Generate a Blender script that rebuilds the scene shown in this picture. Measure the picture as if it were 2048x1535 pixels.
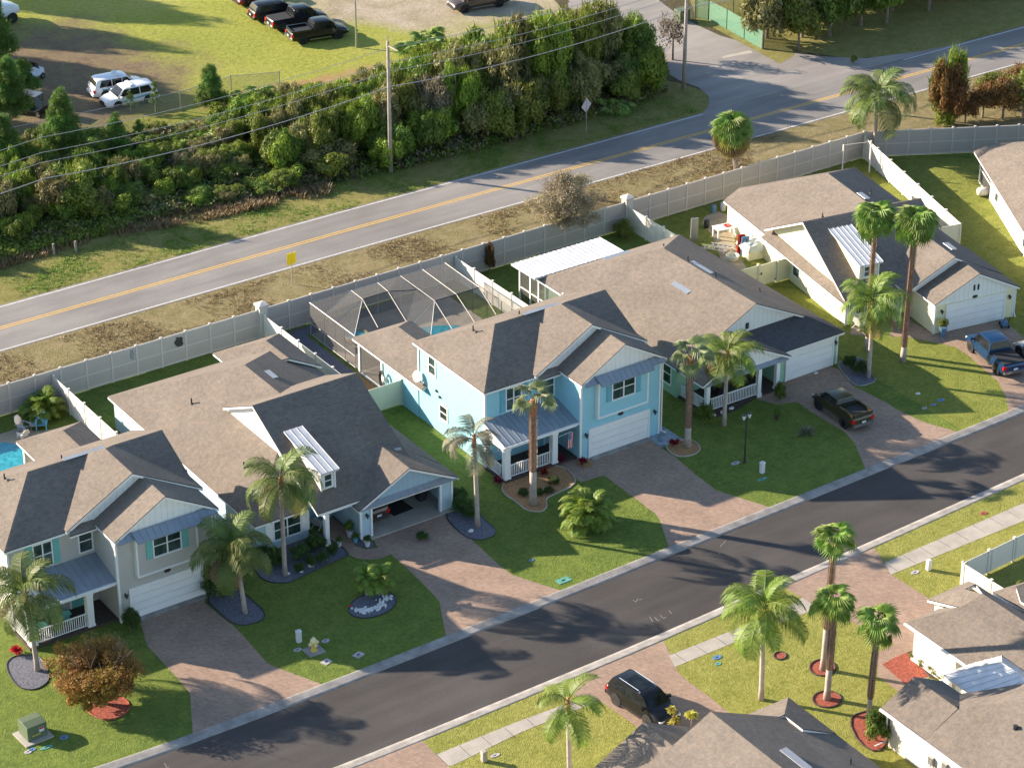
import bpy, bmesh, math, random
from mathutils import Vector, Matrix, Quaternion
R=math.radians; PI=math.pi
for o in list(bpy.data.objects): bpy.data.objects.remove(o)
SC=bpy.context.scene; COL=SC.collection

# ---------------- camera ----------------
FPX=5368.0; PITCH=R(28.72); HEAD=R(34.2)
CAM=Vector((-92.102,-127.322,92.0))
cd=bpy.data.cameras.new('camera'); cam=bpy.data.objects.new('camera',cd); COL.objects.link(cam)
cam.location=CAM; cam.rotation_euler=(PI/2-PITCH,0,-HEAD)
cd.sensor_width=36; cd.lens=FPX/2048*36; cd.clip_start=1; cd.clip_end=3000
SC.camera=cam
SC.render.resolution_x=1024; SC.render.resolution_y=767
# ---------------- sky and sun ----------------
SUN_EL=R(20.7); SA=R(52.0)
SDIR=Vector((-math.cos(SA)*math.cos(SUN_EL), math.sin(SA)*math.cos(SUN_EL), math.sin(SUN_EL)))
W=bpy.data.worlds.new('World'); SC.world=W; W.use_nodes=True
nt=W.node_tree; bg=nt.nodes['Background']; sky=nt.nodes.new('ShaderNodeTexSky')
sky.sky_type='NISHITA'; sky.sun_disc=False; sky.sun_elevation=SUN_EL; sky.sun_rotation=math.atan2(SDIR.x,SDIR.y)
sky.air_density=1.0; sky.dust_density=0.5; sky.ozone_density=1.5
nt.links.new(sky.outputs[0],bg.inputs[0]); bg.inputs[1].default_value=0.10
sl=bpy.data.lights.new('sun','SUN'); sl.energy=5.0; sl.angle=R(0.55); sl.color=(1.0,0.84,0.67)
so=bpy.data.objects.new('sun',sl); COL.objects.link(so); so.rotation_euler=SDIR.to_track_quat('Z','Y').to_euler(); so.location=SDIR*200
SC.view_settings.view_transform='Standard'; SC.view_settings.look='None'; SC.view_settings.gamma=1; SC.view_settings.use_curve_mapping=False
SC.view_settings.exposure=1.45
SC.render.engine='CYCLES'
try:
    SC.cycles.max_bounces=6; SC.cycles.transparent_max_bounces=12
except Exception: pass

# ---------------- measuring: a pixel of the photograph meets a real plane ----------------
def _ray(px,py):
    a=px-1024; b=-(py-767.5)
    cp,sp=math.cos(PITCH),math.sin(PITCH)
    dx=a; dy=b*sp+FPX*cp; dz=b*cp-FPX*sp
    c,s=math.cos(HEAD),math.sin(HEAD)
    return Vector((c*dx+s*dy,-s*dx+c*dy,dz))
def G(px,py,z=0.0):
    d=_ray(px,py); return CAM+d*((z-CAM.z)/d.z)
def GY(px,py,y):
    d=_ray(px,py); return CAM+d*((y-CAM.y)/d.y)
def GX(px,py,x):
    d=_ray(px,py); return CAM+d*((x-CAM.x)/d.x)

# ---------------- objects ----------------
def tag(o,label=None,cat=None,group=None,kind=None):
    if label: o['label']=label
    if cat: o['category']=cat
    if group: o['group']=group
    if kind: o['kind']=kind
    return o
def empty(name,loc=(0,0,0),rz=0,label=None,cat=None,group=None):
    o=bpy.data.objects.new(name,None); COL.objects.link(o); o.location=loc; o.rotation_euler=(0,0,rz)
    o.empty_display_size=.3
    return tag(o,label,cat,group)
def copy_tree(o,parent=None):
    c=o.copy(); COL.objects.link(c)
    if parent is not None: c.parent=parent
    for ch in list(o.children): copy_tree(ch,c)
    return c
class MB:
    def __init__(s): s.v=[]; s.f=[]; s.sm=False
    def add(s,vs,fs):
        n=len(s.v); s.v+= [tuple(v) for v in vs]; s.f+=[tuple(i+n for i in f) for f in fs]; return s
    def poly(s,vs): return s.add(vs,[tuple(range(len(vs)))])
    def box(s,x0,x1,y0,y1,z0,z1):
        return s.add([(x0,y0,z0),(x1,y0,z0),(x1,y1,z0),(x0,y1,z0),(x0,y0,z1),(x1,y0,z1),(x1,y1,z1),(x0,y1,z1)],
          [(3,2,1,0),(4,5,6,7),(0,1,5,4),(1,2,6,5),(2,3,7,6),(3,0,4,7)])
    def obox(s,c,sx,sy,sz,rz=0,M=None):
        b=MB().box(-sx/2,sx/2,-sy/2,sy/2,-sz/2,sz/2)
        T=Matrix.Translation(c)@(M if M else Matrix.Rotation(rz,4,'Z'))
        return s.add([T@Vector(v) for v in b.v],b.f)
    def prism(s,pts,z0,z1,cap=True):
        n=len(pts); vs=[(p[0],p[1],z0) for p in pts]+[(p[0],p[1],z1) for p in pts]
        fs=[(i,(i+1)%n,n+(i+1)%n,n+i) for i in range(n)]
        if cap: fs+=[tuple(range(n,2*n)),tuple(reversed(range(n)))]
        return s.add(vs,fs)
    def slab(s,vs,d):
        vs=[Vector(v) for v in vs]; n=len(vs); d=Vector(d)
        return s.add(vs+[v+d for v in vs],[tuple(range(n)),tuple(range(2*n-1,n-1,-1))]+[(i,i+n,(i+1)%n+n,(i+1)%n) for i in range(n)])
    def tube(s,path,rad,n=6,cap=True):
        path=[Vector(p) for p in path]; m=len(path)
        if not hasattr(rad,'__len__'): rad=[rad]*m
        rings=[]
        up=Vector((0,0,1)); u=None
        for i,p in enumerate(path):
            t=(path[min(i+1,m-1)]-path[max(i-1,0)])
            if t.length<1e-9: t=Vector((0,0,1))
            t.normalize()
            if u is None: u=t.cross(up if abs(t.z)<.95 else Vector((1,0,0)))
            u=u-t*u.dot(t); u.normalize(); w=t.cross(u)
            rings.append([p+(u*math.cos(2*PI*k/n)+w*math.sin(2*PI*k/n))*rad[i] for k in range(n)])
        vs=[v for r in rings for v in r]; fs=[]
        for i in range(m-1):
            for k in range(n):
                fs.append((i*n+k,i*n+(k+1)%n,(i+1)*n+(k+1)%n,(i+1)*n+k))
        if cap: fs+=[tuple(reversed(range(n))),tuple(range((m-1)*n,m*n))]
        return s.add(vs,fs)
    def cyl(s,a,b,r,n=10,r2=None): return s.tube([a,b],[r,r if r2 is None else r2],n)
    def lathe(s,prof,c=(0,0,0),n=12,M=None):
        vs=[];fs=[];m=len(prof)
        for r,z in prof:
            for k in range(n): vs.append(Vector((r*math.cos(2*PI*k/n),r*math.sin(2*PI*k/n),z)))
        for i in range(m-1):
            for k in range(n): fs.append((i*n+k,i*n+(k+1)%n,(i+1)*n+(k+1)%n,(i+1)*n+k))
        fs+=[tuple(reversed(range(n))),tuple(range((m-1)*n,m*n))]
        T=Matrix.Translation(c)@(M if M else Matrix())
        return s.add([T@v for v in vs],fs)
    def ico(s,c,r,sub=2,jit=0,rng=random):
        b=bmesh.new(); bmesh.ops.create_icosphere(b,subdivisions=sub,radius=1)
        sx,sy,sz=r if hasattr(r,'__len__') else (r,r,r)
        vs=[]
        for v in b.verts:
            k=1+rng.uniform(-jit,jit); vs.append((c[0]+v.co.x*sx*k,c[1]+v.co.y*sy*k,c[2]+v.co.z*sz*k))
        fs=[tuple(v.index for v in f.verts) for f in b.faces]; b.free()
        return s.add(vs,fs)
    def mesh(s,name):
        me=bpy.data.meshes.new(name); me.from_pydata(s.v,[],s.f); me.validate(clean_customdata=False)
        return me
    def build(s,name,mat,parent=None,smooth=False,label=None,bevel=0):
        me=s.mesh(name)
        me.materials.append(mat)
        if smooth:
            me.polygons.foreach_set('use_smooth',[True]*len(me.polygons))
        o=bpy.data.objects.new(name,me); COL.objects.link(o)
        if parent is not None: o.parent=parent
        if label: o['label']=label
        if bevel:
            md=o.modifiers.new('bevel','BEVEL'); md.width=bevel; md.segments=2; md.limit_method='ANGLE'
        return o
def dup(o,parent=None):
    c=o.copy(); COL.objects.link(c); c.parent=parent; return c
def smoothpoly(pts,it=2):
    pts=[Vector(p) for p in pts]
    for _ in range(it):
        q=[]
        for i in range(len(pts)):
            a,b=pts[i],pts[(i+1)%len(pts)]; q+=[a*.75+b*.25,a*.25+b*.75]
        pts=q
    return pts
def smoothline(pts,it=2):
    pts=[Vector(p) for p in pts]
    for _ in range(it):
        q=[pts[0]]
        for i in range(len(pts)-1):
            a,b=pts[i],pts[i+1]; q+=[a*.75+b*.25,a*.25+b*.75]
        pts=q+[pts[-1]]
    return pts

# ---------------- materials ----------------
def _new(name):
    m=bpy.data.materials.new(name); m.use_nodes=True; t=m.node_tree; b=t.nodes['Principled BSDF']; return m,t,b
def N(t,k,**kw):
    n=t.nodes.new('ShaderNode'+k)
    for a,v in kw.items(): setattr(n,a,v)
    return n
def coord(t,scale=(1,1,1),kind='Object',rot=(0,0,0)):
    tc=N(t,'TexCoord'); mp=N(t,'Mapping'); mp.inputs['Scale'].default_value=scale; mp.inputs['Rotation'].default_value=rot
    t.links.new(tc.outputs[kind],mp.inputs[0]); return mp.outputs[0]
def noise(t,vec,scale,detail=4,rough=.6,dist=0):
    n=N(t,'TexNoise'); n.inputs['Scale'].default_value=scale; n.inputs['Detail'].default_value=detail; n.inputs['Roughness'].default_value=rough
    n.inputs['Distortion'].default_value=dist
    t.links.new(vec,n.inputs['Vector']); return n.outputs['Fac']
def ramp(t,fac,stops,interp='LINEAR'):
    r=N(t,'ValToRGB'); cr=r.color_ramp; cr.interpolation=interp
    while len(cr.elements)>1: cr.elements.remove(cr.elements[-1])
    cr.elements[0].position=stops[0][0]; cr.elements[0].color=(*stops[0][1],1)
    for p,c in stops[1:]:
        e=cr.elements.new(p); e.color=(*c,1)
    t.links.new(fac,r.inputs[0]); return r.outputs[0]
def mixc(t,fac,a,b,mode='MIX'):
    m=N(t,'Mix',data_type='RGBA',blend_type=mode)
    if isinstance(fac,(int,float)): m.inputs[0].default_value=fac
    else: t.links.new(fac,m.inputs[0])
    for i,x in ((6,a),(7,b)):
        if isinstance(x,tuple): m.inputs[i].default_value=(*x[:3],1)
        else: t.links.new(x,m.inputs[i])
    return m.outputs[2]
def bump(t,b,h,strength=.4,dist=.03):
    n=N(t,'Bump'); n.inputs['Strength'].default_value=strength; n.inputs['Distance'].default_value=dist
    t.links.new(h,n.inputs['Height']); t.links.new(n.outputs[0],b.inputs['Normal']); return n
def plain(name,c,rough=.6,metal=0,var=.06,scale=1.5,spec=.5,bmp=0,coat=0):
    m,t,b=_new(name); v=coord(t)
    f=noise(t,v,scale,5)
    lo=tuple(max(0,x*(1-var)) for x in c); hi=tuple(min(1,x*(1+var)) for x in c)
    t.links.new(ramp(t,f,[(.3,lo),(.7,hi)]),b.inputs['Base Color'])
    b.inputs['Roughness'].default_value=rough; b.inputs['Metallic'].default_value=metal
    b.inputs['Specular IOR Level'].default_value=spec
    if coat: b.inputs['Coat Weight'].default_value=coat; b.inputs['Coat Roughness'].default_value=.05
    if bmp: bump(t,b,noise(t,v,scale*12,4),bmp,.02)
    return m
def grass(name,c1,c2,c3,patch=.16,fine=3.6,b_=.75,p2=.6):
    m,t,b=_new(name); v=coord(t)
    big=noise(t,v,patch,5,.6,.4); fn=noise(t,v,fine,6,.75); mid=noise(t,v,.9,5,.7)
    a=ramp(t,big,[(.36,c1),(.52,c2),(.68,c3)])
    d=ramp(t,fn,[(.28,tuple(x*.42 for x in c2)),(.5,c2),(.74,tuple(min(1,x*1.7) for x in c2))])
    e=mixc(t,p2,a,d)
    e=mixc(t,.35,e,ramp(t,mid,[(.3,tuple(x*.6 for x in c1)),(.7,tuple(x*1.35 for x in c3))]))
    t.links.new(e,b.inputs['Base Color']); b.inputs['Roughness'].default_value=.9; b.inputs['Specular IOR Level'].default_value=.15
    h=N(t,'Math',operation='ADD'); t.links.new(fn,h.inputs[0]); t.links.new(noise(t,v,fine*3.1,3,.7),h.inputs[1])
    bump(t,b,h.outputs[0],b_,.22); return m
def leafm(name,cs,trans=.28,rough=.5):
    """foliage: each leaf (mesh island) its own shade, some light let through"""
    m,t,b=_new(name); g=N(t,'NewGeometry'); oi=N(t,'ObjectInfo')
    v=coord(t)
    big=noise(t,v,.9,3)
    a=ramp(t,g.outputs['Random Per Island'],[(i/(len(cs)-1),c) for i,c in enumerate(cs)])
    a=mixc(t,.45,a,ramp(t,big,[(.35,cs[0]),(.65,cs[-1])]))
    hs=N(t,'HueSaturation'); mr=N(t,'MapRange'); mr.inputs[3].default_value=.8; mr.inputs[4].default_value=1.25
    t.links.new(oi.outputs['Random'],mr.inputs[0]); t.links.new(mr.outputs[0],hs.inputs['Value']); t.links.new(a,hs.inputs['Color'])
    mr2=N(t,'MapRange'); mr2.inputs[3].default_value=.485; mr2.inputs[4].default_value=.515
    t.links.new(oi.outputs['Random'],mr2.inputs[0]); t.links.new(mr2.outputs[0],hs.inputs['Hue'])
    b.inputs['Roughness'].default_value=rough; b.inputs['Specular IOR Level'].default_value=.3
    t.links.new(hs.outputs[0],b.inputs['Base Color'])
    tr=N(t,'BsdfTranslucent'); t.links.new(hs.outputs[0],tr.inputs[0]); mx=N(t,'MixShader'); mx.inputs[0].default_value=trans
    t.links.new(b.outputs[0],mx.inputs[1]); t.links.new(tr.outputs[0],mx.inputs[2]); t.links.new(mx.outputs[0],t.nodes['Material Output'].inputs[0])
    return m
def siding(name,c,period=.17,axis=2,depth=.6,rough=.55):
    m,t,b=_new(name); v=coord(t); sp=N(t,'SeparateXYZ'); t.links.new(v,sp.inputs[0])
    mu=N(t,'Math',operation='MULTIPLY'); mu.inputs[1].default_value=1/period; t.links.new(sp.outputs[axis],mu.inputs[0])
    fr=N(t,'Math',operation='FRACT'); t.links.new(mu.outputs[0],fr.inputs[0])
    f=noise(t,v,1.2,5)
    base=ramp(t,f,[(.3,tuple(x*.95 for x in c)),(.7,tuple(min(1,x*1.04) for x in c))])
    ln=ramp(t,fr.outputs[0],[(0,(.62,.62,.62)),(.10,(1,1,1)),(1,(1,1,1))])
    t.links.new(mixc(t,1,base,ln,'MULTIPLY'),b.inputs['Base Color'])
    b.inputs['Roughness'].default_value=rough; bump(t,b,fr.outputs[0],depth,.012)
    return m
def shingle(name,c):
    m,t,b=_new(name); v=coord(t)
    f=noise(t,v,.35,5,.65); s=noise(t,v,6,3,.75); k=noise(t,coord(t,(1,1,2.2)),2.6,2,.5)
    a=ramp(t,f,[(.35,tuple(x*.9 for x in c)),(.65,tuple(x*1.08 for x in c))])
    a=mixc(t,.55,a,ramp(t,k,[(.36,(.80,.82,.85)),(.62,(1.12,1.08,1.04))]),'MULTIPLY')
    g2=mixc(t,.6,a,ramp(t,s,[(.3,(.6,.6,.6)),(.7,(1.15,1.15,1.15))]),'MULTIPLY')
    t.links.new(g2,b.inputs['Base Color']); b.inputs['Roughness'].default_value=.95; b.inputs['Specular IOR Level'].default_value=.1
    bump(t,b,s,.3,.02); return m
def pavers(name,c1,c2,mortar,sc=1.0,rot=R(45)):
    m,t,b=_new(name); v=coord(t,rot=(0,0,rot))
    br=N(t,'TexBrick'); br.inputs['Scale'].default_value=sc; br.inputs['Brick Width'].default_value=.24; br.inputs['Row Height'].default_value=.12
    br.inputs['Mortar Size'].default_value=.008; br.inputs['Color1'].default_value=(*c1,1); br.inputs['Color2'].default_value=(*c2,1); br.inputs['Mortar'].default_value=(*mortar,1)
    br.inputs['Bias'].default_value=0.0
    t.links.new(v,br.inputs['Vector'])
    f=noise(t,v,.5,5); g=noise(t,v,3.5,4)
    e=mixc(t,.5,br.outputs['Color'],ramp(t,f,[(.3,(.62,.6,.6)),(.7,(1.1,1.08,1.05))]),'MULTIPLY')
    e=mixc(t,.4,e,ramp(t,g,[(.3,(.6,.6,.62)),(.7,(1.15,1.1,1.1))]),'MULTIPLY')
    t.links.new(e,b.inputs['Base Color']); b.inputs['Roughness'].default_value=.85; b.inputs['Specular IOR Level'].default_value=.2
    bump(t,b,br.outputs['Fac'],-.3,.01); return m
def asphalt(name,c,big=.12):
    m,t,b=_new(name); v=coord(t); v2=coord(t,(.15,1,1))
    f=noise(t,v,big,5,.6,.5); s=noise(t,v2,.8,5,.6); g=noise(t,v,9,4,.8)
    e=ramp(t,f,[(.3,tuple(x*.82 for x in c)),(.7,tuple(x*1.22 for x in c))])
    e=mixc(t,.55,e,ramp(t,s,[(.35,(.75,.75,.76)),(.65,(1.15,1.15,1.15))]),'MULTIPLY')
    e=mixc(t,.5,e,ramp(t,g,[(.3,(.7,.7,.7)),(.7,(1.2,1.2,1.2))]),'MULTIPLY')
    t.links.new(e,b.inputs['Base Color']); b.inputs['Roughness'].default_value=.85; b.inputs['Specular IOR Level'].default_value=.25
    bump(t,b,g,.35,.02); return m
def glass(name,c=(.03,.045,.05),rough=.08):
    m,t,b=_new(name); v=coord(t); f=noise(t,v,1.3,3)
    t.links.new(ramp(t,f,[(.35,tuple(x*.5 for x in c)),(.65,tuple(x*1.6 for x in c))]),b.inputs['Base Color'])
    b.inputs['Roughness'].default_value=rough; b.inputs['Specular IOR Level'].default_value=.7; return m
def screenm(name,c,alpha):
    m,t,b=_new(name); b.inputs['Base Color'].default_value=(*c,1); b.inputs['Roughness'].default_value=.8
    b.inputs['Specular IOR Level'].default_value=.2
    f=noise(t,coord(t),.6,3); mr=N(t,'MapRange'); mr.inputs[3].default_value=alpha-.06; mr.inputs[4].default_value=alpha+.06
    t.links.new(f,mr.inputs[0]); t.links.new(mr.outputs[0],b.inputs['Alpha']); return m
def waterm(name,c):
    m,t,b=_new(name); v=coord(t); f=noise(t,v,2.5,4,.6,1.2)
    t.links.new(ramp(t,f,[(.35,tuple(x*.75 for x in c)),(.65,tuple(min(1,x*1.35) for x in c))]),b.inputs['Base Color'])
    b.inputs['Roughness'].default_value=.06; b.inputs['Specular IOR Level'].default_value=.6; bump(t,b,f,.25,.04); return m

MT={}
def M(k): return MT[k]
MT['lawn']=grass('lawn_grass',(.090,.150,.030),(.145,.205,.038),(.21,.245,.052))
MT['lawn_dry']=grass('dry_lawn_grass',(.21,.24,.042),(.27,.28,.06),(.34,.315,.10))
MT['lawn_y']=grass('yellowish_lawn_grass',(.15,.19,.035),(.205,.24,.045),(.28,.28,.07))
MT['verge']=grass('verge_grass',(.17,.16,.05),(.24,.20,.095),(.32,.26,.16),patch=.25,fine=3.5)
MT['vergeN']=grass('north_verge_grass',(.16,.17,.038),(.22,.21,.06),(.30,.26,.11),patch=.2,fine=3.5)
MT['field']=grass('field_grass',(.21,.27,.035),(.27,.31,.045),(.32,.31,.08),patch=.06,fine=2.2)
MT['field_dirt']=grass('field_dirt',(.13,.085,.055),(.15,.11,.06),(.20,.15,.09),patch=.1,fine=2.5,b_=.6)
MT['brush']=grass('brush_floor',(.05,.052,.024),(.085,.075,.038),(.15,.115,.07),patch=.3,fine=2.5)
MT['sand']=grass('sandy_ground',(.27,.23,.14),(.35,.295,.205),(.41,.35,.27),patch=.08,fine=3,b_=.25,p2=.25)
MT['shingle']=shingle('roof_shingles',(.205,.177,.150))
MT['shingle_dark']=shingle('grey_roof_shingles',(.10,.10,.11))
MT['white']=plain('white_trim',(.80,.80,.78),.5,var=.03)
MT['dark']=plain('dark_metal_paint',(.03,.03,.032),.5)
MT['drip']=plain('dark_drip_edge',(.035,.028,.026),.6)
MT['door']=siding('white_garage_door',(.82,.83,.84),.53,2,.5)
MT['batten']=siding('white_batten_board',(.80,.80,.77),.40,0,.5)
MT['batten_blue']=siding('blue_batten_board',(.30,.43,.52),.40,0,.5)
MT['s_blue']=siding('sky_blue_siding',(.30,.60,.70))
MT['s_grey']=siding('grey_siding',(.50,.48,.44))
MT['s_pale']=siding('pale_blue_siding',(.42,.58,.66))
MT['s_green']=siding('green_siding',(.34,.54,.38))
MT['s_yellow']=siding('cream_yellow_siding',(.80,.75,.50))
MT['s_cream']=siding('cream_stucco',(.74,.70,.62),.3,2,.1)
MT['sh_blue']=plain('deep_blue_shutter',(.14,.38,.48),.5)
MT['sh_teal']=plain('teal_shutter',(.16,.46,.42),.5)
MT['metal']=plain('blue_grey_metal_roof',(.27,.31,.355),.38,.25,var=.08)
MT['metal_w']=plain('white_metal_roof',(.60,.61,.62),.4,.2,var=.1)
MT['glass']=glass('window_glass',(.035,.06,.055))
MT['curtain']=plain('window_blind',(.35,.38,.36),.8)
MT['fence']=siding('grey_beige_vinyl_fence',(.44,.40,.365),.16,0,.4)
MT['fence_rail']=plain('fence_rail_vinyl',(.54,.50,.465),.5)
MT['fence_w']=siding('cream_vinyl_fence',(.70,.655,.58),.16,1,.25)
MT['fence_y']=siding('pale_yellow_vinyl_fence',(.70,.70,.55),.16,0,.3)
MT['pillar']=plain('stucco_pillar',(.50,.47,.43),.9,bmp=.3)
MT['paver']=pavers('paver_bricks',(.41,.295,.22),(.32,.23,.175),(.25,.21,.165))
MT['street']=asphalt('street_asphalt',(.070,.064,.060))
MT['hwy']=asphalt('highway_asphalt',(.225,.212,.196),.08)
MT['apron']=asphalt('side_road_asphalt',(.27,.25,.23),.07)
MT['conc']=plain('concrete',(.37,.34,.29),.9,var=.16,scale=.9,bmp=.25)
MT['conc_d']=plain('kerb_concrete',(.27,.255,.235),.9,var=.3,scale=1.2,bmp=.25)
MT['line_w']=plain('white_road_paint',(.58,.57,.54),.8,var=.25,scale=3)
MT['line_y']=plain('yellow_road_paint',(.66,.40,.07),.8,var=.15,scale=3)
MT['mulch_r']=plain('red_mulch',(.30,.075,.045),.95,var=.5,scale=6,bmp=.8)
MT['mulch_b']=plain('tan_mulch',(.36,.20,.09),.95,var=.35,scale=6,bmp=.8)
MT['mulch_d']=plain('dark_mulch',(.07,.05,.04),.95,var=.4,scale=6,bmp=.8)
MT['gravel']=plain('blue_grey_gravel',(.13,.135,.165),.95,var=.5,scale=7,bmp=.9)
MT['rock_w']=plain('white_stones',(.70,.70,.68),.9,var=.3,scale=9,bmp=.8)
MT['flag']=plain('blue_flagstone',(.24,.29,.33),.85,var=.5,scale=1.8,bmp=.3)
MT['pool']=waterm('pool_water',(.03,.27,.33))
MT['wood']=plain('weathered_pole_wood',(.34,.29,.25),.9,var=.25,scale=2,bmp=.4)
MT['galv']=plain('galvanised_steel',(.45,.45,.46),.4,.7)
MT['wire']=plain('wire_metal',(.42,.40,.40),.5,.4)
MT['bark']=plain('grey_bark',(.22,.18,.145),.95,var=.4,scale=3,bmp=.8)
MT['trunk_q']=plain('smooth_palm_trunk',(.38,.32,.28),.9,var=.18,scale=2.5,bmp=.4)
MT['trunk_w']=plain('husky_palm_trunk',(.30,.185,.13),.95,var=.5,scale=5,bmp=.9)
MT['trunk_husk']=plain('orange_brown_leaf_bases',(.42,.17,.085),.9,var=.45,scale=5,bmp=.8)
MT['boot']=leafm('grey_boot_tips',[(.30,.22,.17),(.42,.34,.28),(.22,.14,.10)],.05,.9)
MT['green']=leafm('broad_leaves',[(.065,.125,.020),(.11,.18,.028),(.20,.26,.04)],.3)
MT['yellowgreen']=leafm('yellow_green_leaves',[(.10,.15,.02),(.17,.22,.03),(.24,.25,.05)])
MT['vine']=leafm('vine_leaves',[(.08,.15,.018),(.15,.235,.025),(.32,.38,.05)],.3)
MT['olive']=leafm('olive_leaves',[(.12,.13,.045),(.19,.185,.065),(.31,.28,.11)],.3)
MT['dull']=leafm('dull_scrub_leaves',[(.10,.085,.05),(.16,.13,.085),(.24,.20,.14)])
MT['rust']=leafm('rust_vine_leaves',[(.13,.055,.02),(.12,.12,.03),(.26,.12,.045)])
MT['pine']=leafm('pine_needles',[(.06,.13,.025),(.10,.19,.035),(.17,.27,.05)])
MT['autumn']=leafm('autumn_leaves',[(.13,.10,.02),(.30,.14,.03),(.24,.20,.045),(.42,.20,.04)])
MT['thin']=leafm('sparse_pinkish_leaves',[(.20,.18,.09),(.30,.25,.15),(.38,.31,.22)])
MT['frond']=leafm('feather_palm_fronds',[(.07,.125,.03),(.12,.18,.04),(.20,.24,.07)],.4)
MT['frond_b']=leafm('bright_palm_fronds',[(.10,.18,.025),(.16,.25,.035),(.25,.32,.06)],.4)
MT['frond_g']=leafm('windblown_grey_palm_fronds',[(.11,.13,.075),(.19,.19,.12),(.30,.27,.19)],.4)
MT['frond_y']=leafm('yellowing_palm_fronds',[(.34,.30,.06),(.42,.34,.09),(.24,.24,.06)],.4)
MT['fan']=leafm('fan_palm_leaves',[(.12,.22,.035),(.20,.32,.05),(.32,.40,.11)],.4)
MT['fan_p']=leafm('pale_fan_palm_leaves',[(.15,.21,.09),(.25,.30,.13),(.33,.36,.20)],.4)
MT['dead']=leafm('dead_brown_fronds',[(.20,.13,.07),(.32,.23,.13),(.14,.09,.05)],.2)
MT['shrub']=leafm('dark_shrub_leaves',[(.03,.07,.015),(.055,.105,.02),(.085,.135,.03)])
MT['cordyline']=leafm('crimson_leaves',[(.20,.01,.025),(.33,.02,.04),(.10,.01,.02)],.3)
MT['redfl']=leafm('scarlet_leaves',[(.55,.03,.02),(.65,.08,.03),(.40,.02,.02)],.3)
MT['yellowbush']=leafm('yellow_variegated_leaves',[(.45,.38,.06),(.55,.50,.14),(.25,.28,.05)],.35)
MT['weeds']=leafm('bright_weeds',[(.10,.20,.02),(.15,.27,.03),(.22,.30,.05)],.35)
MT['straw']=leafm('straw_grass_blades',[(.28,.21,.10),(.36,.27,.14),(.20,.15,.07)],.3)
# ================= setting: ground, roads, lawns =================
def sheet(name,pts,z,mat,smooth=0,kind='structure',px=True,thick=0,label=None,cat=None,group=None,parent=None):
    P=[(G(*p).xy if px else Vector(p)) for p in pts]
    if smooth: P=smoothpoly(P,smooth)
    b=MB()
    if thick: b.prism(P,z-thick,z)
    else: b.poly([(p[0],p[1],z) for p in P])
    # keep the face up
    me=b.mesh(name)
    bm=bmesh.new(); bm.from_mesh(me); bmesh.ops.recalc_face_normals(bm,faces=bm.faces)
    if not thick:
        for f in bm.faces:
            if f.normal.z<0: f.normal_flip()
    bm.to_mesh(me); bm.free(); me.materials.append(M(mat))
    o=bpy.data.objects.new(name,me); COL.objects.link(o)
    if kind: o['kind']=kind
    if parent is not None: o.parent=parent
    return tag(o,label,cat,group)
sheet('ground',[(-1500,-1500),(1500,-1500),(1500,1500),(-1500,1500)],-.35,'verge',px=False)
NC=[(-90,-6.0),(-60,-10.2),(-50,-11.9),(-45,-12.4),(-39.6,-12.75),(-33.6,-12.85),(-27.8,-12.8),(-19,-12.65),(-10.3,-12.45),(-1.7,-12.2),(6.8,-12.0),(15.2,-11.75),(23.9,-11.5),(28.7,-11.35),(40,-10.9),(60,-9.5),(100,-5)]
SCb=[(-90,-13.5),(-60,-17.9),(-50,-19.6),(-42,-20.4),(-36,-20.65),(-30.7,-20.7),(-25.9,-20.7),(-16.3,-20.55),(-8.3,-20.35),(1.4,-19.85),(9.3,-19.5),(15.4,-19.15),(21.6,-18.85),(40,-17.8),(60,-16.2),(100,-12)]
NCs=[Vector((x,y,0)) for x,y in NC]; SCs=[Vector((x,y,0)) for x,y in SCb]
NCs=smoothline(NCs,2); SCs=smoothline(SCs,2)
sheet('lawn',[(p.x,p.y) for p in NCs]+[(100,27.8),(-90,27.8)],0,'lawn',px=False)
sheet('lawn',[(-90,-90),(100,-90)]+[(p.x,p.y) for p in reversed(SCs)],0,'lawn_dry',px=False)
# the street bed and its rolled kerbs
sheet('street',[(p.x,p.y-.6) for p in NCs]+[(p.x,p.y+.6) for p in reversed(SCs)],-.085,'street',px=False)
def kerb(line,sgn):
    prof=[(-.10,-.02),(-.06,.022),(.04,.026),(.36,-.066),(.40,-.070),(.68,-.076),(.70,-.16)]
    b=MB(); n=len(prof)
    for i,p in enumerate(line):
        a=line[max(i-1,0)]; c=line[min(i+1,len(line)-1)]; t=(c-a).normalized(); nn=Vector((t.y,-t.x,0))*sgn
        for d,z in prof: b.v.append(tuple(p+nn*d+Vector((0,0,z))))
    for i in range(len(line)-1):
        for k in range(n-1):
            q=(i*n+k,(i+1)*n+k,(i+1)*n+k+1,i*n+k+1); b.f.append(q if sgn<0 else q[::-1])
    o=b.build('kerb',M('conc_d'),smooth=True); o['kind']='structure'; return o
kerb(NCs,1); kerb(SCs,-1)
# crack-seal / paint marks of utility locators on the asphalt, and faint lane seam
def street_mark(pts,w=.018):
    b=MB()
    for s in pts:
        P=[G(*p,-.08) for p in s]
        for i in range(len(P)-1):
            a,c=P[i],P[i+1]; t=(c-a).normalized(); n=Vector((-t.y,t.x,0))*w
            b.poly([a-n,c-n,c+n,a+n])
    return b
o=street_mark([[(1440,1093),(1452,1080)],[(1437,1107),(1440,1105)],[(1266,1199),(1272,1203),(1276,1196)],[(1278,1199),(1284,1197)],[(1299,1232),(1306,1243)],[(1309,1233),(1315,1240),(1320,1238)],[(1320,1229),(1327,1236),(1332,1233)],[(1338,1220),(1343,1226)],[(329,1525),(334,1534),(339,1532)]]).build('street_paint_mark',M('conc_d')); o['kind']='structure'
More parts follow.
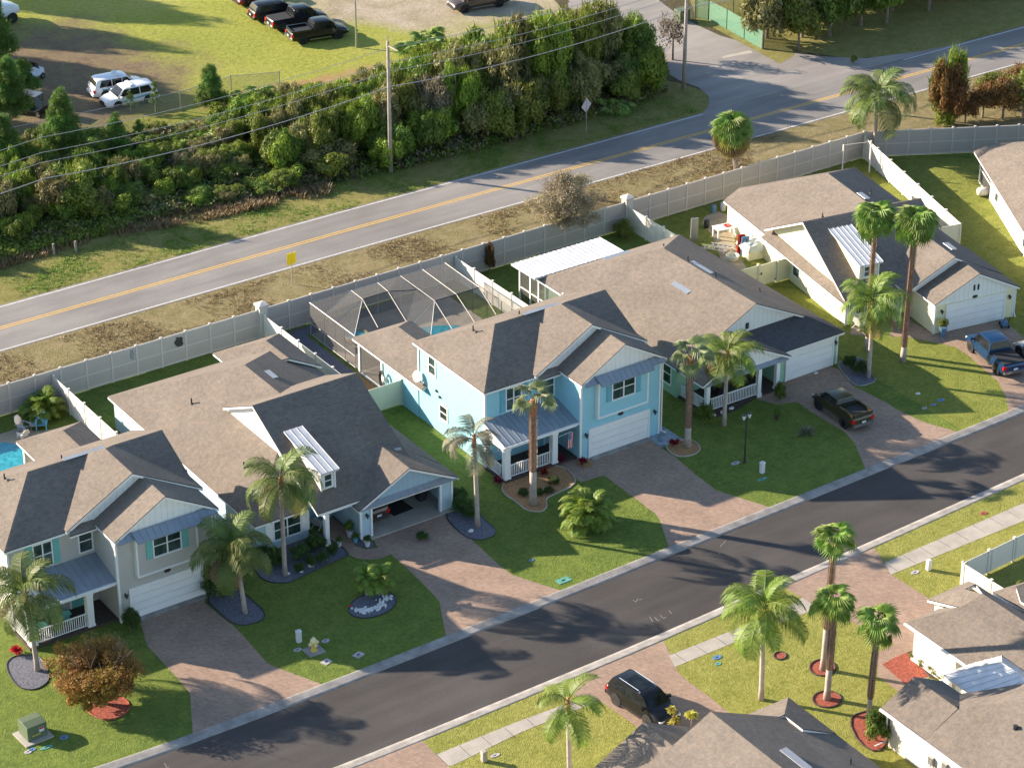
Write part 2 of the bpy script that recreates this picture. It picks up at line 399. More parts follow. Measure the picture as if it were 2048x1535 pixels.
# ---------------- behind the rear fence ----------------
sheet('verge',[(-140,27.8),(260,27.8),(260,37.2),(-140,37.2)],0,'verge',px=False)
sheet('wood_floor',[(-140,45.5),(300,45.5),(300,300),(-140,300)],-.004,'brush',px=False)
sheet('verge',[(-140,42.5),(44.6,42.2),(45.6,43.4),(46.6,45.3),(46.9,47.2),(46.2,49.6),(44.6,52.0),(-140,52.0)],0,'vergeN',px=False)
sheet('verge',[(74.5,41.8),(67.5,42.9),(62.5,45.6),(59.5,50.5),(57.7,54.0),(58.4,58),(80,62),(140,58),(260,50),(260,41.6)],0,'vergeN',px=False)
def hy(x,o): return 39.98-.0125*max(0,x-5)+o
hw=sheet('highway',[(-140,hy(0,-3.5)),(5,hy(5,-3.5)),(260,hy(260,-3.5)),(260,hy(260,3.45)),(5,hy(5,3.45)),(-140,hy(0,3.45))],.012,'hwy',px=False)
def ribbon(name,x0,x1,o,w,z,mat):
    b=MB(); n=60
    for i in range(n):
        a=x0+(x1-x0)*i/n; c=x0+(x1-x0)*(i+1)/n
        b.poly([(a,hy(a,o)-w/2,z),(c,hy(c,o)-w/2,z),(c,hy(c,o)+w/2,z),(a,hy(a,o)+w/2,z)])
    q=b.build(name,M(mat)); q['kind']='structure'
ribbon('road_line',-140,260,-.14,.11,.017,'line_y'); ribbon('road_line',-140,260,.14,.11,.017,'line_y')
ribbon('road_line',-140,260,-3.27,.12,.017,'line_w'); ribbon('road_line',-140,43.6,3.17,.12,.017,'line_w'); ribbon('road_line',66.5,260,3.17,.12,.017,'line_w')
# side road with its flared mouth
sheet('side_road',[(43.2,42.6),(45.2,43.9),(46.5,45.6),(47.0,47.6),(46.6,50.0),(46.9,55),(48.2,62),(50.5,75),(52,90),(64,90),(58.2,72),(56.2,62),(56.4,56.5),(58.0,51.5),(60.8,47.3),(64.0,44.6),(69.5,43.1),(80,41.5),(60,41.5),(42.0,42.0)],.008,'apron',px=False)
# concrete strip across the side road
b=MB(); b.poly([(*G(1444,113).xy,.0125),(*G(1446,117).xy,.0125),(*G(1506,106).xy,.0125),(*G(1500,101).xy,.0125)]); q=b.build('concrete_strip',M('conc')); q['kind']='structure'
# field, dirt and sandy parking
def field_material():
    m,t,b=_new('patchy_field'); v=coord(t); sp=N(t,'SeparateXYZ'); t.links.new(v,sp.inputs[0])
    def blob(cx,cy,rx,ry,amp=.55,sc=.12,lo=.75,hi=1.1,seed=0):
        mp=N(t,'Mapping'); mp.inputs['Location'].default_value=(-cx/rx,-cy/ry,0); mp.inputs['Scale'].default_value=(1/rx,1/ry,0); t.links.new(v,mp.inputs[0])
        ln=N(t,'VectorMath',operation='LENGTH'); t.links.new(mp.outputs[0],ln.inputs[0])
        mp2=N(t,'Mapping'); mp2.inputs['Location'].default_value=(seed,seed*2,0); t.links.new(v,mp2.inputs[0])
        nz=noise(t,mp2.outputs[0],sc,6,.65); a=N(t,'Math',operation='MULTIPLY_ADD'); t.links.new(nz,a.inputs[0]); a.inputs[1].default_value=amp*2; a.inputs[2].default_value=-amp
        s_=N(t,'Math',operation='ADD'); t.links.new(ln.outputs['Value'],s_.inputs[0]); t.links.new(a.outputs[0],s_.inputs[1])
        mr=N(t,'MapRange'); mr.interpolation_type='SMOOTHSTEP'; mr.inputs[1].default_value=hi; mr.inputs[2].default_value=lo; t.links.new(s_.outputs[0],mr.inputs[0]); return mr.outputs[0]
    fn=noise(t,v,2.2,6,.75); md=noise(t,v,.35,5,.7); bg=noise(t,v,.06,4,.6,.3)
    gr=ramp(t,bg,[(.38,(.22,.24,.045)),(.52,(.30,.30,.06)),(.66,(.38,.34,.12))])
    gr=mixc(t,.55,gr,ramp(t,fn,[(.28,(.10,.12,.02)),(.5,(.25,.28,.045)),(.74,(.46,.44,.12))]))
    dirt=ramp(t,md,[(.35,(.12,.085,.055)),(.5,(.19,.14,.085)),(.65,(.20,.19,.07))]); dirt=mixc(t,.4,dirt,ramp(t,fn,[(.3,(.08,.055,.035)),(.7,(.28,.22,.14))]))
    sand=ramp(t,md,[(.32,(.24,.20,.11)),(.5,(.36,.30,.21)),(.68,(.45,.38,.30))]); sand=mixc(t,.3,sand,ramp(t,fn,[(.3,(.2,.17,.11)),(.7,(.46,.4,.32))]))
    c=mixc(t,blob(-2,83,15,17,.75,.10,.62,1.12),gr,dirt)
    c=mixc(t,blob(44,85,17,17,.45,.14,.72,1.12,7),c,sand)
    c=mixc(t,blob(17,68,9,1.6,.9,.25,.5,1.2,3),c,ramp(t,md,[(.3,(.30,.17,.08)),(.7,(.36,.26,.13))]))
    t.links.new(c,b.inputs['Base Color']); b.inputs['Roughness'].default_value=.92; b.inputs['Specular IOR Level'].default_value=.12; bump(t,b,fn,.6,.15); return m
MT['fieldmix']=field_material()
sheet('field',[(-120,74),(-20,71),(-1,66.5),(6,65.6),(12,64.6),(17,63.5),(22,61.5),(30,62),(43,61.5),(49,70),(51,90),(60,300),(-120,300)],.004,'fieldmix',px=False,smooth=1)
sheet('parking',[(1180,-30),(1260,12),(1380,28),(1372,75),(1300,60),(1200,40),(1120,20)],.010,'apron',smooth=1)
sheet('field',[(1376,-10),(1398,52),(1425,55),(1560,128),(1590,110),(1560,60),(1530,-30)],.010,'vergeN',smooth=0)
# sandy wear patches on the verge strip
rg=random.Random(5)
sheet('verge',[(49.2,27.8),(49.5,27.6),(84,9),(300,-60),(300,36.6),(49.2,36.6)],.003,'verge',px=False)
sheet('lawn',[(24.3,-11.4),(28.7,-11.3),(40,-10.85),(60,-9.45),(60,20),(50,27.5),(24.3,27.5)],.003,'lawn_y',px=False)
# ---------------- driveways, walks ----------------
sheet('driveway',[(280,1243),(294,1290),(352,1352),(380,1386),(386,1471),(646,1368),(588,1347),(547,1331),(533,1323),(472,1255),(410,1205),(412,1188)],.006,'paver')
sheet('driveway',[(745,1073),(881,1026),(890,1029),(949,1083.5),(1001,1132),(1025,1149),(1080,1167),(1121,1180),(892,1271),(878.5,1202),(861,1182),(811,1133),(782,1108),(761,1116),(738,1119),(714,1116),(685,1102.6),(656,1078),(645,1060),(650,1030),(700,1015),(706,1055),(700,1073),(711,1091),(732,1098),(755,1094)],.006,'paver')
sheet('driveway',[(1178.7,915),(1292,874),(1301,877),(1322,895),(1351.6,914.5),(1393,950),(1424,973),(1430,979),(1485,997),(1539.5,1013.6),(1338,1094),(1319,1038),(1310,1026),(1263,991),(1208,950),(1161,964),(1126,932),(1110,905),(1140,893),(1155,922)],.006,'paver')
sheet('driveway',[(1570,760),(1656,732),(1676,737),(1707,772),(1775,806),(1796,820),(1847,843.5),(1914,863),(1731,937),(1710.5,888),(1690,864),(1650,840),(1621.6,823),(1594,803),(1553,809),(1512,797),(1500,775),(1515,750),(1548,735),(1560,765)],.006,'paver')
sheet('driveway',[(1867,669),(1998,641),(2010,641),(2048,676),(2110,720),(2110,790),(2018,823),(2011,792),(1998,765),(1936,710),(1909,693),(1812,673),(1749,674),(1700,668),(1702,655),(1760,640),(1800,625)],.006,'paver')
sheet('driveway',[(1113,1371),(1327,1281),(1343,1311),(1354.6,1342),(1380,1365),(1414,1389),(1441,1411),(1500,1455),(1420,1530),(1300,1500),(1272,1451),(1204,1403),(1180,1399),(1150,1391)],.006,'paver')
sheet('driveway',[(1565,1172),(1749,1095),(1768,1125),(1782,1148),(1858,1196),(1880,1230),(1826,1255),(1840,1290),(1870,1330),(1850,1372),(1796,1381),(1755,1352),(1755,1304),(1789,1287),(1710,1246),(1635,1215),(1604,1195)],.006,'paver')
sheet('driveway',[(700,1536),(845,1480),(872,1508),(896,1530),(960,1600),(700,1700),(560,1590)],.006,'paver')
sheet('sidewalk',[(872,1508),(1030,1444),(1178,1390),(1196,1398),(1180,1408),(1045,1462),(905,1530),(896,1530)],.010,'conc')
sheet('sidewalk',[(1338,1310),(1349,1306),(1474.6,1256),(1584,1207),(1604.6,1195),(1635,1215),(1478,1280),(1350,1333)],.010,'conc')
sheet('sidewalk',[(1768.6,1124.6),(1981,1034),(2048,1005),(2140,965),(2140,1000),(2048,1041),(1782,1148.5)],.010,'conc')
# joints in the sidewalks
b=MB()
for a,c in (((872,1508),(1178,1390)),((1349,1306),(1600,1197)),((1769,1125),(2120,975))):
    A=G(*a);C=G(*c);L=(C-A).length;t=(C-A)/L;n=Vector((t.y,-t.x,0))
    k=0
    while k<L:
        p=A+t*k; b.poly([p+Vector((0,0,.0125)),p+t*.03+Vector((0,0,.0125)),p+t*.03+n*1.2+Vector((0,0,.0125)),p+n*1.2+Vector((0,0,.0125))]); k+=1.55
q=b.build('sidewalk_joint',M('mulch_d')); q['kind']='structure'
# ---------------- planting beds (part of the ground) ----------------
def bed(pts,mat,edge=None,z=.02,sm=2,name='planting_bed'):
    o=sheet(name,pts,z,mat,smooth=sm)
    if edge:
        P=smoothpoly([G(*p).xy for p in pts],sm); b=MB(); P3=[(p[0],p[1],.03) for p in P]+[(P[0][0],P[0][1],.03),(P[1][0],P[1][1],.03)]
        b.tube(P3,.055 if edge!='dark' else .04,5); q=b.build('bed_edging',M(edge)); q['kind']='structure'
    return o
bed([(9,1331),(25,1312),(53,1309),(82,1312),(103,1353),(88,1372),(62,1381),(32,1372)],'gravel','dark')
bed([(164,1417),(212,1444),(253,1427),(262,1407),(239,1390),(188,1386)],'mulch_r','mulch_r')
bed([(412,1200),(428,1215),(472,1254),(523,1243),(533,1225),(499,1195),(472,1174),(431,1154)],'gravel','dark')
bed([(500,1120),(513,1147),(533,1164),(575,1167),(595,1157),(636,1137),(684,1116),(700,1109),(680,1090),(655,1078),(640,1060),(560,1085)],'gravel','dark')
bed([(745+50*math.cos(a)*.98-10*math.sin(a)*.0, 1209.5+25*math.sin(a)-9*math.cos(a)) for a in [i*PI/8 for i in range(16)]],'gravel','dark',sm=1)
bed([(888,1031),(915,1062),(949,1083),(990,1072),(992,1058),(970,1040),(945,1010),(905,1012)],'gravel','dark')
bed([(706,1055),(701,1073),(711,1090),(732,1097),(752,1093),(742,1078),(722,1080)],'gravel',None,sm=1)
bed([(1003,968.6),(1007,988),(1034.5,1004),(1052,1021),(1081,1025),(1095,1015.5),(1091,998),(1105,990),(1161.5,965),(1124,927.6),(1073.6,939),(1025,957)],'mulch_b','conc',sm=2)
bed([(1150,916),(1152,926),(1170,938),(1189,932),(1178,918)],'mulch_b',None,sm=1)
bed([(1326,891),(1351.6,914.5),(1385,911.5),(1402,901),(1396.5,887),(1381,879),(1363,879)],'mulch_b','conc',sm=2)
sheet('flagstone_path',[(1314.5,846),(1365,877),(1345,890),(1322,895),(1297,875)],.016,'flag')
bed([(1380,815),(1392,840),(1425,838),(1475,820),(1512,797),(1510,782),(1440,805)],'mulch_d',None,sm=1)
bed([(1690,724),(1676,724),(1678,737),(1707,770),(1724,773),(1755,762),(1740,745),(1725,712)],'gravel','conc_d',sm=1)
bed([(1560+13*math.cos(a),1311+8*math.sin(a)) for a in [i*PI/5 for i in range(10)]],'mulch_r','mulch_d',sm=1)
bed([(1645+27*math.cos(a),1335+17*math.sin(a)) for a in [i*PI/5 for i in range(10)]],'mulch_r','mulch_d',sm=1)
bed([(1654+30*math.cos(a),1398+17*math.sin(a)) for a in [i*PI/5 for i in range(10)]],'mulch_r','mulch_d',sm=1)
bed([(1697,1441),(1717,1424),(1769,1418),(1785,1450),(1775,1485),(1755,1506),(1717,1485)],'mulch_r','mulch_d',sm=1)
bed([(1764,1328),(1790,1314),(1813,1304),(1836,1322),(1856,1352),(1834,1356),(1820,1374),(1797,1356)],'mulch_r',None,sm=0)
bed([(1813,1304),(1836,1322),(1860,1355),(1905,1365),(1895,1345),(1860,1318),(1826,1300)],'mulch_d',None,sm=0,z=.024)
# pool deck behind the left house, and screened pool court
sheet('pool_deck',[(-80,930),(-80,893),(0,868),(36,856),(75,862),(160,850),(200,880),(150,960),(60,980),(-80,1010)],.012,'sand')
sheet('pool_water',[(-60,900),(-20,887),(0,884.6),(16,884.6),(35,889),(50,901),(57,918),(53,935),(30,950),(-20,962),(-60,950)],.02,'pool',smooth=1) if 'pool' in MT else None
# ================= houses =================
SN=math.sin(math.atan(.5))
def clipz(P,z,keep_above):
    out=[];n=len(P)
    for i in range(n):
        a,b=P[i],P[(i+1)%n]; da=a.z-z; db=b.z-z
        if not keep_above: da,db=-da,-db
        if da>=0: out.append(a)
        if (da>0 and db<0) or (da<0 and db>0): out.append(a+(b-a)*(da/(da-db)))
    return out
def roof(parent,planes,mat='shingle',dz=.085,lift=.013,name='roof',thick=.20,fascia='white',courses=True):
    """planes: lists of 3D points (counter-clockwise from above). shingle courses are real overlapping steps"""
    top=MB(); fas=MB(); drip=MB()
    for P in planes:
        P=[Vector(p) for p in P]
        nrm=(P[1]-P[0]).cross(P[2]-P[0])
        if nrm.z<0: P=P[::-1]
        zs=[p.z for p in P]; z0=min(zs); z1=max(zs)
        if courses and z1-z0>.2:
            k=0; za=z0
            while za<z1-1e-4:
                zb=min(za+dz,z1)
                Q=clipz(clipz(P,za,True),zb,False)
                if len(Q)>=3:
                    L=[Vector((q.x,q.y,q.z+lift*(zb-q.z)/(zb-za))) for q in Q]
                    top.poly(L)
                    # riser
                    for i in range(len(Q)):
                        a,b=Q[i],Q[(i+1)%len(Q)]
                        if abs(a.z-za)<1e-5 and abs(b.z-za)<1e-5:
                            top.poly([a,b,Vector((b.x,b.y,b.z+lift)),Vector((a.x,a.y,a.z+lift))])
                za=zb
        else: top.poly(P)
        n=len(P)
        for i in range(n):
            a,b=P[i],P[(i+1)%n]; dv=Vector((0,0,.055)); dw=Vector((0,0,thick)); up=Vector((0,0,lift))
            drip.poly([a-dv,b-dv,b+up*.5,a+up*.5])
            fas.poly([a-dw,b-dw,b-dv,a-dv])
        fas.poly([p-Vector((0,0,thick)) for p in reversed(P)])
    r=top.build(name,M(mat),parent)
    fas.build('fascia',M(fascia),r); drip.build('drip_edge',M('drip'),r)
    return r
def gable_planes(axis,c,half,e,zc,ze,f,b,ov=0):
    """gable running along y (axis 'y') centred x=c: ridge at height zc, eaves ze, from y=f to y=b"""
    if axis=='y': return [[(c-half,f,ze),(c,f,zc),(c,b,zc),(c-half,b,ze)],[(c+half,f,ze),(c+half,b,ze),(c,b,zc),(c,f,zc)]]
    return [[(f,c-half,ze),(b,c-half,ze),(b,c,zc),(f,c,zc)],[(f,c+half,ze),(f,c,zc),(b,c,zc),(b,c+half,ze)]]
def window(parent,face,x,y,z,w,h,split=2,shut=None,shm='sh_blue',frame='white',grid=False):
    """face 'S' looks to -y, 'W' to -x, 'E' to +x; (x,y,z) = centre on the wall plane"""
    rz={'S':0,'W':-PI/2,'E':PI/2,'N':PI}[face]
    T=Matrix.Translation((x,y,z))@Matrix.Rotation(rz,4,'Z')
    def put(b,name,mat,par):
        b.v=[tuple(T@Vector(v)) for v in b.v]; return b.build(name,M(mat),par)
    f=MB(); t=.09; d=.05
    f.box(-w/2-t,-w/2,-d,.01,-h/2-t,h/2+t); f.box(w/2,w/2+t,-d,.01,-h/2-t,h/2+t)
    f.box(-w/2,w/2,-d,.01,h/2,h/2+t); f.box(-w/2,w/2,-d-.02,.01,-h/2-t,-h/2)
    for i in range(1,split):
        xx=-w/2+w*i/split; f.box(xx-.045,xx+.045,-d+.004,.01,-h/2,h/2)
    n=split
    for i in range(n):
        a=-w/2+w*i/n+(.045 if i else 0); c=-w/2+w*(i+1)/n-(.045 if i<n-1 else 0)
        f.box(a,c,-d+.008,.01,-.03,.03)
        if grid:
            for q in (1/3,2/3): f.box(a+(c-a)*q-.012,a+(c-a)*q+.012,-d+.015,.008,.03,h/2)
    fr=put(f,'window',frame,parent)
    g=MB(); g.poly([(-w/2,-.012,-h/2),(w/2,-.012,-h/2),(w/2,-.012,h/2),(-w/2,-.012,h/2)]); put(g,'pane','glass',fr)
    if shut:
        for s in (-1,1):
            b=MB(); x0=s*(w/2+t+.02); x1=s*(w/2+t+.02+shut); a,c=min(x0,x1),max(x0,x1)
            b.box(a,c,-.05,.01,-h/2-.05,h/2+.05); b.box(a+.04,c-.04,-.062,-.05,-h/2,-.04); b.box(a+.04,c-.04,-.062,-.05,.04,h/2)
            put(b,'shutter',shm,parent)
    return fr
def garage_door(parent,x0,x1,y,z1,mat='door'):
    b=MB(); nz=4
    for i in range(nz):
        a=z1*i/nz; c=z1*(i+1)/nz; b.box(x0,x1,y-.03,y+.02,a+.012,c-.012)
        n=4
        for k in range(n):
            p=x0+(x1-x0)*k/n; q=x0+(x1-x0)*(k+1)/n; b.box(p+.1,q-.1,y-.045,y-.03,a+.1,c-.1)
    o=b.build('garage_door',M('white'),parent)
    f=MB(); t=.13
    f.box(x0-t,x0-.002,y-.07,y+.02,0,z1+t); f.box(x1+.002,x1+t,y-.07,y+.02,0,z1+t); f.box(x0-.002,x1+.002,y-.07,y+.02,z1+.002,z1+t)
    f.build('door_frame',M('white'),o); return o
def corner_trim(parent,pts,z0,z1,w=.12,mat='white'):
    for x,y in pts: MB().box(x-w/2,x+w/2,y-w/2,y+w/2,z0,z1).build('corner_trim',M(mat),parent)
def gutter_pipe(parent,pts,r=.05):
    return MB().tube(pts,r,6).build('downspout',M('white'),parent)
def wall_lamp(parent,x,y,z):
    b=MB(); b.box(x-.05,x+.05,y-.03,y,z-.1,z+.12); b.lathe([(.03,.12),(.13,.02),(.12,0),(.07,-.02),(.06,-.18),(.02,-.2)],(x,y-.16,z),8)
    b.cyl((x,y-.02,z+.13),(x,y-.16,z+.13),.015,5)
    return b.build('wall_lamp',M('dark'),parent)
def number_plate(parent,x,y,z):
    b=MB(); n=14; b.slab([(x+.24*math.cos(2*PI*k/n),y-.03,z+.13*math.sin(2*PI*k/n)) for k in range(n)],(0,.028,0))
    b.box(x-.09,x+.09,y-.04,y-.031,z-.012,z+.012)
    return b.build('number_plate',M('dark'),parent)
def railing(parent,a,b_,h=.95,z=.15,post=True):
    a=Vector((*a,z)); c=Vector((*b_,z)); L=(c-a).length; t=(c-a)/L; ang=math.atan2(t.y,t.x)
    m=MB(); n=int(L/.14)
    for zz,s in ((.09,.05),(h,.07)): m.obox(a+t*L/2+Vector((0,0,zz)),L,.06,s,ang)
    for i in range(1,n): m.obox(a+t*(L*i/n)+Vector((0,0,.115+(h-.15)/2)),.045,.04,h-.15,ang)
    return m.build('railing',M('white'),parent)
def post(parent,x,y,z0,z1,s=.34):
    b=MB(); b.box(x-s/2,x+s/2,y-s/2,y+s/2,z0,z1); b.box(x-s/2-.04,x+s/2+.04,y-s/2-.04,y+s/2+.04,z0,z0+.3); b.box(x-s/2-.03,x+s/2+.03,y-s/2-.03,y+s/2+.03,z1-.18,z1)
    return b.build('porch_post',M('white'),parent)
def metal_roof(parent,P,mat='metal',seam=.42,name='metal_roof',along=None,thick=.06):
    """P: quad eave-left, eave-right, top-right, top-left; raised seams run from eave to top"""
    A,B,C,D=[Vector(p) for p in P]
    m=MB().slab([A,B,C,D],(0,0,-thick))
    L=(B-A).length; n=max(2,int(L/seam))
    for i in range(n+1):
        p=A+(B-A)*(i/n); q=D+(C-D)*(i/n); t=(B-A).normalized()*.014; u=Vector((0,0,.035))
        m.add([p-t,p+t,q+t,q-t,p-t+u,p+t+u,q+t+u,q-t+u],[(4,5,6,7),(0,1,5,4),(1,2,6,5),(2,3,7,6),(3,0,4,7)])
    return m.build(name,M(mat),parent)
def ridge_vent(parent,a,b_,w=.3,mat='metal',h=.05):
    a=Vector(a);c=Vector(b_);t=(c-a).normalized();n=Vector((-t.y,t.x,0))*w/2
    return MB().slab([a-n+Vector((0,0,h)),c-n+Vector((0,0,h)),c+n+Vector((0,0,h)),a+n+Vector((0,0,h))],(0,0,-h+.02)).build('ridge_vent',M(mat),parent)
def box_vent(parent,p,slope,length=1.25,w=.42,h=.2,mat='galv'):
    """long off-ridge vent lying along the slope line; slope = unit vector down the roof"""
    p=Vector(p); s=Vector(slope).normalized(); sv=Vector((0,1,0)) if abs(s.x)>abs(s.y) else Vector((1,0,0))
    nrm=s.cross(sv); nrm=nrm if nrm.z>0 else -nrm
    A=p-sv*length/2; B=p+sv*length/2
    vs=[A,B,B+s*w,A+s*w,A+nrm*.02,B+nrm*.02,B+s*w+nrm*h,A+s*w+nrm*h]
    return MB().add(vs,[(4,5,6,7),(0,1,5,4),(1,2,6,5),(2,3,7,6),(3,0,4,7)]).build('roof_vent',M(mat),parent)
def pipe_vent(parent,p,h=.35,r=.05):
    p=Vector(p); b=MB(); b.cyl(p-Vector((0,0,.05)),p+Vector((0,0,h)),r,8); b.lathe([(.14,0),(.06,.08)],p,8)
    return b.build('pipe_vent',M('dark'),parent)
def walls(parent,polys,mat,name='wall'):
    b=MB()
    for P,z0,z1 in polys: b.prism(P,z0,z1)
    return b.build(name,M(mat),parent)
def gable_wall(parent,P,d,mat,name='gable_wall'):
    return MB().slab(P,d).build(name,M(mat),parent)
def rect(x0,x1,y0,y1): return [(x0,y0),(x1,y0),(x1,y1),(x0,y1)]

# ---------- the two-storey houses ----------
def two_storey(ox,oy,label,sid,shm,doorlike='white'):
    H=empty('two_storey_house',(ox,oy,0),0,label,'house')
    # walls: left block and garage block
    walls(H,[(rect(-5.75,0,2.95,11.2),0,5.75),(rect(0,6.65,0,11.2),0,5.78)],sid)
    corner_trim(H,[(-5.75,2.95),(0.02,0.02),(6.63,0.02)],0,5.62,.14)
    corner_trim(H,[(-5.75,11.15)],2.9,5.6,.14)
    # garage gable + big cross gable + hipped main roof
    e=5.9
    hipL=[(-6.05,2.6,e),(-6.05,11.5,e),(-2.2,7.05,8.05)]
    front=[(-6.05,2.6,e),(7.05,2.6,e),(7.05,7.05,8.05),(-2.2,7.05,8.05)]
    back=[(-6.05,11.5,e),(-2.2,7.05,8.05),(7.05,7.05,8.05),(7.05,11.5,e)]
    roof(H,[hipL,front,back])
    cx=3.42; zr=8.02
    # cross gable, face at y=3.4, left slope shallow and long
    nx=2.65; nz=8.58
    roof(H,[[(-2.0,2.45,6.0),(nx,2.45,nz),(nx,6.1,nz),(1.5,7.3,7.94),(-2.0,7.3,6.0)],[(7.35,2.45,5.97),(7.35,7.3,5.97),(3.9,7.3,7.89),(nx,6.1,nz),(nx,2.45,nz)],[(nx,6.1,nz),(3.9,7.3,7.9),(1.5,7.3,7.9)]],name='cross_gable_roof',thick=.24)
    gable_wall(H,[(-1.7,2.72,5.72),(7.0,2.72,5.72),(nx,2.72,nz-.2)],(0,.15,0),'batten')
    # garage gable roof
    roof(H,[[(-.15,-.28,5.98),(cx,-.28,zr+.02),(cx,3.2,zr+.02),(-.15,3.2,5.98)],[(6.98,-.28,5.98),(6.98,3.2,5.98),(cx,3.2,zr+.02),(cx,-.28,zr+.02)]],name='garage_gable_roof')
    gable_wall(H,[(0.0,-.02,5.75),(6.65,-.02,5.75),(6.65,-.02,5.95),(cx,-.02,zr-.2),(0,-.02,5.95)],(0,.2,0),'batten')
    # skirt eave of the small roof between the gables
    roof(H,[[(-1.95,2.15,5.80),(-.1,2.15,5.80),(-.1,2.75,6.12),(-1.6,2.75,6.12)]],name='skirt_roof',thick=.16)
    # metal awning across the gable
    metal_roof(H,[(1.15,-.85,5.72),(5.5,-.85,5.72),(5.6,-.25,6.2),(1.05,-.25,6.2)],seam=.42,name='metal_awning')
    metal_roof(H,[(.0,-.5,5.86),(1.1,-.5,5.86),(1.05,-.06,6.2),(.45,-.06,6.2)],seam=.5,name='metal_awning')
    metal_roof(H,[(5.55,-.5,5.86),(6.8,-.5,5.86),(6.4,-.06,6.2),(5.6,-.06,6.2)],seam=.5,name='metal_awning')
    # box-out bay under the awning
    b=MB().box(1.3,5.3,-.32,.02,3.1,5.72); b.build('bay_wall',M(sid),H)
    t=MB(); t.box(1.18,1.3,-.36,.02,3.0,5.7); t.box(5.3,5.42,-.36,.02,3.0,5.7); t.box(1.3,5.3,-.36,.02,2.98,3.1); t.build('bay_trim',M('white'),H)
    window(H,'S',3.3,-.33,4.85,1.8,1.42,2,.42,shm)
    garage_door(H,.78,5.66,-.03,2.13)
    wall_lamp(H,.42,0,1.9); wall_lamp(H,6.2,0,1.9); number_plate(H,3.35,-.0,2.62)
    b=MB().box(.75,5.7,-.5,-.06,0,.05); b.build('door_sill',M('conc_d'),H)
    # front windows of the left block, porch
    window(H,'S',-3.45,2.95,4.62,1.15,1.6,2,.42,shm)
    window(H,'S',-.6,2.95,4.65,.82,1.45,1)
    window(H,'W',-5.75,9.45,4.83,.78,1.3,1); window(H,'W',-5.75,8.05,1.76,.85,1.0,1)
    # porch: metal roof, gutter, posts, railing, deck, door, window
    metal_roof(H,[(-6.0,.25,2.92),(.0,.25,2.92),(.0,2.95,3.62),(-6.0,2.95,3.62)],seam=.43,name='porch_roof')
    MB().box(-6.05,.0,.13,.25,2.74,2.88).build('gutter',M('white'),H)
    MB().box(-5.98,0,.4,.62,2.5,2.84).box(-5.98,-5.8,.62,2.95,2.5,2.84).build('porch_beam',M('white'),H)
    gable_wall(H,[(-5.96,.45,2.84),(-5.96,2.95,2.84),(-5.96,2.95,3.52),(-5.96,.45,2.9)],(.12,0,0),'white','porch_gable')
    MB().box(-5.95,-.003,.35,2.949,0,.16).build('porch_floor',M('mulch_d'),H)
    for x in (-5.6,-1.75): post(H,x,.65,.0,2.5,.42)
    post(H,-5.78,2.75,.0,2.5,.2)
    railing(H,(-5.38,.6),(-1.98,.6)); railing(H,(-5.8,.88),(-5.8,2.64))
    window(H,'S',-3.9,2.95,1.6,1.5,1.3,2)
    d=MB().box(-1.9,-1.0,2.9,2.96,.16,2.2); d=d.build('front_door',M(shm),H); MB().box(-2.0,-1.9,2.88,2.97,.16,2.3).box(-1.0,-.9,2.88,2.97,.16,2.3).box(-1.9,-1.0,2.88,2.97,2.2,2.3).build('door_frame',M('white'),d)
    # rear one-storey wing
    zl=2.72
    return H
def rear_wing(H,x0,x1,y0,y1,sid,ze=2.75,open_=True,cut=1.0):
    """low rear wing with hip roof towards the garden"""
    cx=(x0+x1)/2; hw=(x1-x0)/2; zr=ze+hw*.5
    roof(H,[[(x0-.3,y0,ze),(cx,y0,zr+.15),(cx,y1-hw,zr+.15),(x0-.3,y1+.3,ze)],[(x1+.3,y0,ze),(x1+.3,y1+.3,ze),(cx,y1-hw,zr+.15),(cx,y0,zr+.15)],[(x0-.3,y1+.3,ze),(cx,y1-hw,zr+.15),(x1+.3,y1+.3,ze)]],name='rear_roof')
def screen_panel(parent,pts,mat='screen',name='screen'):
    return MB().poly(pts).build(name,M(mat),parent)
MT['screen']=screenm('insect_screen',(.10,.10,.095),.55)
MT['screen_lit']=screenm('sunlit_cage_screen',(.16,.155,.145),.46); MT['screen_shaded']=screenm('shaded_cage_screen',(.08,.08,.08),.16); MT['deck']=plain('pool_deck_concrete',(.34,.29,.23),.9,var=.2,scale=.8)  # same cage mesh twice: sun painted in as milkier, shade as darker and thinner
MT['bronze']=plain('dark_bronze_frame',(.05,.045,.045),.5)
MT['frame_w']=plain('pale_cage_frame',(.42,.40,.375),.5)
# ---- left grey house, blue house ----
HA=two_storey(-34.69,-.2,'two-storey grey house with teal shutters at the left edge','s_grey','sh_teal')
HB=two_storey(0,0,'two-storey sky blue house in the middle of the row','s_blue','sh_blue')
def wing(H,x0,x1,y1,sid,screen_side,y0=10.2,ze=2.75):
    rear_wing(H,x0+.3,x1-.3,y0,y1-.3,sid,ze)
    xs=x0+.35; xe=x1-.35; ys=y1-3.6
    walls(H,[(rect(xs,xe,11.25,ys),0,ze-.1)],sid,'wing_wall')
    b=MB()
    for x in (xs,xe):
        for y in (ys+.08,y1-.45): b.box(x-.09,x+.09,y-.09,y+.09,0,ze-.1)
    b.box(xs-.08,xs+.08,ys,y1-.4,0,.12); b.build('screen_frame',M('white'),H)
    screen_panel(H,[(xs,ys+.1,.1),(xs,y1-.5,.1),(xs,y1-.5,ze-.1),(xs,ys+.1,ze-.1)])
    screen_panel(H,[(xs,y1-.45,.1),(xe,y1-.45,.1),(xe,y1-.45,ze-.1),(xs,y1-.45,ze-.1)])
wing(HA,2.35,7.15,19.6,'s_grey',-1); wing(HB,-6.15,-1.3,19.5,'s_blue',-1)
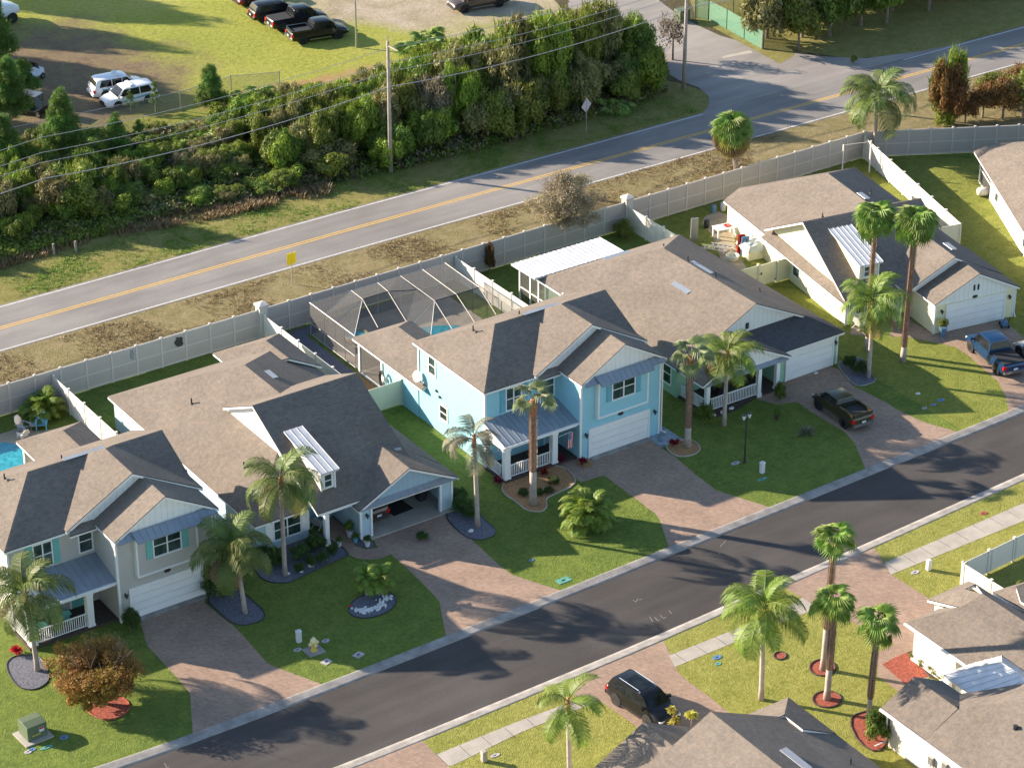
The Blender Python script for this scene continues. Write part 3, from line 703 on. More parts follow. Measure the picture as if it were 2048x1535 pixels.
# ridge vents, pipes
for H,o in ((HA,1),(HB,1)):
    ridge_vent(H,(.2,7.05,8.07),(3.0,7.05,8.07),.34,'metal',.06)
    pipe_vent(H,(-3.4,7.9,7.55)); pipe_vent(H,(.6,8.2,7.4))
MB().tube([(6.78,-.1,5.6),(6.78,-.1,.25),(7.05,-.3,.1)],.05,6).build('downspout',M('white'),HB)
MB().tube([(6.78,-.1,5.6),(6.78,-.1,.25),(7.05,-.3,.1)],.05,6).build('downspout',M('white'),HA)

# ---------- single-storey houses with big cross gable and dormer ----------
def dormer(H,x0,x1,yf,zb,zt,yb,ze,zbk,side,mat='metal_w'):
    D=MB(); D.add([(x0,yf,zb-.4),(x1,yf,zb-.4),(x1,yf,zt),(x0,yf,zt),(x0,yb,zbk-.1),(x1,yb,zbk-.1)],[(0,1,2,3),(0,3,4),(1,5,2),(3,2,5,4)])
    d=D.build('dormer',M(side),H)
    o=.14
    metal_roof(d,[(x0-o,yf-.35,ze),(x1+o,yf-.35,ze),(x1+o,yb,zbk),(x0-o,yb,zbk)],mat,.36,'dormer_roof',thick=.12)
    corner_trim(d,[(x0+.05,yf-.01),(x1-.05,yf-.01)],zb-.02,zt-.05,.12)
    window(d,'S',(x0+x1)/2,yf-.01,(zb+zt)/2+.05,(x1-x0)*.45,(zt-zb)*.6,1)
    return d
# pale blue house with the open garage
H2=empty('single_storey_house',(-17.56,-.32,0),0,'single-storey pale blue house with an open garage','house')
ze=2.5; xr=.25
mh=[[(-6.75,1.7,ze),(xr,8.8,6.0),(xr,15.2,6.0),(-6.75,22.25,ze)],[(7.25,1.7,ze),(7.25,22.25,ze),(xr,15.2,6.0),(xr,8.8,6.0)],[(-6.75,22.25,ze),(xr,15.2,6.0),(7.25,22.25,ze)],[(-6.75,1.7,ze),(-2.85,1.7,ze),(-2.85,5.6,4.4),(xr,8.8,6.0)]]
roof(H2,mh)
# small hip bump-outs on the garden side
roof(H2,[[(-3.1,20.6,3.2),(-1.65,22.45,2.5),(-3.6,22.45,2.5)],[(-1.65,22.45,2.5),(-3.1,20.6,3.2),(-1.65,20.6,3.2)]],name='bump_roof') if False else None
roof(H2,[[(2.2,23.6,2.6),(5.0,20.8,4.0),(5.0,17.6,4.0),(2.2,20.6,2.6)],[(7.6,23.6,2.6),(7.6,17.6,2.6),(5.0,17.6,4.0),(5.0,20.8,4.0)],[(2.2,23.6,2.6),(5.0,20.8,4.0),(7.6,23.6,2.6)]],name='rear_roof')
gf=.42; gr=8.45; gz=6.95
roof(H2,[[(-2.9,gf,2.75),(5.05,gf,2.75),(5.05,gr,gz),(-2.9,gr,gz)],[(-2.9,gr,gz),(5.05,gr,gz),(5.05,12.6,4.9),(-2.9,12.6,4.9)]],name='cross_gable_roof')
gable_wall(H2,[(-2.6,gf+.3,2.6),(-2.6,gr,gz-.22),(-2.6,12.6,4.7),(-2.6,12.6,3.2),(-2.6,2,2.4)],(.15,0,0),'white'); gable_wall(H2,[(4.75,gf+.3,2.6),(4.75,gr,gz-.22),(4.75,12.6,4.7),(4.75,12.6,3.2),(4.75,2,2.4)],(-.15,0,0),'white')
roof(H2,[[(-.25,-.3,2.42),(3.6,-.3,4.35),(3.6,5.2,4.35),(-.25,5.2,2.42)],[(7.35,-.3,2.42),(7.35,5.2,2.42),(3.6,5.2,4.35),(3.6,-.3,4.35)]],name='garage_gable_roof')
gable_wall(H2,[(.0,-.02,2.35),(7.0,-.02,2.35),(3.6,-.02,4.15)],(0,.15,0),'batten_blue')
metal_roof(H2,[(-.15,-.34,2.40),(7.25,-.34,2.40),(6.9,-.02,2.66),(.2,-.02,2.66)],'metal',.6,'metal_awning')
# shell with the garage bay left open
walls(H2,[(rect(-6.45,-2.6,2.2,22),0,2.45),(rect(-2.6,0,3.6,22),0,2.6),(rect(0,7.0,6.6,22),0,2.45),(rect(0,.16,0,6.6),0,2.4),(rect(6.84,7.0,0,6.6),0,2.4),(rect(.16,.88,0,.16),0,2.4),(rect(6.02,6.84,0,.16),0,2.4),(rect(.88,6.02,0,.16),2.1,2.4)],'s_pale')
MB().box(.16,6.84,.16,6.6,2.30,2.38).build('garage_ceiling',M('white'),H2)
MB().box(.0,7.0,-.35,6.6,0,.10).build('garage_floor',M('conc'),H2)
corner_trim(H2,[(0.02,0),(.8,-.02),(6.1,-.02),(6.98,0)],0.1,2.35,.14)
MB().box(.75,6.15,-.06,0,2.08,2.22).build('door_frame',M('white'),H2)
for i,x in enumerate((-2.1,)): post(H2,x,.75,0,2.55,.3)
MB().box(-2.5,-.0,.55,.75,2.4,2.6).build('porch_beam',M('white'),H2)
window(H2,'S',-4.15,2.2,1.35,1.9,1.35,2,.55,'white'); dormer(H2,-1.85,-.75,1.75,3.3,4.75,6.05,4.9,5.85,'white')
d=MB().box(-1.6,-.7,3.55,3.61,.05,2.1).build('front_door',M('sh_blue'),H2)
wall_lamp(H2,.45,0,1.75)
box_vent(H2,(1.35,14.0,5.42),(1,0,-.5)); box_vent(H2,(4.35,3.2,4.02),(1,0,-.5)); pipe_vent(H2,(-3.7,15.6,4.05),.4,.06); pipe_vent(H2,(-4.55,6.9,3.6),.4,.06)
ridge_vent(H2,(xr-.4,17.4,5.0),(xr+.2,14.0,6.05),.01,'metal') if False else None
window(H2,'W',-6.45,12.0,1.5,1.0,.8,1)

# yellow house (turned ten degrees)
H4=empty('single_storey_house',(32.28,.40,0),R(-9.95),'single-storey pale yellow house with a white dormer roof','house')
roof(H4,[[(-5.6,2.8,2.45),(.8,9.0,5.7),(.8,17.4,5.7),(-5.6,22.4,2.45)],[(-3.5,23.7,2.6),(-5.6,22.4,2.45),(.8,17.4,5.7)],[(7.1,2.8,2.5),(7.1,23.6,2.5),(.8,17.4,5.7),(.8,9.0,5.7)],[(-3.5,23.7,2.6),(.8,17.4,5.7),(7.1,23.6,2.5)]])
roof(H4,[[(-5.75,3.25,2.45),(4.6,3.25,2.45),(4.6,9.9,6.0),(-5.75,9.9,6.0)],[(-5.75,9.9,6.0),(4.6,9.9,6.0),(4.6,15.5,3.0),(-5.75,15.5,3.0)]],name='cross_gable_roof')
gable_wall(H4,[(-5.2,3.6,2.5),(-5.2,9.9,5.8),(-5.2,15.5,2.9)],(.15,0,0),'s_yellow')
# strip of eave roof in front of the gable wall
roof(H4,[[(-5.95,3.0,2.3),(-5.95,15.6,2.3),(-5.22,15.6,2.62),(-5.22,3.0,2.62)]],name='eave_roof',thick=.14)
cx=3.45; z4=4.42
roof(H4,[[(-.25,-.3,2.6),(cx,-.3,z4),(cx,6.5,z4),(-.25,6.5,2.6)],[(7.15,-.3,2.55),(7.15,6.5,2.55),(cx,6.5,z4),(cx,-.3,z4)]],name='garage_gable_roof')
roof(H4,[[(-1.25,2.0,2.78),(2.75,2.0,4.88),(2.75,7.0,4.88),(-1.25,7.0,2.78)],[(7.18,2.0,2.58),(7.18,7.0,2.58),(2.75,7.0,4.88),(2.75,2.0,4.88)]],name='cross_gable_roof',thick=.2)
gable_wall(H4,[(-.95,2.25,2.6),(2.75,2.25,4.68),(6.9,2.25,2.5)],(0,.12,0),'batten')
gable_wall(H4,[(0,-.02,2.35),(6.9,-.02,2.35),(6.9,-.02,2.5),(cx,-.02,z4-.2),(0,-.02,2.5)],(0,.15,0),'batten')
walls(H4,[(rect(-5.25,-.2,3.9,22.3),0,2.5),(rect(-.2,6.9,3.6,23.2),0,2.55),(rect(0,6.9,0,3.6),0,2.5),(rect(-3.3,-.2,22.2,23.3),0,2.5)],'s_yellow')
corner_trim(H4,[(0.02,0.02),(6.88,0.02),(-5.23,3.9)],0,2.45,.12)
garage_door(H4,1.05,6.0,-.03,2.13); wall_lamp(H4,.55,0,1.8); wall_lamp(H4,6.45,0,1.8); number_plate(H4,3.4,0,2.42)
for x in (3.2,3.55):
    MB().box(x,x+.14,-.06,-.02,2.95,3.4).build('gable_vent',M('dark'),H4)
dormer(H4,-3.9,-2.2,4.55,3.1,4.35,9.0,4.5,5.5,'s_yellow')
window(H4,'W',-5.25,11.2,1.55,.95,1.6,1)
window(H4,'S',-3.6,3.9,1.45,1.4,1.3,2,.35,'white')
post(H4,-1.4,3.0,0,2.4,.25); MB().box(-2.6,-1.2,3.15,3.3,2.3,2.5).build('porch_beam',M('white'),H4)
box_vent(H4,(1.05,12.8,5.62),(1,0,-.5)); pipe_vent(H4,(3.2,14.8,4.6),.35); pipe_vent(H4,(3.0,11.5,4.75),.35); pipe_vent(H4,(-4.8+1.0,10.3,5.85),.3)
box_vent(H4,(3.75,4.6,4.4),(1,0,-.5))
MB().tube([(7.0,-.05,2.35),(7.0,-.05,.4),(6.95,-.3,.1)],.05,6).build('downspout',M('white'),H4)
MB().tube([(-1.3,2.35,2.65),(-1.5,2.2,2.2),(-1.5,2.3,.1)],.05,6).build('downspout',M('white'),H4)

# green house with the long hip roof
H3=empty('single_storey_house',(18.64,.92,0),0,'single-storey green house with a long tan roof and a low dark garage roof','house')
ze=2.7
roof(H3,[[(-8.4,-1.15,ze),(-1.7,1.7,6.05)][:0] or [(-8.4,1.55,ze),(-1.7,1.55,6.05),(-1.7,12.4,6.05),(-8.4,19.1,ze)],[(5.0,1.55,ze),(5.0,19.1,ze),(-1.7,12.4,6.05),(-1.7,1.55,6.05)],[(-8.4,19.1,ze),(-1.7,12.4,6.05),(5.0,19.1,ze)]])
roof(H3,[[(-8.4,-1.15,ze),(-4.45,-1.15,4.65),(-4.45,1.9,4.65),(-8.4,1.9,ze)],[(-.5,-1.15,2.68),(-.5,1.9,2.68),(-4.45,1.9,4.65),(-4.45,-1.15,4.65)]],name='porch_gable_roof')
roof(H3,[[(-2.6,-.45,ze+.02),(5.0,-.45,ze+.02),(2.7,1.85,3.85),(-2.6,1.85,3.85)],[(5.0,-.45,ze+.02),(5.0,1.85,ze+.02),(2.7,1.85,3.85)]],'shingle_dark',name='garage_roof')
gable_wall(H3,[(-6.2,1.85,3.6),(2.9,1.85,3.6),(-1.7,1.85,5.85)],(0,.15,0),'batten')
gable_wall(H3,[(-8.0,-.85,2.62),(-.9,-.85,2.62),(-4.45,-.85,4.42)],(0,.12,0),'batten','porch_gable')
metal_roof(H3,[(-8.1,-1.1,2.5),(-.7,-1.1,2.5),(-1.1,-.86,2.72),(-7.8,-.86,2.72)],'metal',.8,'metal_awning')
walls(H3,[(rect(-7.9,4.75,2.4,18.8),0,2.65),(rect(-.9,4.75,.0,2.4),0,2.62)],'s_green')
garage_door(H3,.05,4.25,-.03,2.35); corner_trim(H3,[(4.73,.02),(-.88,.02)],0,2.55,.13); wall_lamp(H3,4.5,0,1.85)
for x in (-7.6,-3.0,-1.35): post(H3,x,-.65,0,2.5,.3)
railing(H3,(-7.3,-.65),(-3.2,-.65)); railing(H3,(-7.65,-.4),(-7.65,2.3))
MB().box(-7.8,-.95,-.8,2.4,0,.12).build('porch_floor',M('mulch_d'),H3)
MB().box(-7.9,-1.2,-.75,-.6,2.42,2.62).build('porch_beam',M('white'),H3)
window(H3,'S',-6.0,2.4,1.45,1.6,1.3,2); window(H3,'W',-7.9,3.6,1.5,.95,1.5,1); d=MB().box(-2.6,-1.7,2.33,2.39,.12,2.15).build('front_door',M('s_green'),H3)
MB().box(-2.35,-2.1,1.79,1.85,4.1,4.55).build('gable_vent',M('dark'),H3)
box_vent(H3,(-3.1,7.9,5.3),(-1,0,-.5),1.9,.6,.12,'metal'); box_vent(H3,(-1.2,8.8,5.75),(1,0,-.5),2.4,.4,.2,'metal'); pipe_vent(H3,(-1.3,10.0,5.85),.4); pipe_vent(H3,(-1.1,7.0,5.75),.4); pipe_vent(H3,(2.2,5.9,4.1),.3); pipe_vent(H3,(-.7,13.7,5.2),.4)
ridge_vent(H3,(-3.6,17.2,3.68),(-1.2,17.2,3.68),.5,'metal',.05)
# rear metal porch roof with screens
metal_roof(H3,[(-8.9,21.75,2.95),(-.7,21.75,2.95),(-.7,18.6,3.02),(-8.9,18.6,3.02)],'metal_w',.42,'patio_roof',thick=.14)
b=MB()
for x,y in ((-8.3,21.4),(-8.3,20.0),(-8.3,18.9),(-1.0,21.4),(-4.6,21.4),(-8.3,15.8)): b.box(x-.07,x+.07,y-.07,y+.07,0,2.8)
b.box(-8.35,-8.25,15.8,21.4,1.0,1.08); b.box(-8.35,-8.25,18.9,21.4,2.7,2.8); b.build('screen_frame',M('white'),H3)
screen_panel(H3,[(-8.3,18.9,0.05),(-8.3,21.4,.05),(-8.3,21.4,2.75),(-8.3,18.9,2.75)]); screen_panel(H3,[(-8.3,15.8,0.05),(-8.3,18.9,.05),(-8.3,18.9,2.6),(-8.3,15.8,2.6)]); screen_panel(H3,[(-8.3,21.4,0.05),(-1.0,21.4,.05),(-1.0,21.4,2.75),(-8.3,21.4,2.75)])

# far right cream house (turned)
g0=G(1948,302,2.6)
H5=empty('single_storey_house',(g0.x,g0.y,0),R(-28.6),'cream house with a screened corner at the upper right edge','house')
# local: eave corner at origin, left eave runs to -y
roof(H5,[[(0,0,2.6),(0,-24,2.6),(7,-24,6.1),(7,-6,6.1)],[(0,0,2.6),(7,-6,6.1),(1.7,1.3,2.6)],[(1.7,1.3,2.6),(7,-6,6.1),(14,1.3,2.6)],[(14,1.3,2.6),(7,-6,6.1),(7,-24,6.1),(14,-24,2.6)]])
walls(H5,[(rect(.5,13.5,-23.6,-4.2),0,2.55)],'s_cream')
b=MB(); 
for x,y in ((.55,-.55),(.55,-4.1),(1.9,.8)): b.box(x-.08,x+.08,y-.08,y+.08,0,2.5)
b.box(.5,.6,-4.1,-.55,1.2,1.28); b.box(.5,.6,-4.1,-.55,0,.1); b.build('screen_frame',M('white'),H5)
screen_panel(H5,[(.55,-4.1,.05),(.55,-.55,.05),(.55,-.55,2.5),(.55,-4.1,2.5)]); screen_panel(H5,[(.55,-.55,.05),(1.9,.8,.05),(1.9,.8,2.5),(.55,-.55,2.5)])
window(H5,'W',.5,-6.0,1.5,.8,1.5,1); window(H5,'W',.5,-14.6,1.4,1.0,1.4,1)

# ---------- houses across the street ----------
H6=empty('single_storey_house',(3.0,-30.4,0),0,'cream house with an aqua metal porch roof at the lower right','house')
def W6(L): return [(x-3.0,y+30.4,z) for x,y,z in L]
roof(H6,[W6([(2.3,-30.1,2.7),(4.9,-30.1,2.7),(4.9,-31.2,3.2),(6.4,-32.4,4.1),(6.4,-42.0,4.1+.0),(2.3,-42.0,2.7-.0)][:0]+[(2.3,-30.1,2.7),(6.35,-34.1,4.2),(6.35,-46,4.2),(2.3,-46,2.7)]) if False else W6([(2.3,-30.15,2.7),(4.95,-32.0,3.85),(6.4,-32.2,4.35),(6.4,-46,4.35),(2.3,-46,2.7)]),
  W6([(2.3,-30.15,2.7),(5.0,-30.15,2.7),(5.0,-31.6,3.55),(4.95,-32.0,3.85)]),
  W6([(5.05,-29.0,2.7),(6.4,-30.7,4.35-.5),(6.4,-32.3,4.35),(5.05,-32.1,3.75)]),W6([(5.05,-29.0,2.7),(8.5,-28.9,2.7),(7.4,-30.6,3.8),(6.4,-30.7,3.85)]),
  W6([(8.5,-28.9,2.7),(9.9,-46,2.7),(6.4,-46,4.35),(6.4,-32.2,4.35),(7.4,-30.6,3.8)])])
roof(H6,[W6([(8.9,-30.6,2.7),(9.8,-31.6,3.3),(9.8,-33.4,3.3),(8.9,-33.4,2.9)]),W6([(8.9,-30.6,2.7),(12.2,-31.0,2.7),(9.8,-31.6,3.3)]),W6([(12.2,-31.0,2.7),(12.2,-46,2.7),(8.6,-46,3.6),(8.6,-33.2,3.6),(9.8,-31.6,3.3)])],name='bump_roof')
walls(H6,[([(p[0],p[1]) for p in W6([(2.75,-46,0),(11.9,-46,0),(11.9,-31.3,0),(8.2,-30.9,0),(8.2,-29.4,0),(5.3,-29.4,0),(5.3,-30.5,0),(2.75,-30.5,0)])],0,2.62)],'s_cream')
MB().box(-.29,-.2,-5.1,.0,0,.35).build('wall_base',M('white'),H6)
# aqua porch roof (hip) 
A_=W6([(.45,-35.5,2.7),(4.95,-35.5,2.75),(2.7,-37.8,4.05),(2.7,-44,4.05),(.45,-44,2.7),(4.95,-44,2.75)])
metal_roof(H6,[A_[4],A_[0],A_[2],A_[3]],'metal_w',.55,'porch_roof'); metal_roof(H6,[A_[0],A_[1],tuple(Vector(A_[2])+Vector((.01,0,0))),A_[2]],'metal_w',.55,'porch_roof'); metal_roof(H6,[A_[1],A_[5],A_[3],A_[2]],'metal_w',.55,'porch_roof')
post(H6,-2.2,-5.5,0,2.55,.28)
# west wing with its own street gable and the main hip
roof(H6,[W6([(-4.65,-35.9,2.7),(-2.3,-35.9,3.9),(-2.3,-39.6,3.9),(-4.65,-39.6,2.7)]),W6([(0,-35.9,2.72),(0,-39.0,2.72),(-2.3,-39.4,3.9),(-2.3,-35.9,3.9)])],name='wing_gable_roof')
roof(H6,[W6([(-4.65,-37.3,2.7),(3.0,-44.95,6.5),(3.0,-56,6.5),(-4.65,-56,2.7)]),W6([(-4.65,-37.3,2.7),(-.2,-37.3,2.7),(.45,-38.3,3.2),(2.7,-40.4,4.24),(8,-44.95,6.5),(3.0,-44.95,6.5)])],name='main_roof')
gable_wall(H6,W6([(-4.2,-36.1,2.6),(-.4,-36.1,2.6),(-2.3,-36.1,3.7)]),(0,-.12,0),'s_cream')
walls(H6,[([(p[0],p[1]) for p in W6([(-4.15,-56,0),(2.7,-56,0),(2.7,-38.6,0),(-.4,-38.6,0),(-.4,-36.2,0),(-4.15,-36.2,0)])],0,2.6)],'s_cream','wing_wall')
gutter_pipe(H6,W6([(-4.3,-36.1,2.55),(-4.3,-36.15,.4),(-4.9,-35.9,.12)]))
MB().box(-7.35,-7.15,-9.6,-9.25,1.0,1.5).build('meter_box',M('galv'),H6); MB().box(-7.35,-7.15,-10.7,-10.35,1.1,1.75).build('meter_box',M('galv'),H6)
MB().cyl((-7.25,-9.4,0),(-7.25,-9.4,1.0),.03,6).build('conduit',M('galv'),H6); MB().cyl((-7.25,-10.5,0),(-7.25,-10.5,1.1),.05,6).build('conduit',M('galv'),H6)
p=Vector(W6([(-1.4,-43.2,4.32)])[0]); pipe_vent(H6,p,.2,.14); p=Vector(W6([(1.0,-46.5,5.5)])[0]); pipe_vent(H6,p,.2,.14)
for q in W6([(2.3,-30.1,2.6),(2.3,-35.3,2.6)]): pass
MB().box(-.82,-.7,-5.0,.28,2.55,2.68).build('gutter',M('white'),H6); MB().box(-7.78,-7.66,-25,-5.5,2.55,2.68).build('gutter',M('white'),H6)

H7=empty('single_storey_house',(-16,-34.7,0),0,'house seen only by its tan and dark roof at the bottom centre','house')
def W7(L): return [(x+16,y+34.7,z) for x,y,z in L]
roof(H7,[W7([(-23.8,-34.7,2.7),(-16.1,-34.7,6.35),(-16.1,-60,6.35),(-23.8,-60,2.7)]),W7([(-8.4,-34.7,2.7),(-8.4,-60,2.7),(-16.1,-60,6.35),(-16.1,-34.7,6.35)])],'shingle')
roof(H7,[W7([(-13.6,-32.2,2.75),(-10.9,-34.8,4.1),(-13.6,-34.8,4.1)]),W7([(-13.6,-32.2,2.75),(-8.4,-32.2,2.75),(-10.9,-34.8,4.1)]),W7([(-8.4,-32.2,2.75),(-8.4,-36.4,2.75),(-10.9,-36.4,4.1),(-10.9,-34.8,4.1)])],name='bump_roof')
roof(H7,[W7([(-21.4,-31.3,2.7),(-18.05,-31.3,4.4),(-18.05,-36,4.4),(-21.4,-36,2.7)]),W7([(-14.7,-31.3,2.7),(-14.7,-36,2.7),(-18.05,-36,4.4),(-18.05,-31.3,4.4)])],name='garage_gable_roof')
gable_wall(H7,W7([(-21,-31.6,2.6),(-15,-31.6,2.6),(-18.05,-31.6,4.2)]),(0,-.12,0),'s_cream'); gable_wall(H7,W7([(-23.4,-35,2.6),(-8.8,-35,2.6),(-16.1,-35,6.1)]),(0,-.12,0),'s_cream')
walls(H7,[([(p[0],p[1]) for p in W7([(-23.4,-60,0),(-8.8,-60,0),(-8.8,-32.6,0),(-14.9,-32.6,0),(-14.9,-31.6,0),(-21,-31.6,0),(-21,-35,0),(-23.4,-35,0)])],0,2.6)],'s_cream')
box_vent(H7,(16-14.6,-5.2,5.68-.03),(1,0,-.47),2.2,.4,.22,'galv'); pipe_vent(H7,(16-10.4,-5.2,3.6),.4,.05); box_vent(H7,(16-16.9,-5.8,5.98),(-1,0,-.47),1.2,.5,.15,'metal')
# ================= fences =================
def fence(pts,h,mat,label,cat='fence',name='privacy_fence',panel=1.93,rails=True,postw=.13,railmat='fence_rail',group=None,caps=True,side=1):
    pts=[Vector((p[0],p[1],0)) for p in pts]
    F=empty(name,tuple(pts[0]),0,label,cat,group); o=pts[0]
    for a,c in zip(pts[:-1],pts[1:]):
        L=(c-a).length; n=max(1,round(L/panel)); t=(c-a)/L; ang=math.atan2(t.y,t.x); nn=Vector((-t.y,t.x,0))
        pb=MB()
        for i in range(n):
            p=a+t*(L*(i+.5)/n)-o
            b=MB().obox(p+Vector((0,0,h/2+.03)),L/n-postw,.045,h-.1,ang)
            nf=len(b.f)
            if rails:
                r=b
                for z in (.12,h*.50,h-.04): r.obox(p+Vector((0,0,z)),L/n-postw,.075,.10 if z>.3 else .16,ang)
            pn=b.build('panel',M(mat),F)
            if rails:
                pn.data.materials.append(M(railmat))
                for pf in pn.data.polygons[nf:]: pf.material_index=1
        for i in range(n+(1 if c is pts[-1] else 0)):
            p=a+t*(L*i/n)-o
            b=MB().obox(p+Vector((0,0,(h+.06)/2)),postw,postw,h+.06,ang)
            if caps: b.obox(p+Vector((0,0,h+.08)),postw+.05,postw+.05,.05,ang)
            b.build('fence_post',M(railmat),F)
    return F
FH=2.35
YB=27.75
fence([(-37,YB),(-9.25,YB)],FH,'fence','tall grey privacy fence between the highway and the left back yards')
fence([(-8.55,YB),(24.0,YB)],FH,'fence','tall grey privacy fence behind the pool cage and the white patio roof')
fence([(24.7,YB),(49.0,YB)],FH,'fence','tall grey privacy fence behind the green and yellow houses up to the corner')
e1=G(1929,306); 
d=(Vector((e1.x,e1.y))-Vector((49.1,YB))).normalized()
fence([(49.1,YB),(49.1+d.x*34,YB+d.y*34)],FH,'fence','tall grey privacy fence turning away behind the upper right corner lawn')
def pillar(x,y,label):
    P=empty('fence_pillar',(x,y,0),0,label,'pillar','stucco pillars in the rear fence')
    MB().box(-.33,.33,-.33,.33,0,2.62).build('shaft',M('pillar'),P); MB().box(-.42,.42,-.42,.42,2.62,2.78).add([(-.42,-.42,2.78),(.42,-.42,2.78),(.42,.42,2.78),(-.42,.42,2.78),(0,0,2.92)],[(0,1,4),(1,2,4),(2,3,4),(3,0,4)]).build('cap',M('pillar'),P)
pillar(-8.9,YB,'square stucco pillar in the rear fence beside the pool cage'); pillar(24.35,YB,'square stucco pillar in the rear fence right of the bare tree')
SW=2.0
kw=dict(mat='fence_w',railmat='fence_w',rails=False,panel=2.42)
fence([(-25.75,27.6),(-25.75,13.0)],SW,label='cream side fence between the left pool yard and the pale blue house',**kw)
fence([(-8.9,27.3),(-8.9,15.2)],SW,label='cream side fence between the pale blue house and the pool cage',**kw)
fence([(8.0,27.6),(8.0,12.5)],SW,label='cream side fence between the pool cage and the white patio roof',**kw)
fence([(24.3,27.4),(24.3,13.9)],SW,label='cream side fence between the green house and the yellow house',**kw)
q=G(1925,510,0); q2=G(1724,300,0)
fence([(48.9,27.5),(44.0,10.4)],SW,label='cream side fence between the yellow house and the upper right lawn',**kw)
fence([(44.0,10.4),(41.6,10.9)],SW,label='short pale return fence at the right side of the yellow house',mat='fence_y',railmat='fence_y',rails=False,panel=2.4)
fence([(-10.4,13.4),(-5.85,13.4)][::1],SW,label='short pale yellow fence joining the pale blue and sky blue houses',mat='fence_y',railmat='fence_y',rails=False,panel=4.5)
# gate fence between green and yellow houses
gA=G(1468,556); gB=G(1553,528+18)
F=fence([(24.4,13.9),(26.4,13.75)],1.85,label='pale yellow fence with a gate between the green and yellow houses',mat='fence_y',railmat='fence_y',rails=False,panel=2.0)
MB().box(2.05,3.75,-.25,-.19,.1,1.82).build('gate',M('fence_y'),F); MB().box(3.9,5.4,-.42,-.36,.05,1.85).build('panel',M('fence_y'),F)
for x in (3.8,5.4): MB().box(x-.07,x+.07,-.42,-.26,0,1.9).build('fence_post',M('fence_y'),F)
MB().box(2.2,2.32,-.28,-.24,1.0,1.2).build('latch',M('dark'),F); MB().box(3.6,3.72,-.28,-.24,.25,.33).build('hinge',M('dark'),F)
# white fence in the lower right yard
a=G(1922,1172,0); 
fence([(a.x,a.y),(a.x+14,a.y+1.0)],1.75,label='white fence along the sidewalk at the lower right',**{**kw,'panel':2.35})
fence([(a.x,a.y-.1),(a.x+.3,a.y-12)],1.75,label='white fence running from the corner behind the cream house',**{**kw,'panel':2.35})
# screens hanging on the fence: small wall decorations
def decor(px,py,label,w,h,mat):
    p=GY(px,py,YB-.1); b=MB(); rg=random.Random(int(px))
    n=12; pts=[(w/2*math.cos(2*PI*k/n)*rg.uniform(.6,1.1),0,h/2*math.sin(2*PI*k/n)*rg.uniform(.6,1.1)) for k in range(n)]
    b.slab(pts,(0,.05,0)); o=b.build('fence_ornament',M(mat)); o.location=p; return tag(o,label,'ornament')
decor(359,683,'dark round metal ornament hanging on the grey rear fence',.75,.95,'dark'); decor(265,710,'narrow blue-grey ornament hanging on the grey rear fence',.32,.95,'metal')
# green mesh fence and gateposts by the side road
def mesh_fence(pts,h,mat,label,pm,wire=True):
    F=empty('mesh_fence',tuple(pts[0]),0,label,'fence'); o=pts[0]
    for a,c in zip(pts[:-1],pts[1:]):
        MB().poly([a-o,c-o,c-o+Vector((0,0,h)),a-o+Vector((0,0,h))]).build('mesh_panel',M(mat),F)
        MB().cyl(a-o+Vector((0,0,h)),c-o+Vector((0,0,h)),.025,5).build('top_rail',M(pm),F)
    for p in pts: MB().cyl(p-o,p-o+Vector((0,0,h+.12)),.05,6).build('fence_post',M(pm),F)
    return F
MT['mesh_green']=screenm('green_mesh',(.16,.36,.26),.55); MT['mesh_grey']=screenm('chain_link',(.30,.29,.27),.3); MT['pgreen']=plain('green_post_paint',(.04,.12,.07),.6)
mesh_fence([G(1417,40),G(1453,58),G(1488,78),G(1525,99)],1.9,'mesh_green','green mesh fence beside the side road entrance','pgreen')
mesh_fence([G(1390,35),G(1417,40)],1.9,'mesh_green','short green mesh return near the grey utility box','pgreen')
mesh_fence([G(1417,40),G(1466,30),G(1515,23),G(1575,10)],2.3,'mesh_grey','tall chain link fence behind the green mesh fence','pgreen')
mesh_fence([G(0,300),G(150,268),G(362,222),G(463,190),G(560,182)],1.8,'mesh_grey','rusty chain link fence between the scrub and the grass field','galv')
# ================= screened pool cage =================
CO=Vector((-5.9,19.6,0))
C1=empty('pool_cage',tuple(CO),0,'big screened pool enclosure behind the sky blue house','pool cage')
def cg(x,y,z): return Vector((x,y,z))-CO
def px6(u,v,z): return G(600+.1954*u,510+.1954*v,z)-CO
def cbar(a,b,r=.028,mat='bronze'): return MB().tube([a,b],r,4).build('frame_bar',M(mat),C1)
def cscr(P,m='screen_lit',name='screen'): return MB().poly(P).build(name,M(m),C1)
Z=2.65; XL=-5.75; XR=6.05; YBk=26.15; F_='frame_w'
B_=cg(-2.8,23.5,3.2); C_=cg(-.6,23.5,3.2); Cd=cg(1.2,22.6,3.2); D_=cg(1.4,20.3,3.2); f1=cg(3.3,20.3,3.2); Fr_=cg(5.3,20.3,3.2)
A_=cg(-2.2,YBk,Z); p2=cg(.1,YBk,Z); p3=cg(2.1,YBk,Z); p4=cg(4.05,YBk,Z); E2=cg(6.05,YBk,Z); BL=cg(XL,YBk,Z); FL=cg(XL,19.8,Z)
L1=cg(XL,23.9,Z); L2=cg(XL,22.4,Z)
for x in (XL,-4.0,-2.2,.1,2.1,4.05,XR): cbar(cg(x,YBk,0),cg(x,YBk,Z),.025,F_)
for y in (24.1,22.5,21.2,19.8): cbar(cg(XL,y,0),cg(XL,y,Z),.025,F_)
for y in (24.2,22.3,20.4,18.5,16.6): cbar(cg(XR,y,0),cg(XR,y,Z),.035)
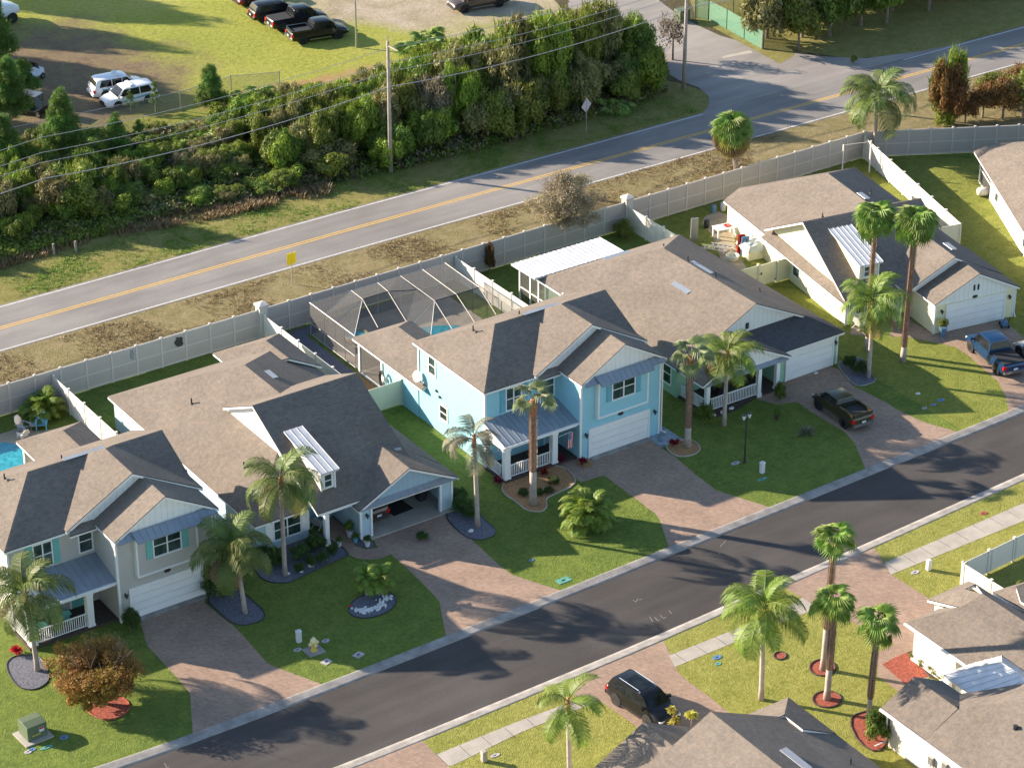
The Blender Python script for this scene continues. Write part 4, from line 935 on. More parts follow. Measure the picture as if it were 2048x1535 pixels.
cbar(BL,FL,.04,F_); cbar(BL,E2,.035,F_); cbar(cg(XL,YBk,1.0),cg(XL,19.8,1.0),.022,F_); cbar(cg(XL,YBk,1.0),cg(XR,YBk,1.0),.022,F_); cbar(cg(XL,YBk,.06),cg(XL,19.8,.06),.03,F_)
cbar(E2,cg(XR,16.2,Z),.05)
for a,c in ((A_,B_),(p2,C_),(p3,D_),(p4,f1),(E2,Fr_),(A_,L1),(B_,L2)): cbar(a,c,.026,F_)
for a,c in ((B_,C_),(C_,Cd),(D_,f1),(f1,Fr_)): cbar(a,c,.04)
fl=px6(560,815,Z); m1=px6(800,742,Z); m2=px6(1092,682,Z); t1=px6(1165,700,Z); t2=px6(1340,822,Z); q1=px6(1562,762,Z); q2=px6(1790,690,Z); q3=px6(2010,612,Z)
for a,c in ((B_,m1),(C_,m2),(D_,q1),(f1,q2),(Fr_,q3)): cbar(a,c,.045)
for a,c in ((B_,fl),(D_,t1),(D_,t2)): cbar(a,c,.03,F_)
cscr([cg(XL,YBk,0),cg(XL,19.8,0),FL,BL]); cscr([cg(XL,YBk,0),BL,E2,cg(XR,YBk,0)])
cscr([BL,L1,A_]); cscr([L1,L2,B_,A_]); cscr([L2,fl,B_]); cscr([A_,B_,C_,p2]); cscr([p2,C_,Cd,D_,p3]); cscr([p3,D_,f1,p4]); cscr([p4,f1,Fr_,E2])
cscr([D_,t1,t2],'screen_lit'); cscr([C_,m2,t1,D_,Cd],'screen_lit')
cscr([B_,fl,m1],'screen_shaded'); cscr([B_,m1,m2,C_],'screen_shaded'); cscr([D_,t2,q1],'screen_shaded'); cscr([D_,q1,q2,f1],'screen_shaded'); cscr([f1,q2,q3,Fr_],'screen_shaded')
cscr([E2,Fr_,q3,cg(XR,16.2,Z)],'screen_shaded'); cscr([cg(XR,16.2,0),cg(XR,YBk,0),E2,cg(XR,16.2,Z)],'screen_shaded')
sheet('pool_deck',[(-5.7,11.3),(6.1,11.3),(6.1,26.3),(-5.7,26.3)],.03,'deck',px=False)
sheet('pool_water',[(-2.9,22.0),(-3.0,20.6),(-1.4,19.9),(.6,19.3),(2.2,17.4),(4.2,16.9),(5.0,18.6),(4.4,20.8),(2.6,22.3),(-.2,22.6)],.045,'pool',px=False,smooth=2)
sheet('stone_path',[(-8.6,14),(-6.1,14),(-6.1,26.3),(6.1,26.3),(6.1,27.4),(-8.6,27.4)],.012,'gravel',px=False)
sheet('stone_path',[(-8.3,15),(-7.1,15),(-7.1,22.5),(-8.3,22.5)],.02,'flag',px=False,smooth=1)
sheet('gravel_strip',[(-8.9,13.6),(-6.0,13.6),(-6.0,19.3),(-7.0,19.3),(-8.9,17)],.018,'mulch_b',px=False)
# ================= palms, trees and shrubs =================
def frond_mesh(L=2.6,droop=1.0,nl=34,ll=.62,rise=.55,seed=0,hang=.8,wind=0,w=.035):
    """feather frond along +x: curved midrib and hanging leaflets"""
    rg=random.Random(seed); b=MB()
    pts=[]; n=10; a=rise; p=Vector((0,0,0)); seg=L/n
    for i in range(n+1):
        pts.append(p.copy()); p=p+Vector((math.cos(a),wind*seg*.12*i/n,math.sin(a)))*seg; a-=droop*(.5+i/n*1.1)/n*1.6
    b.tube(pts,[.035*(1-.85*i/n) for i in range(n+1)],4)
    for i in range(nl):
        u=(i+.6)/nl; k=.16+.84*u; f=k*n; j=min(int(f),n-1); q=pts[j]+(pts[j+1]-pts[j])*(f-j); t=(pts[j+1]-pts[j]).normalized()
        side=t.cross(Vector((0,0,1))).normalized(); le=ll*(.55+.9*math.sin(PI*min(1,.12+k*.86)))*rg.uniform(.85,1.12)
        for s in (-1,1):
            hd=hang*rg.uniform(.6,1.3)
            d1=(side*s*1.0+t*.55+Vector((0,0,.22-.35*hd))+Vector((0,wind*.6,0))).normalized(); d2=(side*s*.55+t*.45+Vector((0,0,-.9*hd))+Vector((0,wind*1.1,0))).normalized()
            m=q+d1*le*.5; e=m+d2*le*.55; ww=t*w
            b.add([q-ww*.7,q+ww*.7,m+ww,m-ww,e+ww*.12,e-ww*.12],[(0,1,2,3),(3,2,4,5)])
    return b.mesh('frond_mesh')
def fan_mesh(R_=.85,pet=1.0,seg=22,rise=.6,seed=0,span=290,droop=.35,fold=.12):
    rg=random.Random(seed); b=MB()
    c=Vector((math.cos(rise)*pet,0,math.sin(rise)*pet)); b.tube([(0,0,0),c*.5+Vector((0,0,.05)),c],[.03,.024,.018],4)
    t=c.normalized(); tilt=rise-.9
    X=Vector((math.cos(tilt),0,math.sin(tilt))); Y=Vector((0,1,0)); Z=X.cross(Y)
    for i in range(seg):
        a=R(-span/2+span*(i+.5)/seg); da=R(span/seg*.52); Lr=R_*(.72+.28*math.cos(a*.6))*rg.uniform(.9,1.08)
        d0=X*math.cos(a-da)+Y*math.sin(a-da); d1=X*math.cos(a+da)+Y*math.sin(a+da); dm=X*math.cos(a)+Y*math.sin(a)
        dn=Vector((0,0,-1))*droop*Lr*rg.uniform(.7,1.4)
        m=c+dm*Lr*.58+Z*fold*.5
        b.add([c,c+d0*Lr*.60,m,c+d1*Lr*.60,c+dm*Lr+dn],[(0,1,2),(0,2,3),(1,4,2),(2,4,3)])
    return b.mesh('fan_mesh')
FM={}
for i in range(5):
    FM['q%d'%i]=frond_mesh(2.7+.15*i,1.15+.14*i,56,.72,.75-.05*i,i,1.1,w=.022)
    FM['w%d'%i]=frond_mesh(2.5,1.0+.1*i,48,.66,.5,20+i,.8,wind=1.2,w=.022)
    FM['s%d'%i]=frond_mesh(1.25,1.1+.1*i,22,.30,.7,40+i,.7,w=.028)
    FM['f%d'%i]=fan_mesh(.74+.04*i,.85,20,.6,i,230,.30,.16)
    FM['b%d'%i]=fan_mesh(1.05,1.25,24,.5,10+i,330,.5)
def frond_obj(key,mat,parent,loc,yaw,pitch,scale=1.0,name='frond',roll=0):
    k=(key,mat)
    if k not in FM: me=FM[key].copy(); me.materials.clear(); me.materials.append(M(mat)); FM[k]=me
    o=bpy.data.objects.new(name,FM[k]); COL.objects.link(o); o.parent=parent; o.location=loc
    o.rotation_euler=(Matrix.Rotation(yaw,3,'Z')@Matrix.Rotation(-pitch,3,'Y')@Matrix.Rotation(roll,3,'X')).to_euler(); o.scale=(scale,)*3
    return o
WINDYAW=-SA   # fronds stream down-wind, away from the sun
def trunk_path(h,lean=(0,0),n=7,curve=.0):
    return [Vector((lean[0]*(i/n)**1.4+curve*math.sin(PI*i/n),lean[1]*(i/n)**1.4,h*i/n)) for i in range(n+1)]
def queen(px,py,h,label,mat='frond',n=15,seed=0,L=1.0,lean=(0,0),r=.15,wind=.0,group='queen palms in the front yards',dead=0,key='q',name='queen_palm',cr=1.0,skirt=2):
    b=G(px,py); T=empty(name,(b.x,b.y,0),0,label,'palm tree',group); rg=random.Random(seed)
    P=trunk_path(h,lean); rr=[r*1.25]+[r*(1.05-.18*i/7) for i in range(1,8)]; rr[-1]=r*.8
    MB().tube(P,rr,9).build('trunk',M('trunk_q'),T,smooth=True)
    top=P[-1]
    MB().tube([top-Vector((0,0,.15)),top+Vector((0,0,.35)),top+Vector((0,0,.8))],[r*1.15,r*1.0,r*.45],8).build('crownshaft',M('trunk_husk' if skirt else mat),T,smooth=True)
    for i in range(n):
        a=2*PI*i*.381966*1.0+rg.uniform(-.25,.25); lv=i/(n-1)
        pit=1.05-1.45*lv+rg.uniform(-.1,.1)
        if wind:
            d=(a-WINDYAW+PI)%(2*PI)-PI; a-=d*wind*.45
        frond_obj(('w' if wind and lv<.6 and key=='q' else key)+str(rg.randrange(5)),mat,T,top+Vector((0,0,.55-.35*lv)),a,pit-.35,L*rg.uniform(.88,1.08),roll=rg.uniform(-.25,.25))
    for i in range(dead):
        frond_obj(key+str(i%5),'frond_y' if i%2 else 'dead',T,top+Vector((0,0,.1)),rg.uniform(0,2*PI),-.85,L*.85)
    return T
def washy(px,py,h,label,mat='fan',n=20,seed=0,husk=.5,s=1.0,r=.17,wind=0,lean=(0,0),group='tall fan palms with shaggy trunks',spread=1,name='fan_palm'):
    b=G(px,py); T=empty(name,(b.x,b.y,0),0,label,'palm tree',group); rg=random.Random(seed)
    P=trunk_path(h,lean,9)
    k=int(9*(1-husk))
    lo=P[:k+1]; 
    MB().tube(lo,[r*1.35]+[r*(1.0)]*(len(lo)-1),9).build('trunk',M('trunk_q'),T,smooth=True)
    # shaggy part: rings of old leaf bases
    if husk>0:
        m=MB(); hb=P[k].z; m.tube(P[k:],[r*.95]*len(P[k:]),9)
        kk=MB(); z=hb
        def at(z):
            f=z/h*9; j=min(int(f),8); return P[j]+(P[j+1]-P[j])*(f-j)
        u=0
        while z<h-.1:
            for q in range(7):
                a=u*.9+q*2*PI/7; c=at(z); d=Vector((math.cos(a),math.sin(a),0)); t=Vector((-math.sin(a),math.cos(a),0))
                lo_=r*.9; e=.07+.05*rg.random()
                kk.add([c+d*lo_-t*.06,c+d*lo_+t*.06,c+d*(r+e)+Vector((0,0,.17))+t*.02,c+d*(r+e)+Vector((0,0,.17))-t*.02],[(0,1,2,3)])
            z+=.105; u+=1
        m.build('husky_trunk',M('trunk_w'),T); kk.build('leaf_base',M('boot'),T)
        MB().tube([P[-1]-Vector((0,0,.9)),P[-1]-Vector((0,0,.1)),P[-1]+Vector((0,0,.3))],[r*1.05,r*1.35,r*.6],8).build('crownshaft',M('trunk_husk'),T)
    top=P[-1]
    for i in range(n):
        lv=i/(n-1); a=i*2.399963+rg.uniform(-.2,.2); pit=1.25-1.25*lv*spread+rg.uniform(-.12,.12)
        if wind:
            d=(a-WINDYAW+PI)%(2*PI)-PI; a-=d*wind*.5
        frond_obj('f%d'%rg.randrange(5),mat,T,top+Vector((0,0,.25-.2*lv)),a,pit-.55,s*rg.uniform(.85,1.1),name='fan_leaf',roll=rg.uniform(-.3,.3))
    return T
# leaf crowns -----------------------------------------------------------
def crown_mesh(seed,n=3400,leaf=.070,lumps=14,core=.40,spread=.42,flat=1.0,hollow=False,up=.35,wd=.55):
    """leaf clumps on the lobes of an uneven unit crown; every leaf a small bent face"""
    rg=random.Random(seed); b=MB(); C=[]
    for i in range(lumps):
        a=rg.uniform(0,2*PI); z=rg.uniform(-.35,.9); q=math.sqrt(max(0,1-z*z))*rg.uniform(.45,.8)
        C.append((Vector((q*math.cos(a),q*math.sin(a),z*.72)),rg.uniform(.26,spread)))
    C.append((Vector((0,0,.15)),.5))
    for i in range(n):
        c,r=C[rg.randrange(len(C))] if rg.random()<.85 else C[-1]
        d=Vector((rg.gauss(0,1),rg.gauss(0,1),rg.gauss(0,1)+.25)).normalized(); p=c+d*r*rg.uniform(.72,1.08)
        nn=(d*1.2+Vector((rg.gauss(0,.42),rg.gauss(0,.42),rg.gauss(0,.42)+up))).normalized(); t=nn.cross(Vector((rg.gauss(0,1),rg.gauss(0,1),rg.gauss(0,1)))).normalized(); s=nn.cross(t)
        L=leaf*rg.uniform(.6,1.35); w=L*wd
        if rg.random()<.28:
            q=(d*.9+Vector((0,0,.5))+Vector((rg.gauss(0,.3),rg.gauss(0,.3),0))).normalized(); e=p+q*L*2.6; v=q.cross(nn).normalized()*L*.28
            b.add([p-v,p+v,e],[(0,1,2)]); continue
        b.add([p-t*L-s*w*.2,p-s*w+nn*L*.15,p+t*L,p+s*w+nn*L*.15],[(0,1,2,3)])
    if core and not hollow:
        for c,r in C: b.ico(c,(r*core*1.25,)*3,1,.18,rg)
    return b.mesh('crown_mesh')
CM=[crown_mesh(100+i,3000,.092) for i in range(6)]
CF=[crown_mesh(200+i,3600,.062,16,.42,.34) for i in range(4)]      # finer leaves, for close shrubs
CS=[crown_mesh(300+i,1100,.06,8,0,.5,hollow=True) for i in range(4)]  # sparse, see-through
CP=[crown_mesh(400+i,2000,.10,12,.35,.30,up=.8,wd=.13) for i in range(4)] # needle tufts
def with_mat(me,mat):
    k=(me.name,mat)
    if k not in FM:
        c=me.copy(); c.materials.clear(); c.materials.append(M(mat)); FM[k]=c
    return FM[k]
def crown(parent,me,mat,loc,s,rz=0,name='crown'):
    o=bpy.data.objects.new(name,with_mat(me,mat)); COL.objects.link(o); o.parent=parent; o.location=loc; o.scale=s; o.rotation_euler=(0,0,rz); return o
def limbs(T,h,r,rg,spread=1.0,n=5,mat='bark',lean=(0,0)):
    b=MB(); fork=Vector((lean[0]*.5,lean[1]*.5,h*.42)); b.tube([(0,0,-.1),(lean[0]*.2,lean[1]*.2,h*.2),fork],[r,r*.8,r*.65],7)
    for i in range(n):
        a=2*PI*i/n+rg.uniform(-.3,.3); e=Vector((math.cos(a)*spread,math.sin(a)*spread,h*rg.uniform(.72,.95)))+Vector((*lean,0))
        m=fork+(e-fork)*.5+Vector((rg.uniform(-.15,.15),rg.uniform(-.15,.15),.1))
        b.tube([fork,m,e],[r*.5,r*.34,r*.1],5)
    return b.build('trunk',M(mat),T)
def tree(x,y,h,rad,label,mats=('green',),seed=0,group=None,kind='tree',name='tree',low=.25,meshes=None,z=0,ncrown=1,cat='tree',trunk=True):
    rg=random.Random(seed); T=empty(name,(x,y,z),0,label,cat,group)
    meshes=meshes or CM
    if trunk: limbs(T,h,.05+h*.02,rg,rad*.5)
    ch=h*(1-low)/2/.92
    if ncrown==1: crown(T,meshes[rg.randrange(len(meshes))],mats[0],(0,0,h-ch*.92),(rad,rad,ch),rg.uniform(0,6))
    else:
        for i in range(ncrown):
            a=2*PI*i/ncrown+rg.uniform(-.3,.3); q=rad*.45
            hh=h*rg.uniform(.8,1.0) if i else h
            c2=hh*(1-low)/2/.92
            crown(T,meshes[rg.randrange(len(meshes))],mats[i%len(mats)],(q*math.cos(a),q*math.sin(a),hh-c2*.92),(rad*.66,rad*.66,c2),rg.uniform(0,6))
    return T
def shrub(px,py,h,rad,label,mat='shrub',seed=0,group=None,name='shrub',meshes=None,cat='shrub',world=None):
    p=G(px,py) if world is None else Vector((*world,0)); rg=random.Random(seed)
    T=empty(name,(p.x,p.y,0),0,label,cat,group)
    crown(T,(meshes or CF)[seed%4],mat,(0,0,h*.46),(rad,rad,h*.6),rg.uniform(0,6),'foliage')
    b=MB()
    for i in range(4):
        a=i*PI/2+.3; b.tube([(0,0,-.02),(rad*.3*math.cos(a),rad*.3*math.sin(a),h*.5)],[.03,.012],4)
    b.build('stem',M('bark'),T)
    return T
def rosette(px,py,label,mat,n=26,L=.75,rise=(.3,1.35),w=.06,seed=0,group=None,cat='shrub',name='spiky_plant',stem=0,world=None):
    p=G(px,py) if world is None else Vector((*world,0)); rg=random.Random(seed); T=empty(name,(p.x,p.y,0),0,label,cat,group)
    b=MB()
    heads=[(Vector((0,0,stem)),1)] if not stem else [(Vector((rg.uniform(-.2,.2),rg.uniform(-.2,.2),stem*rg.uniform(.6,1.1))),.8) for _ in range(4)]
    for hd,sc in heads:
        for i in range(n if not stem else n//2):
            a=rg.uniform(0,2*PI); e=rg.uniform(*rise); d=Vector((math.cos(a)*math.cos(e),math.sin(a)*math.cos(e),math.sin(e))); t=Vector((-math.sin(a),math.cos(a),0))*w*sc
            l=L*sc*rg.uniform(.7,1.1); m=hd+d*l*.55; q=hd+d*l+Vector((0,0,-.22*l))
            b.add([hd-t*.4,hd+t*.4,m+t,m-t,q],[(0,1,2,3),(3,2,4)])
    b.build('leaves',M(mat),T)
    c=MB(); c.tube([(0,0,-.02),(0,0,max(stem,.08))],[.04,.03],5); c.build('stem',M('bark'),T)
    return T
# ---- palms of the front yards (label singles each out) ----
queen(75,1340,4.9,'queen palm in the dark gravel bed at the front of the grey house',n=17,seed=1,L=1.12,lean=(-.2,.2),dead=1)
queen(490,1225,4.3,'queen palm in the gravel bed between the two left driveways','frond',n=15,seed=2,L=1.1,lean=(-.35,.3),dead=3)
queen(570,1150,6.4,'tall queen palm in front of the windows of the pale blue house','frond',n=14,seed=3,L=1.05,lean=(.1,.2),dead=3)
queen(955,1052,6.1,'wind-blown queen palm in the gravel bed beside the open garage','frond_g',n=11,seed=4,L=.92,lean=(-.15,.1),wind=-.55,r=.16)
queen(1448,850,5.0,'queen palm beside the white porch railing of the green house','frond_b',n=16,seed=5,L=.98,lean=(.25,.25),dead=2)
queen(1737,755,5.4,'queen palm in the rock-edged bed right of the olive pickup','frond_b',n=16,seed=6,L=1.08,lean=(.15,.25),dead=2)
queen(1747,318,5.2,'large queen palm in the fence corner behind the yellow house','frond',n=20,seed=7,L=1.35,lean=(.1,.1),dead=3,group='queen palms in the back yards')
queen(1522,1398,5.6,'bright queen palm in the lawn across the street, left of three fan palms','frond_b',n=18,seed=8,L=1.1,lean=(.0,.2),dead=1,group='queen palms across the street')
queen(1139,1562,4.9,'wind-blown queen palm at the bottom edge beside the black car','frond_b',n=10,seed=9,L=1.05,lean=(-.1,.1),wind=.5,group='queen palms across the street')
washy(1066,1008,7.6,'tall shaggy fan palm with few leaves in front of the sky blue house','fan_p',n=7,seed=11,husk=.62,s=1.15,r=.24,lean=(.0,.05))
washy(1375,892,6.7,'fan palm with an orange-topped trunk left of the green house','fan_p',n=8,seed=12,husk=.68,s=1.2,r=.22,lean=(.1,.1))
washy(1806,722,10.6,'tallest fan palm standing in the lawn before the yellow house','fan',n=34,seed=13,husk=.8,s=1.2,r=.19,spread=1.25,lean=(.3,.1))
washy(1733,700,10.2,'slender fan palm rising behind a queen palm at the yellow house','fan',n=26,seed=14,husk=.85,s=1.15,r=.15,spread=1.2,lean=(.1,.1))
washy(1646,1338,8.6,'tallest of the three fan palms in red mulch rings across the street','fan',n=15,seed=15,husk=.65,s=.95,r=.17,lean=(.35,.1),group='fan palms in red mulch rings')
washy(1654,1397,6.3,'thick-trunked middle fan palm in the front red mulch ring','fan',n=16,seed=16,husk=.6,s=1.05,r=.19,lean=(.15,.05),group='fan palms in red mulch rings')
washy(1737,1434,6.0,'dark-trunked fan palm in the red mulch bed by the round shrub','fan',n=16,seed=17,husk=.72,s=1.0,r=.15,lean=(.25,.05),group='fan palms in red mulch rings')
# cabbage palm with a beard of old fronds behind the fence
b=G(1474,372); T=empty('cabbage_palm',(b.x,b.y,0),0,'round-headed cabbage palm with brown hanging fronds behind the rear fence','palm tree'); rg=random.Random(3)
P=trunk_path(4.6,(-.6,.2)); MB().tube(P,[.3,.24,.22,.22,.22,.22,.24,.26],8).build('trunk',M('bark'),T)
for i in range(58):
    lv=i/57; frond_obj('f%d'%(i%5),'fan' if lv<.5 else ('dead' if i%3 else 'frond_y'),T,P[-1]+Vector((0,0,.35-.6*lv)),i*2.4,1.35-2.3*lv-.5,1.35-.15*lv,name='fan_leaf')
# pygmy palm in the oval bed, bushy palms
for i,(px,py,h,s) in enumerate(((733,1190,.9,.95),(765,1188,.8,.9))):
    queen(px,py,h,('dwarf palm at the left of the oval gravel bed','dwarf palm at the right of the oval gravel bed')[i],'frond_b',n=16,seed=21+i,L=s,r=.08,key='s',group='dwarf palms in the oval bed',name='dwarf_palm',skirt=0)
def clump_palm(px,py,label,n=60,s=1.0,mat='frond_b',seed=0,hgt=1.0):
    b=G(px,py); T=empty('clumping_palm',(b.x,b.y,0),0,label,'palm'); rg=random.Random(seed)
    for i in range(n):
        a=rg.uniform(0,2*PI); q=rg.uniform(0,.35)
        frond_obj('s%d'%(i%5),mat,T,Vector((q*math.cos(a),q*math.sin(a),rg.uniform(.0,.75)*hgt)),a,rg.uniform(-.1,1.2),s*rg.uniform(.95,1.45))
    MB().tube([(0,0,0),(0,0,.5*hgt)],[.2,.12],6).build('stem',M('bark'),T)
    return T
clump_palm(1172,1052,'big bushy clumping palm on the lawn of the sky blue house',150,1.1,'frond_b',5,1.7)
clump_palm(88,832,'bushy palm in the left back yard by the grey fence',80,1.0,'frond_b',6)
# the two white-trunked small palms hidden behind the autumn tree: part of the porch planting
# autumn tree
b=G(200,1405); T=empty('autumn_tree',(b.x,b.y,0),0,'orange and green crape myrtle in a red mulch ring by the left driveway','tree'); rg=random.Random(8)
m=MB()
for i in range(16):
    a=2*PI*i/16+rg.uniform(-.2,.2); q=rg.uniform(.6,2.1); e=Vector((q*math.cos(a),q*math.sin(a),rg.uniform(2.6,4.0))); mid=Vector((e.x*.35,e.y*.35,e.z*.5))
    m.tube([(0,0,-.05),mid,e],[.06,.035,.01],5)
    for k in range(3):
        f=e+Vector((rg.uniform(-.7,.7),rg.uniform(-.7,.7),rg.uniform(.1,.9))); m.tube([mid+(e-mid)*.5,f],[.015,.005],4)
m.build('trunk',M('bark'),T)
for i in range(26):
    a=i*2.4; q=.35+1.85*math.sqrt(i/26); crown(T,CS[i%4],'autumn',(q*math.cos(a),q*math.sin(a),1.15+2.3*rg.random()*(1-.3*q/2.2)),(1.15,1.15,.9),a)
for i in range(7):
    a=i*.9; crown(T,CM[i%5],'autumn',(1.35*math.cos(a),1.35*math.sin(a),1.15+.6*rg.random()),(1.0,1.0,.8),a)
m=MB()
for i in range(90):
    a=rg.uniform(-.6,1.6); q=rg.uniform(.6,2.4); p0=Vector((q*math.cos(a),q*math.sin(a),rg.uniform(1.2,2.4))); m.tube([p0,p0+Vector((rg.uniform(.0,.5),rg.uniform(-.2,.4),rg.uniform(.7,1.4)))],[.010,.004],3)
m.build('twigs',M('wood'),T)
# grey sparse tree behind the rear fence
b=G(1128,488); T=empty('bare_tree',(b.x,b.y,0),0,'half-bare tree with a pinkish thin crown beside the white patio roof','tree'); rg=random.Random(9)
m=MB()
for i in range(26):
    a=2*PI*i/26+rg.uniform(-.2,.2); q=rg.uniform(.5,2.3); e=Vector((q*math.cos(a),q*math.sin(a),rg.uniform(2.9,5.6))); mid=Vector((e.x*.3,e.y*.3,e.z*.55))
    m.tube([(0,0,-.05),(0,0,1.0),mid,e],[.13,.10,.05,.012],5)
    for k in range(4):
        f=e+Vector((rg.uniform(-.7,.7),rg.uniform(-.7,.7),rg.uniform(-.1,.7))); m.tube([mid+(e-mid)*rg.uniform(.4,.9),f],[.018,.006],3)
m.build('trunk',M('wood'),T)
for i in range(30):
    a=i*2.4; q=2.3*math.sqrt(i/30); crown(T,CS[i%4],'thin',(q*math.cos(a),q*math.sin(a),2.0+3.4*rg.random()*(1-.25*q/2.3)),(1.15,1.15,1.0),a)
for i,(px,py,h,r_,l,mt) in enumerate(((980,545,2.5,.5,'thin reddish young tree behind the cage by the rear fence','rust'),(1245,475,1.5,.9,'broad yellow-green shrub in the corner by the stucco pillar','yellowgreen'))):
    shrub(px,py,h,r_,l,mt,30+i)
# planted shrubs
sh=[(435,1192,1.9,1.1,'large dark shrub with pale flowers right of the left garage'),(465,1165,2.2,1.3,'tall dark shrub behind the gravel bed at the left house corner'),(262,1262,1.6,.75,'dark shrub left of the left garage door'),
(600,1118,1.0,.75,'rounded shrub under the window of the pale blue house'),(632,1100,1.2,.8,'largest rounded shrub beside the porch of the pale blue house'),(645,1125,.8,.5,'clipped ball shrub near the porch walk, upper one'),(622,1133,.75,.45,'clipped ball shrub, front right of the row'),(600,1142,.7,.42,'clipped ball shrub, front middle of the row'),(550,1128,1.1,.8,'rounded shrub behind the tall palm trunk'),(533,1120,1.0,.8,'rounded shrub at the left end of the window bed'),(668,1108,.8,.5,'small shrub at the end of the walk bed'),
(915,1005,1.1,.75,'dark shrub on the right wall of the open garage'),(925,1022,1.2,.8,'dark shrub beside the wind-blown palm'),(940,1035,.9,.6,'low shrub near the driveway edge by the wind-blown palm'),
(1560,800,1.4,.55,'green shrub in a pot left of the green house garage'),(1405,850,1.7,.9,'leafy shrub at the left end of the white railing'),(1700,735,1.0,.6,'small shrub on the bed by the right corner of the green house'),(1722,748,1.0,.75,'dark shrub behind the palm in the rock-edged bed'),
(1752,1480,2.2,1.15,'round shrub in the red mulch bed by the cream house'),
(1835,1318,.55,.6,'low hedge plant by the aqua porch roof, nearest the mulch triangle'),(1853,1330,.55,.6,'low hedge plant by the aqua porch roof, second one'),(1872,1345,.55,.6,'low hedge plant by the aqua porch roof, third one'),(1890,1358,.5,.6,'low hedge plant by the aqua porch roof, last one'),
(1107,965,.45,.5,'low green bush in the tan mulch bed, upper right'),(1098,985,.45,.4,'low green bush in the tan mulch bed, middle'),(1047,990,.5,.45,'low green bush left of the shaggy fan palm'),(1080,988,.4,.4,'low green bush right of the shaggy fan palm'),
(845,1078,.5,.5,'low green plant in the stone bed at the garage corner') ]
for i,(px,py,h,r_,l) in enumerate(sh): shrub(px,py,h,r_,l,'yellowgreen' if 19<=i<=22 else ('green' if i in(18,14,15) else 'shrub'),50+i)
for i,(px,py,l) in enumerate(((995,970,'crimson spiky plant at the left of the tan bed'),(1013,958,'crimson spiky plant at the porch corner post'),(1022,950,'small crimson plant just right of the porch corner post'),(1052,935,'crimson plant against the middle of the railing'),(1088,948,'dark crimson plant in the middle of the tan bed'),(1104,920,'crimson plant beside the hanging flag'),(1120,925,'crimson plant under the flag'),(1167,928,'crimson plant left of the sky blue garage door'),(1347,893,'crimson plant in the round bed beside the flagstones'))):
    rosette(px,py,l,'cordyline',30,.55,(.1,1.4),.07,i,'crimson spiky plants round the sky blue house',stem=.35 if i!=4 else .2,name='crimson_plant')
rosette(38,1308,'scarlet leafy plant in the dark gravel bed at the far left','redfl',60,.55,(.0,1.4),.09,3,stem=.3,name='scarlet_plant')
rosette(1612,868,'spiky agave on the lawn beside the olive pickup','frond_g',60,1.0,(.15,1.2),.05,4,name='agave')
for i,(px,py,l) in enumerate(((1345,1470,'yellow variegated shrub in front of the black car, left'),(1382,1460,'yellow variegated shrub in front of the black car, right'))):
    rosette(px,py,l,'yellowbush',90,.55,(.1,1.4),.08,30+i,stem=1.5,name='yellow_shrub')
# ================= scrub and woods along the highway =================
def lerp(a,b,t): return a+(b-a)*t
def interp(x,tab):
    if x<=tab[0][0]: return tab[0][1]
    for (a,u),(b,v) in zip(tab[:-1],tab[1:]):
        if x<=b: return u+(v-u)*(x-a)/(b-a)
    return tab[-1][1]
rg=random.Random(77)
front=[(-60,49.5),(-12,51.5),(-4,50.2),(5,49.0),(15,47.6),(25,47.2),(38,47.4),(44,48.6)]
backl=[(-60,70),(-12,70),(0,67),(8,64.5),(14,62.5),(22,60.5),(32,60.5),(44,60.5)]
hmax=[(-60,3.5),(-12,4.2),(-8,3.2),(-3,2.2),(4,2.0),(7,4.4),(11,5.8),(19,5.8),(21.5,6.8),(26,8.0),(36,8.4),(42,7.6),(45,5.5)]
G1='trees crowding the strip between highway and field'
pts=[]
tries=0
while tries<5000 and len(pts)<150:
    tries+=1
    x=rg.uniform(-36,44.5); y=rg.uniform(interp(x,front)+.9,interp(x,backl)-.6)
    hm=interp(x,hmax); dmin=1.5+hm*.14
    if all((x-a)**2+(y-b)**2>dmin**2 for a,b in pts): pts.append((x,y))
kinds={'vine':'vine-draped bright green tree in the dense wood','green':'dark green broad-leaved tree in the dense wood','olive':'dull olive tree in the dense wood','dull':'greyish brown scrubby tree in the dense wood','yellowgreen':'yellow-green tree in the dense wood'}
kl={'vine':'low vine-covered green thicket tree','green':'low dark green scrub tree','olive':'low olive-green scrub tree','dull':'low greyish scrub bush','yellowgreen':'low yellow-green scrub tree'}
